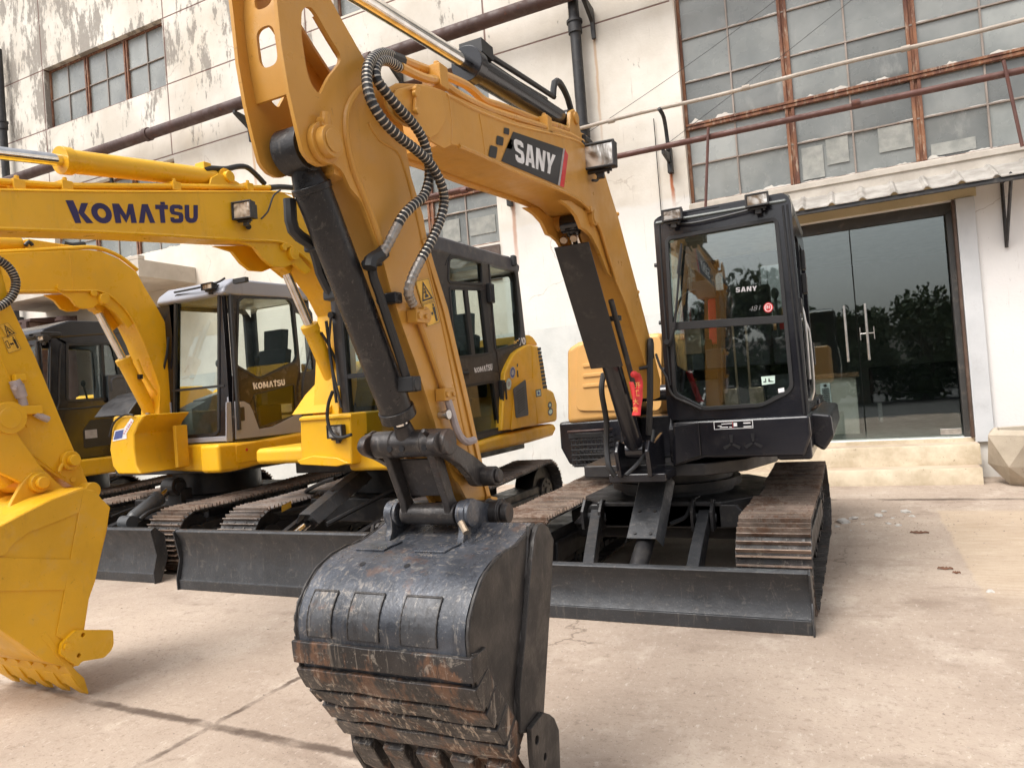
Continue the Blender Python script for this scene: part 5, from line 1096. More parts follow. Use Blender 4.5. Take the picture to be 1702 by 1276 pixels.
c = AX(702, 524, AN+.002); cyl(b, c, c+Vector((.02, 0, 0)), .028, n=16); cyl(b, c+Vector((.02, 0, 0)), c+Vector((.026, 0, 0)), .02, n=16)
obj('line_clamp', b, M['gold'], arm, .004)
pipes('wrapped_line', arm, [(quadX([(744, 664), (752, 690), (756, 705), (764, 724), (775, 734), (788, 731)], AN+.03), .014)], M['wrap'])
b = B(); c = AX(742, 689, AN+.03); cyl(b, c-Vector((.03, 0, 0)), c, .013, n=12); cyl(b, c, c+Vector((.012, 0, 0)), .018, n=12); obj('bolt', b, M['alu'], arm, .003)
warning_sticker(arm, quadX([(690, 467), (712, 462), (722, 499), (701, 506)], AN+.003), quadX([(702, 506), (722, 500), (731, 536), (710, 544)], AN+.003))
# arm cylinder
p1 = AX(492, -70, CX_); p0 = AX(932, 203, CX_)
ram(ex, p0, p1, .060, .030, .508, M['blk'], name='arm_cylinder', gland=1.25, lug=M['gold'])
b = B(); 
for s in (-1, 1): prism(b, 'x', [(p0.y-.12, p0.z-.14), (p0.y-.06, p0.z+.02), (p0.y, p0.z+.055), (p0.y+.05, p0.z+.02), (p0.y+.14, p0.z-.18)], CX_+s*.075-.012, CX_+s*.075+.012)
cyl(b, (CX_-.1, p0.y, p0.z), (CX_+.1, p0.y, p0.z), .035); obj('cylinder_lug', b, M['gold'], boom, .004)
da = (p0-p1).normalized(); pm = p1+(p0-p1)*.53; un = Vector((0, -da.z, da.y)); un = un if un.z > 0 else -un
b = B(); tube(b, smooth_path([pm+un*.075+Vector((.03, 0, 0)), pm+da*.3+un*.075+Vector((.04, 0, 0)), p0-da*.2+un*.075+Vector((.05, 0, 0))], .1), .013, 8); tube(b, smooth_path([pm+un*.075-Vector((.03, 0, 0)), p0-da*.2+un*.075-Vector((.0, 0, 0))], .1), .013, 8)
c = pm+un*.07; box(b, c.x-.05, c.x+.06, c.y-.05, c.y+.06, c.z-.025, c.z+.035)
tube(b, smooth_path([p0-da*.22+un*.07+Vector((.05, 0, 0)), p0-da*.20+un*.15+Vector((.06, 0, 0)), p0-da*.12+un*.17+Vector((.06, 0, 0)), p0+un*.14+Vector((.05, 0, 0)), p0+da*.08+un*.08+Vector((.04, 0, 0)), p0+da*.14-un*.06+Vector((.04, 0, 0))], .03), .018, 8)
obj('cylinder_hose', b, M['rub'], ex)
# ---- bucket linkage
b = B(); cyl(b, (-1.53, LP[0], LP[1]), (-1.275, LP[0], LP[1]), .047, n=36); cyl(b, (-1.55, LP[0], LP[1]), (-1.54, LP[0], LP[1]), .05, n=36)
for x in (-1.46, -1.335, -1.455): cyl(b, (x, LP[0], LP[1]), (x+.006, LP[0], LP[1]), .0485, n=36)
cyl(b, (-1.275, LP[0], LP[1]), (-1.255, LP[0], LP[1]), .036, n=30)
cyl(b, (-1.30, LP[0]-.03, LP[1]+.025), (-1.30, LP[0]-.062, LP[1]+.045), .009, n=8)
lk = obj('link_pin', b, M['link'], ex, .004)
b = B()
for x in (-1.40, -1.31, -1.45): c = Vector((x, LP[0]-.0445, LP[1]-.012)); cyl(b, c, c+Vector((0, -.004, 0)), .011, n=12)
obj('grease_hole', b, M['bkink'], lk)
BP = PX([(717, 853)], CX_)[0]
b = B(); nl = Vector((0, LP[0], LP[1])); nb_ = Vector((0, BP[0], BP[1])); dl = (nb_-nl).normalized(); pe = Vector((0, -dl.z, dl.y))
for x in (-1.505, -1.325):
    hp_ = [nl+pe*.04, nl-pe*.04, nl-pe*.03+dl*.05, nb_-pe*.025-dl*.06, nb_-pe*.035, nb_+dl*.035, nb_+pe*.035, nb_+pe*.022-dl*.06, nl+pe*.03+dl*.05]
    prism(b, 'x', [(v.y, v.z) for v in hp_], x, x+.028)
m0 = nl+dl*.07; m1 = nb_-dl*.06; prism(b, 'x', [(v.y, v.z) for v in (m0+pe*.016, m1+pe*.016, m1+pe*.028, m0+pe*.028)], -1.477, -1.325)
cyl(b, (-1.515, BP[0], BP[1]), (-1.29, BP[0], BP[1]), .038, n=30)
obj('bucket_link', b, M['link'], ex, .006)
for xs, nm in ((-1.285, 0), (-1.565, 0)):
    b = B(); prism(b, 'x', rounded(PX([(734, 712), (745, 729), (764, 743), (786, 757), (806, 773), (821, 785), (822, 800), (808, 808), (790, 808), (781, 793), (764, 774), (743, 760), (724, 752), (716, 740), (720, 722)], -1.26), .02, 3), xs, xs+.032)
    c = PX([(806, 791)], -1.25)[0]; cyl(b, (xs-.01, c[0], c[1]), (xs+.085 if xs > -1.4 else xs+.05, c[0], c[1]), .036, n=24); cyl(b, (xs+.085, c[0], c[1]), (xs+.1, c[0], c[1]), .026, n=20) if xs > -1.4 else None
    cyl(b, (xs, LP[0], LP[1]), (xs+.05, LP[0], LP[1]), .045, n=28)
    obj('side_link', b, M['link'], ex, .006)
AP = PX([(797, 852)], -1.30)[0]
b = B(); cyl(b, (-1.60, AP[0], AP[1]), (-1.20, AP[0], AP[1]), .048, n=32); cyl(b, (-1.20, AP[0], AP[1]), (-1.175, AP[0], AP[1]), .036, n=28); cyl(b, (-1.262, AP[0], AP[1]), (-1.255, AP[0], AP[1]), .054, n=32); cyl(b, (-1.215, AP[0], AP[1]), (-1.205, AP[0], AP[1]), .054, n=32)
obj('arm_pin', b, M['link'], ex, .004)
# ---- bucket
BR, BL = -1.05, -1.665
shell_px = [(884, 868), (876, 880), (852, 906), (836, 915), (816, 932), (796, 961), (783, 997), (775, 1030), (773, 1060), (775, 1085), (780, 1130), (793, 1166), (816, 1202), (849, 1258)]
prof = PX(shell_px, BR)
PS = smooth_path([Vector((0, y, z)) for y, z in prof], .03)
e1 = Vector((0, 1.99, .30)); e1 = PS[-1]
bk = B()
def off_prof(P, d):
    out = []
    for i, p in enumerate(P):
        t = (P[min(i+1, len(P)-1)]-P[max(i-1, 0)]).normalized(); n_ = Vector((0, t.z, -t.y)); n_ = n_ if n_.dot(p-Vector((0, 2.15, .75))) > 0 else -n_
        out.append(p+n_*d)
    return out
inner = off_prof(PS, -.014)
prism(bk, 'x', [(p.y, p.z) for p in PS]+[(p.y, p.z) for p in reversed(inner)], BL+.001, BR-.001)
bkt = obj('bucket', bk, M['bucket'], ex, .002, ang=30)
sp = PX([(884, 868), (876, 880), (852, 906), (836, 915), (816, 932), (796, 961), (783, 997), (775, 1030), (773, 1060), (775, 1085), (780, 1130), (793, 1166), (816, 1202), (849, 1258), (858, 1252), (856, 1199), (857, 1150), (865, 1055), (873, 958)], BR)
for x in (BR, BL-.014):
    b = B(); prism(b, 'x', sp, x, x+.014)
    fl = PX([(880, 872), (888, 868), (897, 875), (906, 896), (903, 960), (900, 1007), (889, 1182), (872, 1214), (850, 1216), (848, 1150), (858, 1055), (866, 958), (874, 890)], BR); prism(b, 'x', fl, (x+.0145) if x > -1.4 else x-.016, (x+.034) if x > -1.4 else x-.0005)
    rb = PX([(775, 1085), (795, 1078), (804, 1090), (812, 1130), (838, 1168), (850, 1200), (856, 1240), (849, 1258), (816, 1202), (793, 1166), (780, 1130)], BR)
    prism(b, 'x', rb, (x+.0142) if x > -1.4 else x-.008, (x+.022) if x > -1.4 else x-.0003)
    obj('side_plate', b, M['bucket_side'], bkt, .003)
    xw = x+(.014 if x > -1.4 else 0); b = B(); tube(b, smooth_path([Vector((xw, p.y, p.z)) for p in quadX([(878, 874), (875, 930), (871, 1000), (864, 1075), (857, 1150), (856, 1199)], BR+.014)], .02), .006, 6, rad=lambda i: .006+.0025*math.sin(i*2.1))
    tube(b, smooth_path([Vector((x+(.01 if x > -1.4 else .004), p.y, p.z)) for p in PS[2:]], .02), .005, 6, rad=lambda i: .005+.002*math.sin(i*1.7)); obj('weld_bead', b, M['bucket_side'], bkt)
    b = B(); ct = PX([(858, 1207), (880, 1180), (890, 1183), (898, 1189), (906, 1209), (908, 1270), (905, 1330), (885, 1340), (866, 1300), (860, 1250)], BR); s = 1 if x > -1.4 else -1; xo = x+.0345 if s > 0 else x-.0165
    prism(b, 'x', ct, min(xo, xo+s*.018), max(xo, xo+s*.018), [circ(*PX([(868, 1225)], BR)[0], .014, .014, 12), circ(*PX([(882, 1253)], BR)[0], .012, .012, 12)]); obj('side_cutter', b, M['bucket_side'], bkt, .003)
# wear bars wrapping the heel
Lp = [0]
for i in range(1, len(PS)): Lp.append(Lp[-1]+(PS[i]-PS[i-1]).length)
def cut(P, Ls, a, c_):
    return [P[i] for i in range(len(P)) if a <= Ls[i] <= c_]
def arc_of(px_): 
    y, z = PX([px_], BR)[0]; return min(range(len(PS)), key=lambda i: (PS[i].y-y)**2+(PS[i].z-z)**2)
def fine(P, n=4): 
    out = []
    for i in range(len(P)-1):
        for k in range(n): out.append(P[i].lerp(P[i+1], k/n))
    return out+[P[-1]]
PF = fine(PS); LF = [0]
for i in range(1, len(PF)): LF.append(LF[-1]+(PF[i]-PF[i-1]).length)
sA = LF[arc_of((775, 1085))*4]; sE = LF[-1]; nb5 = 5; hbar = (sE-sA-.0)/nb5
for k in range(nb5):
    a = sA+hbar*k+.003; c_ = sA+hbar*(k+1)-.005; seg_ = cut(PF, LF, a, c_)
    if len(seg_) < 3: continue
    o2 = off_prof(seg_, .017); b = B(); nx = 40; jag = lambda t, s: .004*mnoise.noise(Vector((t*9, k*3.3, s)))
    X0, X1 = BL-.018, BR+.024; rows2 = []
    base = seg_+list(reversed(o2)); m_ = len(base); cols = []
    for i in range(nx+1):
        x = X0+(X1-X0)*i/nx; ring = []
        for jx, p in enumerate(base):
            dz = jag(x, 0) if jx in (m_-1, m_-2) else (jag(x, 7)*2.2 if jx in (len(seg_), len(seg_)+1) else 0)
            ring.append(b.verts.new((x, p.y, p.z+dz)))
        cols.append(ring)
    for i in range(nx):
        for q in range(m_): b.faces.new((cols[i][q], cols[i+1][q], cols[i+1][(q+1) % m_], cols[i][(q+1) % m_]))
    b.faces.new(cols[0]); b.faces.new(list(reversed(cols[-1])))
    for sx, xx in ((1, BR+.0245), (-1, BL-.0185)):
        c0, c1 = seg_[0], seg_[-1]; inn = off_prof([seg_[0], seg_[len(seg_)//2], seg_[-1]], -.075); ot = [o2[0], o2[len(o2)//2], o2[-1]]
        prism(b, 'x', [(p.y, p.z) for p in ot]+[(p.y, p.z) for p in reversed(inn)], min(xx, xx-sx*.012), max(xx, xx-sx*.012))
    obj('wear_bar', b, M['bars'], bkt, .003)
    b = B()
    for x in (-1.58, -1.36, -1.17):
        x += .05*math.sin(k*2.2); c = seg_[-1]+(seg_[-1]-seg_[-2]).normalized()*.006; 
        s2 = off_prof(cut(PF, LF, c_+.001, min(sE, c_+.018)), .0035)
        if len(s2) >= 2: prism(b, 'x', [(p.y, p.z) for p in s2]+[(p.y, p.z) for p in reversed(off_prof(s2, -.002))], x-.04, x+.04)
    if len(b.verts): obj('slot', b, M['bkink'], bkt)
    else: b.free()
# wear patches on the back of the shell
s0_, s1_ = LF[arc_of((783, 993))*4], sA-.004; pr_ = cut(PF, LF, s0_, s1_); o3 = off_prof(pr_, .0035)
for xa, xb in ((-1.625, -1.53), (-1.465, -1.35), (-1.27, -1.145)):
    b = B(); prism(b, 'x', [(p.y, p.z) for p in off_prof(pr_, .0005)]+[(p.y, p.z) for p in reversed(o3)], xa, xb); pt = obj('wear_patch', b, worn_metal('patch_steel_%d' % int(-xa*100), (.065, .067, .073), .7, .35, (1, 1, 1), .53, .4, streak=.5, dots=.5), bkt, .002)
    b = B(); 
    for xx in (xa, xb): tube(b, [Vector((xx, p.y, p.z)) for p in o3], .003, 6, rad=lambda i: .0025+.001*math.sin(i*1.9))
    tube(b, [Vector((xa+(xb-xa)*i/12, o3[0].y, o3[0].z)) for i in range(13)], .004, 6); obj('weld_bead', b, M['bucket_side'], pt)
s0_, s1_ = LF[arc_of((852, 906))*4], LF[arc_of((822, 927))*4]; pr_ = cut(PF, LF, s0_, s1_)
for xa, xb in ((-1.60, -1.48), (-1.36, -1.24)):
    b = B(); prism(b, 'x', [(p.y, p.z) for p in off_prof(pr_, .0005)]+[(p.y, p.z) for p in reversed(off_prof(pr_, .007))], xa, xb); obj('wear_patch', b, M['bucket'], bkt, .002)
b = B(); i_ = arc_of((796, 961)); p = off_prof(PS, .0012)[i_-1]; t_ = (PS[i_]-PS[i_-2]).normalized()
for xx in (-1.505, -1.33):
    b.faces.new([b.verts.new(p+Vector((xx+.011*math.cos(R(30*k)), 0, 0))+t_*.011*math.sin(R(30*k))) for k in range(12)])
obj('drain_hole', b, M['bkink'], bkt, fix=False)
# ears
ear = PX([(748, 905), (752, 880), (750, 862), (748, 848), (754, 835), (765, 827), (778, 832), (790, 836), (812, 838), (824, 850), (826, 868), (835, 880), (858, 884), (872, 884), (846, 908), (800, 915)], -1.29)
for x in (-1.565, -1.265):
    b = B(); prism(b, 'x', rounded(ear, .012, 2), x, x+.024); 
    cyl(b, (x-.012, BP[0], BP[1]), (x+.036, BP[0], BP[1]), .046, n=28); obj('ear', b, M['bucket'], bkt, .004)
b = B(); c = AX(766, 868, -1.24); cyl(b, c, c+Vector((.03, -.02, -.03)), .012, n=8); c = AX(712, 724, -1.28); obj('grease_bolt', b, M['bolt'], bkt)
# teeth
ed = PS[-1]; td = (PS[-1]-PS[-3]).normalized()
b = B(); prism(b, 'x', [(p.y, p.z) for p in (ed+Vector((0, .0, 0)), ed+td*.11+Vector((0, .01, 0)), ed+td*.11+Vector((0, .028, .01)), ed+Vector((0, .035, .01)))], BL, BR); obj('cutting_edge', b, M['bars'], bkt, .003)
for k in range(5):
    x = BL+.045+(BR-BL-.09)*k/4; b = B(); n_ = Vector((0, td.z, -td.y)); n_ = n_ if n_.y < 0 else -n_
    A0, A1 = ed+td*.02, ed+td*.14; A2 = ed+td*.27
    rings = []
    for p, wx, hy in ((A0, .042, .03), (A1, .045, .036), (A2, .034, .006)):
        rings.append([b.verts.new(p+Vector((x+sx*wx, 0, 0))+n_*(hy*sy+.0)) for sx, sy in ((-1, -1), (1, -1), (1, 1), (-1, 1))])
    for a in range(2):
        for q in range(4): b.faces.new((rings[a][q], rings[a][(q+1) % 4], rings[a+1][(q+1) % 4], rings[a+1][q]))
    b.faces.new(rings[0]); b.faces.new(rings[2]); obj('tooth', b, M['bars'], bkt, .006)
# ribbon and crate
b = B(); RX = -1.24
for pts, wd in (([(1057, 619), (1060, 627), (1063, 640), (1061, 665), (1058, 690)], 5.5), ([(1049, 634), (1052, 650), (1056, 668), (1059, 686)], 3.5)):
    P = smooth_path([AX(a, c, RX+.01*i) for i, (a, c) in enumerate(pts)], .02); pr2 = None
    for i, p in enumerate(P):
        wv = wd*.0042+.002*math.sin(i*.9); o_ = .012*math.sin(i*.7); L0, R0_ = b.verts.new(p+Vector((-wv, o_, 0))), b.verts.new(p+Vector((wv, o_*.3, -.004)))
        if pr2: b.faces.new((pr2[0], pr2[1], R0_, L0))
        pr2 = (L0, R0_)
sphere(b, AX(1054, 622, RX), .022, (1.1, .7, 1), 10)
rb = thing('ribbon', 'red ribbon with gold characters tied to a hose at the boom foot', 'ribbon', tuple(AX(1055, 655, RX)))
cl = obj('cloth', b, M['ribbon'], rb); md = cl.modifiers.new('s', 'SOLIDIFY'); md.thickness = .003
b = B()
for ch, (a, c) in zip('开工大吉', ((1062, 640), (1060.5, 653), (1059, 667), (1058, 680))):
    p = AX(a, c, RX+.03); s = .017; text_mesh(ch, [p+Vector((-s, -.03, s)), p+Vector((s, -.03, s)), p+Vector((s, -.03, -s)), p+Vector((-s, -.03, -s))], b)
if len(b.verts): obj('characters', b, M['gold_ink'], rb, fix=False)
cr = thing('crate', 'black plastic basket hanging in front of the counterweight beside the boom foot', 'crate', (-2.2, 6.25, .8))
b = B(); x0, x1, z0, z1, y0, y1 = -2.36, -2.04, .82, 1.10, 6.02, 6.27
for z in [z0+.045*k for k in range(7)]:
    box(b, x0, x1, y0, y0+.008, z, z+.014); box(b, x0, x0+.008, y0+.0082, y1, z, z+.014); box(b, x1-.008, x1, y0+.0082, y1, z, z+.014)
for k in range(9): x = x0+(x1-x0-.01)*k/8; box(b, x, x+.01, y0+.0085, y0+.014, z0, z1-.002)
box(b, x0+.01, x1-.01, y0+.015, y1, z0-.012, z0-.002); box(b, x0-.01, x1+.01, y0-.01, y0-.001, z1-.03, z1+.012); obj('body', b, M['rub'], cr, .003)
b = B(); tube(b, smooth_path([Vector((x0, y1, z1+.02)), Vector((x0-.005, y0-.01, z1+.03)), Vector((x1, y0-.02, z1+.035)), Vector((x1, y1, z1+.02))], .04), .009, 8); obj('rim', b, M['pipe'], cr)
# ================================================================== YELLOW EXCAVATOR, BLACK CAB (second from the right)
e2 = thing('excavator', 'yellow excavator with all black cab and dark blue lettering along its boom', 'excavator', (-4.4, 6.3, 0), 'excavators parked in a row')
track(e2, -5.55, -5.10, 4.85, 7.95, .62, .72, M['greysh'], M['greygr']); track(e2, -3.70, -3.25, 4.85, 7.95, .62, .72, M['greysh'], M['greygr'])
blade(e2, -5.56, -3.25, 4.43, .53, M['blade'])
b = B(); box(b, -5.05, -3.75, 5.6, 7.2, .38, .62); cyl(b, (-4.4, 6.3, .62), (-4.4, 6.3, .86), .5, n=36); obj('centre_frame', b, M['blk_mat'], e2, .02)
for x, xb in ((-4.75, -4.95), (-4.05, -3.9)):
    b = B(); prism(b, 'x', [(4.5, .12), (4.5, .3), (5.6, .56), (5.65, .42), (4.7, .12)], x-.03, x+.03); 
    for v in b.verts: v.co.x += (xb-x)*((v.co.y-4.5)/1.1)
    obj('blade_arm', b, M['blk_mat'], e2, .006)
ram(e2, (-4.4, 5.6, .80), (-4.4, 4.56, .42), .06, .033, .70, M['blk_mat'], name='blade_cylinder')
dv = Vector((0, -1.04, -.38)).normalized(); nn = Vector((0, -.38, 1.04)).normalized(); c0 = Vector((-4.4, 5.62, .80))+nn*.04
b = B(); q = []
for p in (c0, c0+dv*.84):
    for (xx, h) in ((-.13, -.03), (-.06, .06), (.06, .06), (.13, -.03)): q.append((b.verts.new(p+Vector((xx, 0, 0))+nn*h), b.verts.new(p+Vector((xx*.94, 0, 0))+nn*(h-.009))))
for k in range(3): b.faces.new((q[k][0], q[k+1][0], q[k+5][0], q[k+4][0])); b.faces.new((q[k][1], q[k+4][1], q[k+5][1], q[k+1][1])); b.faces.new((q[k][0], q[k][1], q[k+1][1], q[k+1][0])); b.faces.new((q[k+4][0], q[k+5][0], q[k+5][1], q[k+4][1]))
b.faces.new((q[0][0], q[4][0], q[4][1], q[0][1])); b.faces.new((q[3][0], q[3][1], q[7][1], q[7][0])); gd = obj('cylinder_guard', b, M['blade'], e2)
b = B(); c = c0+dv*.42+nn*.06; cyl(b, c, c+nn*.006, .02, n=12); c = c0+dv*.04+nn*.06; cyl(b, c, c+nn*.006, .02, n=12); obj('hole', b, M['bkink'], gd)
pipes('blade_hose', e2, [([Vector((-5.3, 6.0, .62)), Vector((-5.0, 5.5, .70)), Vector((-4.7, 5.4, .80)), Vector((-4.5, 5.35, .84))], .02), ([Vector((-3.9, 5.7, .75)), Vector((-4.1, 5.3, .62)), Vector((-4.25, 4.9, .50))], .022)], M['rub'])
b = B(); decal(b, quadX([(468, 840), (484, 832), (484, 843), (468, 851)], -5.02), [FULL]); obj('frame_label', b, M['stick'], e2, fix=False)
# house
XS = -3.30
b = B(); sk = PX([(789, 735), (838, 721), (905, 707), (922, 703), (927, 712), (921, 724), (885, 735), (795, 760)], XS)
y0 = 5.25; sk = [(y0, 1.12)]+sk[:6]+[(sk[6][0], sk[6][1]), (y0, .96)]
prism(b, 'x', sk, XS-.22, XS); prism(b, 'x', [(5.3, 1.0), (8.0, 1.0), (8.0, 1.16), (5.3, 1.16)], -5.45, XS-.2201); obj('lower_skirt', b, M['yel_old'], e2, .05, seg=4)
b = B(); box(b, -4.15, -3.52, 5.12, 5.6, .93, 1.13); obj('front_skirt', b, M['yel'], e2, .04, seg=3)
b = B(); box(b, -5.3, -3.6, 5.7, 7.7, .86, 1.0); obj('slew_deck', b, M['blk_mat'], e2, .01)
hood = PX([(833, 716), (838, 619), (846, 601), (854, 587), (863, 580), (876, 573), (882, 572), (884, 640), (892, 707)], XS)
b = B(); prism(b, 'x', hood, XS-.9, XS+.012); hd = obj('side_hood', b, M['yel_old'], e2, .02, seg=3)
tail = PX([(892.6, 706), (884.6, 640), (882.5, 572), (896, 575), (903, 600), (910, 645), (920, 650), (926, 670), (926, 700)], XS)
b = B(); prism(b, 'x', tail, -5.45, XS+.006); prism(b, 'x', PX([(876, 574), (880, 555), (887, 559), (897, 574)], XS-.06), -5.2, XS-.06); tl = obj('counterweight', b, M['yel_old'], e2, .035, seg=4)
b = B(); dp = rounded(PX([(852, 652), (858, 641), (884, 628), (890, 703), (852, 713), (846, 716)], XS), .04, 3); prism(b, 'x', dp, XS+.013, XS+.022); dpo = obj('hatch', b, M['yel_old'], hd, .006)
b = B(); gp = rounded(PX([(852.5, 646), (873, 630), (878, 690), (857, 695)], XS+.023), .03, 3); prism(b, 'x', gp, XS+.0225, XS+.030); go = obj('grille', b, M['grill'], dpo, .003)
b = B()
for k in range(9):
    t = k/8; a_ = AX(858+3*t, 652+34*t, XS+.031); c_ = AX(871+2*t, 642+34*t, XS+.031); b.faces.new([b.verts.new(v) for v in (a_, c_, c_-Vector((0, 0, .012)), a_-Vector((0, 0, .012)))])
obj('slot', b, M['bkink'], go, fix=False)
b = B()
for k in range(11):
    t = k/10; a_ = [AX(893+9*t, 578+63*t, XS+.008), AX(899+10*t, 577+63*t, XS+.008)]; b.faces.new([b.verts.new(v) for v in (a_[0], a_[1], a_[1]-Vector((0, 0, .035)), a_[0]-Vector((0, 0, .035)))])
obj('vent_slot', b, M['bkink'], tl, fix=False)
b = B(); sx_ = XS+.024
for (cx_, cy_, rx, ry, m1, m2) in ((852, 619, 4.6, 10, 0, 1), (845.5, 638, 4.6, 10, 0, 2)):
    q_ = quadX([(cx_-rx, cy_-ry+1), (cx_+rx, cy_-ry-1), (cx_+rx, cy_+ry-1), (cx_-rx, cy_+ry+1)], sx_-.008)
    decal(b, q_, [circ(.5, .5, .5, .5)], m1); q3 = [v+Vector((.001, 0, 0)) for v in q_]; decal(b, q3, [circ(.5, .5, .40, .42)], m2); q4 = [v+Vector((.002, 0, 0)) for v in q_]; decal(b, q4, [circ(.5, .5, .24, .24)], 0)
q_ = quadX([(890, 648), (899, 646), (900, 658), (891, 660)], XS+.008); decal(b, q_, [FULL], 3); decal(b, [v+Vector((.001, 0, 0)) for v in q_], [[(.15, .15), (.85, .15), (.85, .85), (.15, .85)]], 2); decal(b, [v+Vector((.002, 0, 0)) for v in q_], [circ(.5, .5, .2, .25, 10)], 1)
q_ = quadX([(909, 669), (918, 666), (920, 689), (911, 692)], XS+.008); decal(b, q_, [circ(.5, .28, .48, .27), circ(.5, .76, .38, .24)], 3); decal(b, [v+Vector((.001, 0, 0)) for v in q_], [circ(.5, .28, .34, .16), circ(.5, .76, .2, .12)], 2)
q_ = quadX([(859, 616), (861, 615), (862, 626), (860, 627)], XS+.016); decal(b, q_, [FULL], 4); q_ = quadX([(859, 605), (861, 604), (861, 609), (859, 610)], XS+.016); decal(b, q_, [FULL], 4)
obj('stickers', b, [M['greyink'], M['bluest'], M['paleg'], M['grill'], M['bkink']], hd, fix=False)
# cab
XC = -3.34; XLc = -4.28
W1 = rounded(PX([(746, 430), (757, 426), (800, 436), (802, 473), (745, 469)], XC), .05); W2 = rounded(PX([(747, 479), (800, 481), (812, 588), (757, 595)], XC), .025)
W3 = rounded(PX([(812, 434), (850, 443), (857, 455), (865, 548), (864, 571), (823, 583)], XC), .05); W4 = rounded(PX([(768, 642), (820, 634), (830, 712), (786, 722)], XC), .03)
body = PX([(700, 428), (716, 410), (735, 405), (748, 405), (845, 426), (859, 434), (867, 500), (875, 575), (854, 589), (840, 617), (835, 719), (789, 733)], XC)
body = [(5.22, 1.14), (5.20, 2.72), (5.28, 2.88), (5.45, 2.93)]+[p for p in body[3:]]
WF = rounded([(5.34, 1.75), (W1[0][0]-.16, 1.9), (W1[0][0]-.16, 2.78), (5.34, 2.74)], .05)
b = B(); prism(b, 'x', body, XC-.05, XC, [W1, W2, W3, W4]); 
b2 = [(p[0], p[1]) for p in body]; far_w = rounded([(5.35, 1.5), (7.2, 1.5), (7.2, 2.84), (5.4, 2.8)], .06); prism(b, 'x', b2, XLc, XLc+.05, [far_w])
fo = rounded([(XLc+.05, 1.14), (XC-.05, 1.14), (XC-.05, 2.82), (XLc+.05, 2.82)], .03); fh = rounded([(XLc+.12, 1.24), (XC-.12, 1.24), (XC-.12, 2.74), (XLc+.12, 2.74)], .05); prism(b, 'y', fo, 5.2, 5.27, [fh])
yb = 7.30; prism(b, 'y', [(XLc+.05, 1.5), (XC-.05, 1.5), (XC-.05, 2.88), (XLc+.05, 2.88)], yb, yb+.04, [rounded([(XLc+.1, 1.9), (XC-.1, 1.9), (XC-.1, 2.84), (XLc+.1, 2.84)], .05)])
cab2 = obj('cab', b, paint('dark_grey_cab_paint', (.042, .036, .034), .38, .2, dusta=.15), e2, .012)
b = B(); prism(b, 'x', [(5.19, 2.80), (5.25, 2.92), (5.45, 3.0), (7.2, 3.02), (7.37, 2.95), (7.33, 2.86), (5.3, 2.84)], XLc-.01, XC+.012); obj('cab_roof', b, paint('grey_cab_roof', (.07, .072, .085), .4, .2), cab2, .03, seg=4)
b = B(); box(b, XLc+.06, XC-.06, 5.28, 7.28, 1.1, 1.14); box(b, XLc+.06, XC-.06, 7.0, 7.04, 1.15, 2.05); obj('cab_lining', b, M['inter'], cab2)
seat(cab2, -3.85, 6.45, 1.5, M['fabric'])
b = B(); 
for w_ in (W1, W2, W3, W4): seal(b, 'x', w_, XC-.01, XC+.007, .014)
seal(b, 'y', fh, 5.192, 5.22, .014); box(b, XLc+.13, XC-.13, 5.196, 5.23, 1.76, 1.80)
q_ = [AX(775, 480, XC), AX(787, 590, XC)]; prism(b, 'x', PX([(771, 480), (777, 480), (790, 592), (784, 593)], XC), XC-.02, XC+.004); prism(b, 'x', PX([(798, 481), (806, 481), (819, 587), (811, 589)], XC), XC-.02, XC+.005)
obj('window_seal', b, M['rub'], cab2, .003)
for w_, nm in ((W1, 'upper_window'), (W2, 'sliding_window'), (W3, 'rear_window'), (W4, 'lower_door_window')): pane(nm, cab2, 'x', w_, XC-.025, .006, M['gl_dark'] if nm[0] == 'l' else M['gl_side'])
pane('windscreen', cab2, 'y', fh, 5.225, .006, M['gl']); pane('side_window', cab2, 'x', far_w, XLc+.02, .006, M['gl'])
b = B()   # door outline seams
dl_ = [(740, 440), (748, 424), (760, 418), (800, 427), (812, 432), (815, 470), (826, 590), (832, 640), (836, 716)]
tube(b, smooth_path(quadX(dl_, XC+.001), .06), .006, 6); tube(b, smooth_path(quadX([(820, 616), (838, 619)], XC+.001), .06), .004, 5); obj('door_seam', b, M['rub'], cab2)
b = B()
for p, s in (((812, 488), 1), ((833, 650), 1.15), ((850, 434), .6)): c = AX(*p, XC); box(b, XC+.001, XC+.05, c.y-.05*s, c.y+.05*s, c.z-.10*s, c.z+.10*s); cyl(b, (XC+.045, c.y, c.z-.08*s), (XC+.045, c.y, c.z+.08*s), .02, n=10)
obj('door_hinge', b, M['rub'], cab2, .01)
b = B(); c = AX(770, 621, XC); box(b, XC+.001, XC+.012, c.y-.09, c.y+.09, c.z-.05, c.z+.05); cyl(b, (XC+.012, c.y-.05, c.z), (XC+.03, c.y+.04, c.z), .02, n=10); obj('door_handle', b, M['rub'], cab2, .012)
b = B(); lettering(b, quadX([(788, 612), (818, 604), (818.5, 615), (789, 619.5)], XC+.003), 'KOMATSU', .08, 0, lam=True)
text_mesh('70', quadX([(862, 562), (873, 560), (874, 572), (863, 575)], XC+.003), b, .03, 0); text_mesh('PC', quadX([(854, 567), (862, 564), (862, 574), (854, 577)], XC+.003), b, .03, 1)
obj('lettering', b, [M['white'], M['gold_ink']], cab2, fix=False)
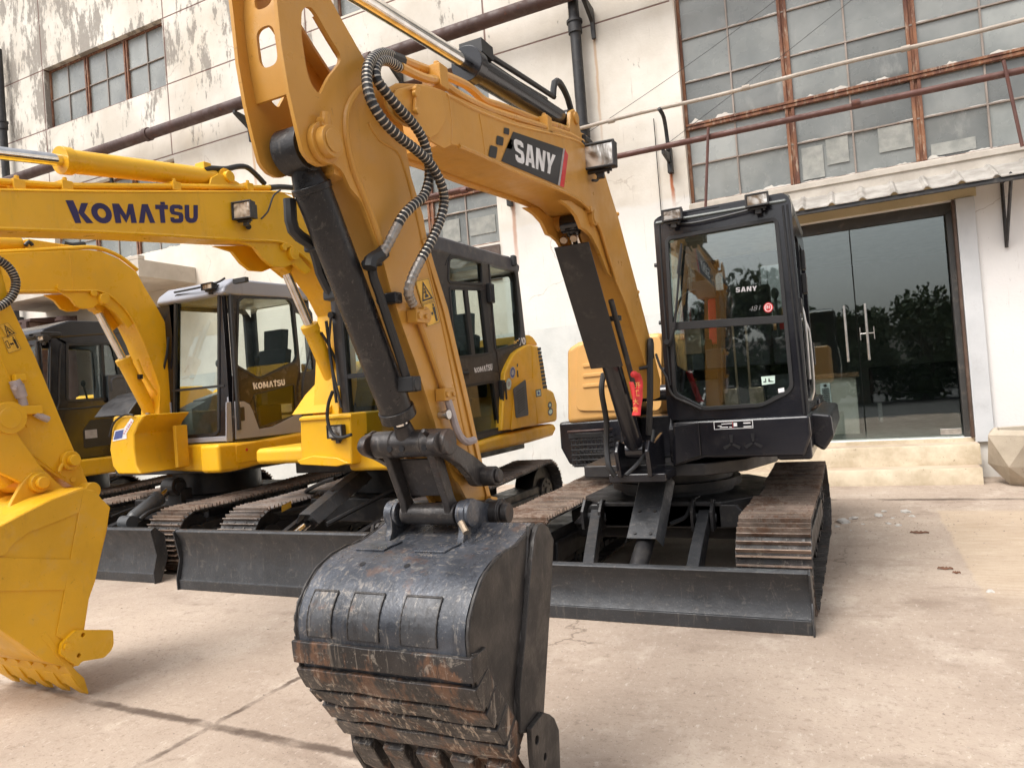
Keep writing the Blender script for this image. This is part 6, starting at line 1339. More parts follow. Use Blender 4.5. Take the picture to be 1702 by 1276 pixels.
b = B(); tube(b, smooth_path([Vector((XLc+.02, 5.17, 2.35)), Vector((XLc+.0, 5.14, 2.0)), Vector((XLc+.08, 5.15, 1.5))], .05), .012, 6); cyl(b, (XLc+.02, 5.16, 2.35), (XLc+.02, 5.2, 2.35), .03); cyl(b, (XLc-.03, 5.16, 2.3), (XLc+.02, 5.16, 1.55), .014); obj('wiper', b, M['rub'], cab2)
# front tool box with headlight
b = B(); tb = PY([(498, 692), (582, 686), (585, 773), (500, 770)], 5.0); prism(b, 'y', tb, 5.0, 5.9); tx = obj('tool_box', b, M['yel'], e2, .02)
b = B(); prism(b, 'y', PY([(494, 765), (520, 757), (560, 760), (583, 770), (560, 775), (500, 772)], 4.97), 4.96, 5.0)
prism(b, 'y', PY([(497, 694), (584, 688), (584, 694), (497, 700)], 4.985), 4.98, 4.999); prism(b, 'x', [(5.1, 1.47), (5.9, 1.47), (5.9, 1.95), (5.75, 1.95), (5.3, 1.65)], -4.75, -4.33); obj('box_lid', b, M['yel'], tx, .01)
lamp(tx, AY(557, 717, 4.95), .17, .12, .10, name='headlight')
pipes('headlight_hose', e2, [(quadY([(553, 650), (546, 670), (544, 692), (548, 712), (556, 724), (568, 727), (584, 722)], 4.90), .015)], M['rub'])
# boom
N2, F2, C2 = -4.25, -4.55, -4.40
bo = PX([(-70, 312), (0, 313), (200, 316), (464, 317), (490, 330), (520, 362), (550, 412), (575, 480), (590, 560), (594, 640), (585, 698), (562, 700), (566, 620), (569, 521), (552, 487), (528, 454), (514, 433), (493, 416), (469, 402), (441, 399), (390, 397), (200, 386), (0, 379), (-70, 378)], N2)
b = B(); prism(b, 'x', bo, F2, N2); bm2 = obj('boom', b, M['yel'], e2, .006)
b = B(); P = smooth_path(quadX([(-70, 379), (0, 380), (200, 387), (390, 398), (441, 400), (469, 403), (493, 417), (514, 434), (528, 455), (552, 488)], N2), .06); tube(b, P, .012, 6); P = smooth_path(quadX([(0, 316), (200, 319), (464, 320), (490, 333), (518, 363)], N2+.001), .06); tube(b, P, .006, 6)
obj('weld_seam', b, M['yel'], bm2)
gp = PX([(440, 402), (470, 403), (493, 418), (512, 436), (520, 450), (540, 478), (528, 472), (505, 452), (485, 442), (465, 437), (455, 425)], N2)
gf = PX([(395, 400), (425, 410), (440, 430), (455, 442), (475, 444), (490, 438), (510, 455), (520, 450), (493, 418), (470, 403), (440, 400)], N2)
b = B(); prism(b, 'x', gf, N2-.045, N2-.012); prism(b, 'x', gf, F2+.012, F2+.045); c = AX(484, 422, N2-.01); cyl(b, (F2, c.y, c.z), (N2+.03, c.y, c.z), .055, n=24); cyl(b, c+Vector((0, -.1, .04)), c+Vector((.03, -.1, .04)), .03, n=12); cyl(b, (N2+.03, c.y, c.z), (N2+.035, c.y, c.z), .03, n=20)
cyl(b, c+Vector((.0, -.06, .06)), c+Vector((.03, -.06, .06)), .022, n=10); obj('gusset', b, M['yel'], bm2, .006)
PB = Vector((C2, c.y, c.z-.02)); q1 = PX([(577, 690)], C2)[0]; FT = Vector((C2, q1[0]-.15, q1[1]-.12))
PB = Vector((C2, *PX([(470, 440)], C2)[0])); FT = Vector((C2, *PX([(592, 720)], C2)[0]))
ram(e2, FT, PB, .072, .040, .66, M['yel'], name='boom_cylinder')
b = B(); dz = (PB-FT).normalized(); s_ = FT+dz*((PB-FT).length*.62); tube(b, smooth_path([s_+Vector((.08, .02, 0)), s_-dz*.2+Vector((.1, .03, 0)), FT+dz*.2+Vector((.1, .03, 0))], .05), .013, 8); obj('cylinder_pipe', b, M['rub'], bm2)
b = B(); lettering(b, quadX([(110, 337), (329, 341), (329, 370.5), (121, 371)], N2+.0025), 'KOMATSU', .09, 0, lam=True); obj('lettering', b, M['navy'], bm2, fix=False)
lamp(bm2, AX(408, 353, N2+.06)+Vector((.03, -.06, 0)), .17, .14, .12, yaw=R(12)); b = B(); tube(b, smooth_path(quadX([(434, 364), (445, 352), (450, 338), (455, 325), (466, 316)], N2+.04), .03), .007, 6)
cyl(b, AX(413, 377, N2), AX(413, 377, N2+.05), .022, n=12); obj('lamp_wire', b, M['rub'], bm2)
pipes('hydraulic_line', bm2, [(quadX([(-60, 300), (0, 302), (60, 306), (110, 309), (200, 309.5), (330, 310), (448, 312)], N2-.06), .02), (quadX([(-60, 308), (100, 313), (300, 313.5), (450, 314)], N2-.12), .02)], M['yel'])
b = B()
for p in ((28, 306), (108, 308), (290, 309), (412, 310)): c = AX(*p, N2-.06); box(b, c.x-.09, c.x+.03, c.y-.035, c.y+.035, c.z-.04, c.z+.025); cyl(b, c, c+Vector((0, 0, .05)), .014, n=8)
obj('line_clamp', b, M['yel'], bm2, .008)
pa, pb_ = AX(-90, 244, C2), AX(365, 298, C2); ram(e2, pb_, pa, .075, .038, .66, M['yel'], name='arm_cylinder', gland=1.16)
b = B(); 
for s in (-1, 1): prism(b, 'x', PX([(345, 316), (350, 296), (362, 289), (378, 293), (410, 314)], C2+s*.085), C2+s*.085-.012, C2+s*.085+.012)
cyl(b, pb_-Vector((.12, 0, 0)), pb_+Vector((.12, 0, 0)), .045, n=20); obj('cylinder_lug', b, M['yel'], bm2, .006)
pipes('arm_hose', e2, [(quadX([(340, 283), (352, 280), (375, 281), (395, 277), (410, 278), (425, 290), (440, 306)], C2+.05), .022), (quadX([(448, 312), (470, 311), (495, 314), (510, 322)], N2-.06), .024)], M['rub'])
b = B(); c = AX(337, 279, C2); box(b, c.x-.04, c.x+.06, c.y-.04, c.y+.03, c.z-.03, c.z+.03); tube(b, smooth_path(quadX([(285, 279), (310, 281), (336, 283)], C2+.05), .05), .012, 6); obj('cylinder_port', b, M['yel'], bm2, .006)
# arm (front plate behind frame edge), link, bucket
N3 = -4.30; F3 = -4.50
ar = PX([(-90, 330), (-60, 300), (-20, 350), (-5, 420), (17, 504), (60, 595), (103, 700), (149, 807), (150, 814), (140, 818), (118, 806), (92, 790), (70, 775), (40, 757), (10, 738), (-40, 720), (-90, 640), (-130, 500)], N3)
b = B(); prism(b, 'x', ar, F3, N3); a2 = obj('arm', b, M['yel'], e2, .006)
b = B(); tube(b, smooth_path(quadX([(0, 590), (12, 620), (25, 650), (38, 690), (45, 710)], N3), .04), .006, 6); tube(b, smooth_path(quadX([(-20, 715), (20, 728), (50, 752), (90, 782), (110, 795)], N3), .04), .006, 6); obj('weld_seam', b, M['yel'], a2)
b = B(); c = AX(114, 765, N3); cyl(b, c, c+Vector((.03, 0, 0)), .058, n=24); cyl(b, c+Vector((.03, 0, 0)), c+Vector((.07, 0, 0)), .034, n=20); tube(b, smooth_path(quadX([(104, 770), (100, 778), (98, 784)], N3+.03), .01), .012, 8)
c = AX(7, 695, N3); cyl(b, c, c+Vector((.06, 0, 0)), .09, n=28); cyl(b, c+Vector((.06, 0, 0)), c+Vector((.065, 0, 0)), .06, n=24); cyl(b, AX(120, 797, N3), AX(120, 797, N3)+Vector((.012, 0, 0)), .018, n=10); obj('pin_boss', b, M['yel'], a2, .005)
b = B(); c = AX(28, 640, N3+.02); d_ = AX(36, 660, N3+.02); cyl(b, c, d_, .035, .03, n=12); cyl(b, AX(24, 632, N3+.02), c, .03, n=12); cyl(b, d_, AX(40, 674, N3+.02), .022, n=12); tube(b, smooth_path(quadX([(58, 686), (68, 692), (80, 697)], N3+.03), .02), .02, 8); cyl(b, AX(28, 642, N3+.02), AX(24, 645, N3+.06), .012, n=8); obj('wrapped_line', b, M['wrap'], a2)
b = B(); c = AX(48, 683, N3); box(b, c.x, c.x+.05, c.y-.07, c.y+.05, c.z-.02, c.z+.03); c = AX(28, 628, N3); box(b, c.x, c.x+.04, c.y-.03, c.y+.03, c.z-.02, c.z+.02); obj('line_clamp', b, M['yel'], a2, .006)
warning_sticker(a2, quadX([(-2, 540), (13, 536), (28, 555), (12, 562)], N3+.003), quadX([(3, 561), (24, 557), (36, 580), (14, 588)], N3+.003))
coil_hose('corrugated_hose', e2, [AX(a, c, N3+.04) for a, c in ((-40, 415), (-10, 428), (12, 442), (24, 460), (26, 475), (20, 492), (5, 506), (-25, 520))], .022, [M['rub'], M['coil'], M['foil']])
b = B(); prism(b, 'x', rounded(PX([(-40, 690), (10, 705), (60, 775), (75, 790), (68, 812), (50, 815), (20, 800), (-40, 770)], N3), .03, 2), N3+.012, N3+.05); prism(b, 'x', rounded(PX([(-40, 690), (10, 705), (60, 775), (75, 790), (68, 812), (50, 815), (20, 800), (-40, 770)], N3), .03, 2), F3-.05, F3-.012); obj('bucket_link', b, M['yel'], e2, .01)
b = B(); cyl(b, AX(-60, 700, C2), AX(10, 802, C2), .07, n=24); obj('bucket_cylinder', b, M['yel'], e2)
R2, L2 = -4.0, -4.74
sd2 = [(138, 810), (158, 815), (167, 827), (183, 842), (178, 880), (158, 965), (148, 995), (141, 1042), (127, 1106), (118, 1110), (74, 1098), (35, 1070), (0, 1046), (-45, 1005), (-75, 950), (-70, 905), (-40, 885), (0, 873), (28, 858), (55, 844), (85, 829), (107, 821)]
sp = PX(sd2, R2)
b = B()
for x in (R2-.016, L2): prism(b, 'x', sp, x, x+.016)
shell = smooth_path([Vector((0, *p)) for p in [sp[0]]+list(reversed(sp[9:22]))], .05); 
ct_ = Vector((0, sum(p[0] for p in sp)/len(sp), sum(p[1] for p in sp)/len(sp)))
ins = []
for i, p in enumerate(shell):
    t = (shell[min(i+1, len(shell)-1)]-shell[max(i-1, 0)]).normalized(); n_ = Vector((0, t.z, -t.y)); n_ = n_ if n_.dot(ct_-p) > 0 else -n_; ins.append(p+n_*.014)
prism(b, 'x', [(p.y, p.z) for p in shell]+[(p.y, p.z) for p in reversed(ins)], L2+.0165, R2-.0165)
k2 = obj('bucket', b, M['yel_old'], e2, .003)
b = B()
for pl in ([(138, 812), (158, 816), (167, 828), (182, 843), (157, 965), (146, 996), (139, 1042), (118, 1070), (92, 1056), (116, 928), (130, 851)], [(-5, 926), (118, 929), (106, 980), (-5, 982)], [(138, 812), (130, 852), (90, 868), (45, 885), (20, 905), (7, 923), (-20, 925), (-60, 920), (-40, 887), (0, 874), (28, 859), (55, 845), (85, 830), (107, 822)]): prism(b, 'x', PX(pl, R2), R2+.0005+.0007*len(pl)*.1, R2+.008)
obj('side_reinforcement', b, M['yel_old'], k2, .003)
b = B(); ctp = PX([(99, 1068), (122, 1046), (184, 1046), (185, 1070), (181, 1080), (169, 1092), (132, 1098), (125, 1107), (96, 1086)], R2+.01); hl = [circ(*PX([p], R2+.01)[0], .012, .012, 10) for p in ((134, 1054), (127, 1088))]
prism(b, 'x', rounded(ctp, .012, 2), R2+.0085, R2+.032, hl); prism(b, 'x', rounded(ctp, .012, 2), L2-.03, L2-.002); c = AX(111, 1074, R2+.032); cyl(b, c, c+Vector((.014, 0, 0)), .02, n=6); obj('side_cutter', b, M['yel'], k2, .003)
b = B(); e_ = AX(120, 1106, R2); e_.x = 0; f_ = AX(84, 1060, R2); f_.x = 0; d_ = (e_-f_).normalized(); nd = Vector((0, -d_.z, d_.y)); nd = nd if nd.z < 0 else -nd
prism(b, 'x', [(v.y, v.z) for v in (f_-d_*.05, e_+d_*.13, e_+d_*.13+nd*.03, f_-d_*.05+nd*.03)], L2-.003, R2+.003); 
for k in range(6): x = L2+.06+(R2-L2-.12)*k/5; c = Vector((x, e_.y, e_.z))+nd*.03-d_*.03; cyl(b, c, c+nd*.014, .02, n=6)
obj('cutting_edge', b, M['yel_old'], k2, .003)
for k in range(5):
    x = L2+.05+(R2-L2-.10)*k/4; b = B(); A0 = Vector((x, e_.y, e_.z))+nd*.015+d_*.04
    rings = [[b.verts.new(A0+d_*u+Vector((sx*w_, 0, 0))+nd*(hy*sy)) for sx, sy in ((-1, -1), (1, -1), (1, 1), (-1, 1))] for u, w_, hy in ((0, .045, .018), (.07, .05, .026), (.17, .034, .004))]
    for a in range(2):
        for q in range(4): b.faces.new((rings[a][q], rings[a][(q+1) % 4], rings[a+1][(q+1) % 4], rings[a+1][q]))
    b.faces.new(rings[0]); b.faces.new(rings[2]); obj('tooth', b, M['yel_old'], k2, .006)
b = B()
for x in (-4.27, -4.56):
    prism(b, 'x', rounded(PX([(0, 880), (15, 835), (35, 800), (50, 784), (75, 784), (90, 800), (105, 812), (130, 808), (150, 812), (165, 828), (110, 832), (50, 850)], -4.26), .02, 2), x, x+.03)
c = PX([(63, 802)], -4.24)[0]; cyl(b, (-4.60, *c), (-4.21, *c), .055, n=24); cyl(b, (-4.21, *c), (-4.18, *c), .035, n=20); c = PX([(150, 815)], -4.24)[0]; cyl(b, (-4.60, *c), (-4.21, *c), .05, n=24); obj('ear', b, M['yel_old'], k2, .006)
# ================================================================== YELLOW EXCAVATOR, SILVER CAB
e3 = thing('excavator', 'yellow excavator with silver grey cab frame and a blue and white sticker in front', 'excavator', (-7.1, 6.3, 0), 'excavators parked in a row')
track(e3, -8.22, -7.77, 4.75, 7.95, .62, .72, M['rustsh'], M['rustgr']); track(e3, -6.45, -6.0, 4.75, 7.95, .62, .72, M['rustsh'], M['rustgr'])
blade(e3, -8.2, -6.03, 4.55, .51, M['blade'])
b = B(); box(b, -7.7, -6.5, 5.6, 7.2, .38, .62); cyl(b, (-7.1, 6.3, .62), (-7.1, 6.3, .9), .5, n=36); obj('centre_frame', b, M['blk_mat'], e3, .02)
for x, xb in ((-7.4, -7.6), (-6.75, -6.6)):
    b = B(); prism(b, 'x', [(4.62, .12), (4.62, .3), (5.6, .5), (5.65, .4), (4.8, .12)], x-.03, x+.03)
    for v in b.verts: v.co.x += (xb-x)*((v.co.y-4.5)/1.1)
    obj('blade_arm', b, M['blk_mat'], e3, .006)
q0 = Vector((-6.95, *PX([(288, 808)], -6.95)[0])); q1 = Vector((-6.95, *PX([(212, 868)], -6.95)[0]))
bcy = ram(e3, q1, q0, .075, .04, .66, paint('grey_ram_paint', (.075, .08, .085), .35, .2), name='blade_cylinder'); b = B(); cyl(b, q0-Vector((.09, 0, 0)), q0+Vector((.1, 0, 0)), .10, n=28); cyl(b, q0+Vector((.1, 0, 0)), q0+Vector((.12, 0, 0)), .06, n=20); box(b, -7.06, -6.84, q0.y, 5.7, .50, .74); box(b, -7.06, -6.84, q1.y-.12, q1.y+.05, .2, .42); obj('cylinder_mount', b, M['blk_mat'], e3, .01)
pipes('blade_hose', e3, [(quadX([(233, 863), (245, 853), (262, 846), (280, 843)], -6.75), .025), (quadX([(185, 858), (205, 850), (228, 842)], -7.3), .012), (quadX([(185, 876), (212, 862)], -7.25), .02)], M['rub'])
X3 = -6.0; Y3 = 5.58
def skirt3():
    b = B(); f3 = PY([(273, 741), (364, 737), (366, 786), (276, 782)], 5.5); prism(b, 'y', f3, 5.5, 5.9); obj('front_skirt', b, M['yel'], e3, .03, seg=3)
    s3 = PX([(362, 738), (430, 732), (500, 719), (518, 716), (520, 752), (500, 755), (395, 782), (366, 786)], X3+.08); b = B(); prism(b, 'x', s3, X3-.2, X3+.08); so3 = obj('side_skirt', b, M['yel'], e3, .04, seg=4)
    b = B(); prism(b, 'x', rounded(PX([(391, 740), (445, 731), (445, 762), (393, 770)], X3+.081), .03, 3), X3+.0805, X3+.09); hh = obj('hatch', b, M['yel'], so3, .006); b = B(); c = AX(410, 747, X3+.091); cyl(b, c, c+Vector((.003, 0, 0)), .016, n=12); obj('lock', b, M['red'], hh)
    b = B(); prism(b, 'x', [(6.7, .95), (8.1, .95), (8.2, 1.3), (8.0, 1.9), (7.2, 1.9), (6.75, 1.25)], -8.1, X3+.05); obj('counterweight', b, M['yel'], e3, .05, seg=3)
    b = B(); box(b, -8.0, -6.1, 5.6, 7.7, .9, 1.0); obj('slew_deck', b, M['blk_mat'], e3, .01)
skirt3()
# cab
opn = rounded(PY([(292, 492), (364, 487), (364, 716), (357, 722), (300, 726), (290, 716)], Y3), .04)
outl = PY([(280, 735), (279, 500), (290, 485), (368, 474), (383, 478), (386, 733)], Y3)
XL3 = outl[0][0]; b = B(); fb = [(XL3, 1.24), (X3-.05, 1.24), (X3-.05, 2.86), (XL3+.05, 2.84), (XL3, 2.76)]
prism(b, 'y', fb, Y3, Y3+.07, [opn]); obj_f = obj('cab', b, M['blk'], e3, .015)
zl = PY([(290, 668)], Y3)[0][1]; b = B(); ox0, ox1 = min(p[0] for p in opn)-.02, max(p[0] for p in opn)+.02; oz0 = min(p[1] for p in opn)-.02
prism(b, 'y', [(XL3+.002, 1.24), (X3-.045, 1.24), (X3-.045, zl), (ox1, zl), (ox1, oz0), (ox0, oz0), (ox0, zl), (XL3+.002, zl)], Y3-.012, Y3-.0005); obj('front_trim', b, M['silver'], obj_f, .006)
WD = rounded(PX([(396, 500), (404, 494), (478, 496), (486, 505), (495, 590), (491, 601), (436, 627), (428, 628), (393, 608)], X3), .03, 3); WL = rounded(PX([(421, 656), (489, 638), (491, 690), (431, 711)], X3), .03, 3)
b = B(); sb = [(Y3+.071, 1.24)]+PX([(385, 486), (392, 480), (478, 480), (500, 484), (508, 600), (512, 719), (386, 733)], X3)[1:6]; sb = [(Y3+.071, 1.24), (Y3+.071, 2.80), (Y3+.3, 2.88), (6.75, 2.92), (6.95, 2.7), (7.0, 1.24)]
WR = rounded([(6.62, 1.95), (6.9, 2.0), (6.86, 2.66), (6.62, 2.7)], .03)
prism(b, 'x', sb, X3-.05, X3-.012, [WD, WL, WR]); prism(b, 'x', sb, XL3, XL3+.04, [rounded([(Y3+.15, 1.5), (6.8, 1.5), (6.8, 2.80), (Y3+.15, 2.76)], .05)])
prism(b, 'y', [(XL3+.04, 1.4), (X3-.05, 1.4), (X3-.05, 2.9), (XL3+.04, 2.9)], 6.9, 6.94, [rounded([(XL3+.1, 1.5), (X3-.12, 1.5), (X3-.12, 2.85), (XL3+.1, 2.85)], .05)]); obj('cab_side', b, M['blk_mat'], obj_f, .006)
dr3 = PX([(386, 494), (392, 484), (484, 488), (490, 505), (499, 600), (502, 683), (501, 718), (392, 730), (388, 728)], X3)
b = B(); prism(b, 'x', dr3, X3-.0118, X3, [WD, WL]); dr_o = obj('door', b, paint('brown_black_door', (.028, .022, .020), .22, .15), obj_f, .006)
b = B(); prism(b, 'x', PX([(389, 667), (405, 667), (414, 672), (419, 682), (430, 713), (452, 709), (501, 684), (502, 718), (391, 730)], X3), X3+.0005, X3+.010); prism(b, 'x', PX([(376, 668), (384, 668), (387, 733), (376, 734)], X3-.0), X3-.011, X3+.003)
obj('silver_trim', b, M['silver'], dr_o, .006)
b = B(); prism(b, 'x', rounded(PX([(394, 677), (406, 676), (407, 699), (396, 700)], X3+.01), .015, 3), X3+.0105, X3+.013); obj('door_handle', b, M['bkink'], dr_o)
b = B(); c = AX(396, 670, X3+.01); cyl(b, c, c+Vector((.01, 0, 0)), .02, n=12); lettering(b, quadX([(420, 637), (473, 630), (474, 640), (421, 647)], X3+.002), 'KOMATSU', .09, 0, lam=True); obj('lettering', b, M['white'], dr_o, fix=False)
b = B(); seal(b, 'x', WD, X3-.005, X3+.006, .014); seal(b, 'x', WL, X3-.005, X3+.004, .006); seal(b, 'y', opn, Y3-.01, Y3+.02, .016); z_ = PY([(330, 645)], Y3)[0][1]; box(b, min(p[0] for p in opn)+.01, max(p[0] for p in opn)-.01, Y3-.008, Y3+.03, z_-.012, z_+.012); cyl(b, (X3+.02, Y3+.05, 1.35), (X3+.02, Y3+.06, 2.8), .022, n=10); obj('window_seal', b, M['rub'], obj_f, .003)
b = B(); tube(b, smooth_path(quadX([(503, 700), (503, 640), (511, 602), (517, 575)], X3+.04), .05), .011, 8); obj('grab_rail', b, M['rub'], obj_f)
pane('windscreen', obj_f, 'y', opn, Y3+.025, .006, M['gl']); pane('door_window', dr_o, 'x', WD, X3-.008, .004, M['gl']); pane('lower_door_window', dr_o, 'x', WL, X3-.008, .004, M['gl_dark']); pane('rear_side_window', obj_f, 'x', WR, X3-.03, .004, M['gl'])
b = B(); prism(b, 'x', [(Y3-.04, 2.82), (Y3, 2.9), (5.7, 2.99), (6.6, 3.02), (6.95, 2.97), (6.98, 2.86), (Y3, 2.80)], XL3-.01, X3+.012); obj('cab_roof', b, M['silver'], obj_f, .03, seg=4)
b = B(); box(b, XL3+.05, X3-.06, Y3+.08, 6.9, 1.2, 1.24); prism(b, 'x', [(Y3+.09, 1.25), (Y3+.09, 1.62), (Y3+.3, 1.70), (Y3+.35, 1.25)], XL3+.05, XL3+.3); prism(b, 'x', [(5.9, 1.25), (5.9, 1.72), (6.6, 1.9), (6.6, 1.25)], XL3+.06, XL3+.22); obj('cab_lining', b, M['inter'], obj_f)
seat(obj_f, -6.42, 6.35, 1.6, M['fabric'])
lamp(obj_f, AY(345, 476, Y3-.08), .17, .075, .12); b = B(); tube(b, smooth_path([AY(290, 486, Y3-.02), AY(330, 478, Y3-.05), AY(360, 470, Y3-.05), AY(374, 462, Y3)], .05), .012, 6); box(b, *(lambda p: (p.x-.12, p.x+.06, Y3+.03, Y3+.08, p.z-.0, p.z+.05))(AY(372, 465, 5.38))); tube(b, smooth_path([AX(407, 468, X3-.2), AX(408, 465, X3-.2)], .01), .012, 6); obj('wiper_motor', b, M['rub'], obj_f)
b = B(); tube(b, smooth_path([AY(280, 560, Y3-.03), AY(277, 590, Y3-.04), AY(270, 622, Y3-.05)], .05), .014, 6); box(b, *(lambda p: (p.x-.03, p.x+.04, 5.25, 5.29, p.z-.03, p.z+.02))(AY(272, 625, Y3))); obj('mirror_stay', b, M['rub'], obj_f)
# rear cowl with stickers behind the door
b = B(); prism(b, 'x', [(6.99, 1.25), (7.3, 1.25), (7.35, 1.7), (7.15, 2.05), (6.99, 2.1)], X3-.3, X3-.02); cw = obj('side_cowl', b, M['grill'], e3, .02)
b = B()
for (a, c, s) in ((514, 624, 4), (510, 644, 4)):
    q_ = quadX([(a-s, c-s*2), (a+s, c-s*2.2), (a+s, c+s*2), (a-s, c+s*2.2)], X3-.018); decal(b, q_, [circ(.5, .5, .5, .5)], 0); decal(b, [v+Vector((.001, 0, 0)) for v in q_], [circ(.5, .5, .38, .38)], 1)
obj('stickers', b, [M['greyink'], M['bluest']], cw, fix=False)
# tool box at the front corner
YB = 4.95; b = B(); fx = PY([(188, 692), (181, 722), (182, 747), (187, 775), (196, 788), (234, 788), (226, 772), (223, 747), (222, 722), (230, 705), (242, 689)], YB); 
prism(b, 'y', [fx[0], fx[2], fx[3], fx[4], fx[5], fx[6], fx[7], fx[8], fx[9], fx[10]], YB, YB+.55); bx3 = obj('tool_box', b, M['yel'], e3, .02, seg=3)
b = B(); box(b, -6.60, -6.55, YB+.35, YB+.5, 1.0, 1.45); obj('box_post', b, M['yel_old'], bx3, .01)
b = B(); q_ = quadY([(193, 719), (206, 705), (220, 698), (215, 732)], YB-.003); q_ = quadY([(190, 703), (222, 697), (217, 731), (187, 735)], YB-.003); decal(b, q_, [[(.0, .05), (.78, .1), (.72, .35), (1.02, .95), (.85, 1.1), (.55, .65), (.05, .6)]], 0)
q_ = [v+Vector((0, -.001, 0)) for v in q_]; decal(b, q_, [[(.04, .12), (.52, .16), (.55, .58), (.12, .55)]], 1)
for k in range(6): decal(b, [v+Vector((0, -.001, 0)) for v in q_], [circ(.6+.06*k, .38+.10*k, .05, .045, 10)], 2)
obj('sticker', b, [M['white'], M['bluest'], plain('pink_ink', (.6, .25, .35), .5)], bx3, fix=False)
b = B(); tube(b, smooth_path(quadY([(182, 725), (188, 705), (197, 695), (210, 688), (222, 690)], YB-.02), .03), .011, 6); obj('strap', b, M['rub'], bx3)
# boom
N4, F4, C4 = -6.95, -7.25, -7.10
bo = PX([(-60, 424), (0, 421), (113, 416), (147, 415), (169, 418), (198, 430), (227, 452), (240, 476), (258, 505), (273, 532), (284, 565), (292, 640), (286, 700), (264, 700), (266, 645), (254, 610), (240, 570), (224, 537), (207, 512), (188, 494), (169, 484), (154, 482), (94, 482), (9, 483), (-60, 484)], N4)
b = B(); prism(b, 'x', bo, F4, N4); bm3 = obj('boom', b, M['yel'], e3, .006)
b = B(); tube(b, smooth_path(quadX([(-60, 485), (9, 484), (94, 483), (154, 483), (169, 485), (188, 495), (207, 513), (224, 538), (240, 571)], N4), .06), .012, 6); tube(b, smooth_path(quadX([(-60, 421), (0, 419), (113, 413), (147, 411), (170, 414), (200, 427), (228, 449)], N4-.03), .06), .022, 8); tube(b, quadX([(115, 418), (122, 480)], N4), .005, 5); c = AX(97, 478, N4); cyl(b, c, c+Vector((.03, 0, 0)), .03, n=12); obj('weld_seam', b, M['yel'], bm3)
gf = PX([(100, 484), (118, 495), (128, 508), (140, 513), (155, 512), (165, 505), (178, 508), (195, 520), (215, 545), (224, 537), (207, 512), (188, 494), (169, 484), (154, 483)], N4)
b = B(); prism(b, 'x', gf, N4-.045, N4-.012); prism(b, 'x', gf, F4+.012, F4+.045); c = AX(170, 497, N4-.01); cyl(b, (F4, c.y, c.z), (N4+.04, c.y, c.z), .055, n=20); cyl(b, c+Vector((0, -.1, .05)), c+Vector((.03, -.1, .05)), .035, n=12); obj('gusset', b, M['yel'], bm3, .006)
PB = Vector((C4, *PX([(158, 508)], C4)[0])); FT = Vector((C4, *PX([(270, 722)], C4)[0])); ram(e3, FT, PB, .072, .04, .60, M['yel'], name='boom_cylinder')
pipes('cylinder_pipe', e3, [(quadX([(228, 597), (238, 620), (250, 640), (268, 668), (269, 690)], C4+.1), .013)], M['yel'])
pipes('boom_hose', e3, [(quadX([(246, 692), (243, 715), (244, 732), (254, 742), (272, 738)], C4+.14), .022), (quadX([(268, 690), (266, 712), (270, 732), (282, 738)], C4+.12), .022)], M['rub'])
b = B(); cyl(b, AX(246, 686, C4+.14), AX(246, 697, C4+.14), .025, n=10); cyl(b, AX(268, 684, C4+.12), AX(268, 695, C4+.12), .025, n=10); obj('hose_end', b, M['foil'], e3)
pa, pb_ = AX(-60, 400, C4), AX(45, 405, C4); b = B(); cyl(b, AX(-60, 403, C4), AX(32, 405, C4), .075, n=24); box(b, C4-.1, C4+.1, AX(36, 410, C4).y, AX(120, 410, C4).y, AX(60, 414, C4).z-.05, AX(60, 403, C4).z); obj('arm_cylinder', b, M['yel'], e3, .01)
pipes('top_hose', e3, [(quadX([(105, 404), (118, 408), (140, 406)], C4), .03), (quadX([(42, 408), (48, 402), (54, 408)], C4+.1), .018)], M['rub'])
# rear hood visible between black cab and boom
b = B(); prism(b, 'x', PX([(206, 690), (222, 668), (245, 652), (262, 648), (275, 652), (275, 690)], -7.5), -8.05, -7.45); hd3 = obj('engine_hood', b, M['blk_mat'], e3, .02)
# ================================================================== BLACK CAB MACHINE AT THE BACK LEFT
e4 = thing('excavator', 'black cabbed excavator with plain yellow skirt, partly hidden behind a yellow arm', 'excavator', (-10.0, 6.3, 0), 'excavators parked in a row')
track(e4, -9.36, -8.9, 4.75, 7.95, .62, .72, M['rustsh'], M['rustgr']); track(e4, -11.1, -10.64, 4.75, 7.95, .62, .72, M['rustsh'], M['rustgr'])
b = B(); box(b, -10.6, -9.4, 5.6, 7.2, .38, .62); cyl(b, (-10, 6.3, .62), (-10, 6.3, .9), .5, n=36); obj('centre_frame', b, M['blk_mat'], e4, .02)
blade(e4, -11.1, -8.9, 4.5, .5, M['blade'])
X4 = -8.98; Y4 = 5.42; XL4 = -9.95
WA = rounded(PX([(111, 572), (188, 571), (196, 600), (204, 661), (112, 666)], X4), .04, 3)
sb = [(Y4, 1.10)]+PX([(84, 556), (106, 546), (170, 543)], X4)+[(7.0, 2.86), (7.05, 1.9), (7.05, 1.10)]
b = B(); prism(b, 'x', sb, X4-.06, X4, [WA]); prism(b, 'x', sb, XL4, XL4+.05, [rounded([(Y4+.2, 1.7), (6.7, 1.7), (6.7, 2.6), (Y4+.2, 2.6)], .05)]); prism(b, 'y', [(XL4+.05, 1.1), (X4-.06, 1.1), (X4-.06, 2.68), (XL4+.05, 2.68)], Y4, Y4+.06, [rounded([(XL4+.12, 1.3), (X4-.12, 1.3), (X4-.12, 2.55), (XL4+.12, 2.55)], .05)])
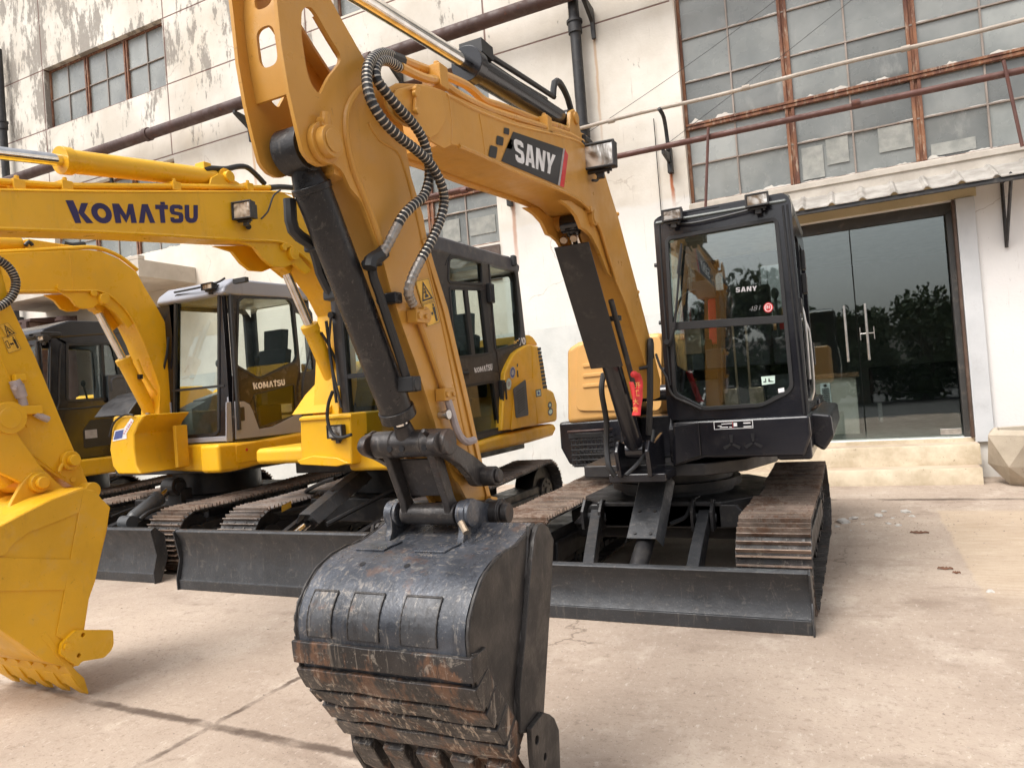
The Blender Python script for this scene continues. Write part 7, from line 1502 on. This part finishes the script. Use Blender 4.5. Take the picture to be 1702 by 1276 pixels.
prism(b, 'y', [(XL4+.05, 1.1), (X4-.06, 1.1), (X4-.06, 2.8), (XL4+.05, 2.8)], 6.98, 7.04, [rounded([(XL4+.12, 1.6), (X4-.13, 1.6), (X4-.13, 2.72), (XL4+.12, 2.72)], .05)]); cab4 = obj('cab', b, M['blk'], e4, .02)
b = B(); prism(b, 'x', [(Y4-.03, 2.66), (Y4+.05, 2.76), (5.8, 2.88), (7.0, 2.92), (7.06, 2.8), (Y4, 2.62)], XL4-.01, X4+.012); obj('cab_roof', b, M['blk'], cab4, .03, seg=3)
b = B(); seal(b, 'x', WA, X4-.01, X4+.008, .016); tube(b, smooth_path(quadX([(106, 572), (100, 580), (98, 668), (104, 680), (200, 672)], X4), .05), .012, 6)
m_ = PX([(168, 571), (172, 571), (177, 664), (172, 664)], X4); prism(b, 'x', m_, X4-.02, X4+.004); obj('window_seal', b, M['rub'], cab4)
pane('door_window', cab4, 'x', WA, X4-.03, .005, M['gl']); pane('windscreen', cab4, 'y', rounded([(XL4+.12, 1.3), (X4-.12, 1.3), (X4-.12, 2.55), (XL4+.12, 2.55)], .05), Y4+.02, .005, M['gl'])
b = B(); wl_ = rounded(PX([(138, 715), (150, 698), (186, 694), (188, 738), (140, 745)], X4), .02, 2); prism(b, 'x', wl_, X4+.0005, X4+.004); obj('lower_door_window', b, M['rub'], cab4); b = B(); decal(b, quadX([(141, 715), (161, 713), (162, 727), (142, 729)], X4+.006), [FULL]); obj('notice_sticker', b, M['greyink'], cab4, fix=False)
seat(cab4, -9.45, 6.3, 1.55, M['fabric'])
b = B(); box(b, *(lambda p: (X4+.03, X4+.06, p.y-.13, p.y+.13, p.z-.18, p.z+.18))(AX(195, 645, X4+.05))); tube(b, smooth_path(quadX([(187, 650), (185, 635), (190, 628), (204, 627)], X4+.06), .02), .014, 6); obj('mirror', b, M['grill'], cab4, .03)
b = B(); 
for a in ((60, 560), (72, 557)): c = AY(*a, Y4-.1); box(b, c.x-.12, c.x+.12, Y4-.2, Y4+.05, c.z-.02, c.z+.03)
lamp(cab4, AY(68, 562, Y4-.2), .14, .07, .1); obj('roof_rack', b, M['blk_mat'], cab4, .01)
b = B(); prism(b, 'x', [(5.35, .88), (8.2, .88), (8.25, 1.1), (5.35, 1.1)], X4-.2, X4+.05); box(b, -11.0, X4-.2001, 5.5, 8.2, .9, 1.1); obj('side_skirt', b, M['yel'], e4, .03, seg=3)
b = B(); prism(b, 'x', [(7.1, 1.11), (8.2, 1.11), (8.2, 1.8), (7.8, 2.0), (7.1, 2.0)], -11.0, X4+.03); obj('counterweight', b, M['yel'], e4, .05)
b = B(); prism(b, 'x', [(5.9, 1.1), (6.3, 1.1), (4.2, 3.1), (1.6, 3.3), (1.6, 3.0), (4.0, 2.75)], -10.25, -9.97); obj('boom', b, M['yel'], e4, .02)
b = B(); prism(b, 'x', [(1.5, 3.35), (1.75, 3.3), (2.4, 1.2), (2.2, 1.15)], -10.2, -10.02); obj('arm', b, M['yel'], e4, .02)
b = B(); prism(b, 'x', circ(2.5, .55, .42, .52, 20, 60, 300)+[(2.7, .6)], -10.5, -9.75); obj('bucket', b, M['yel_old'], e4, .02)
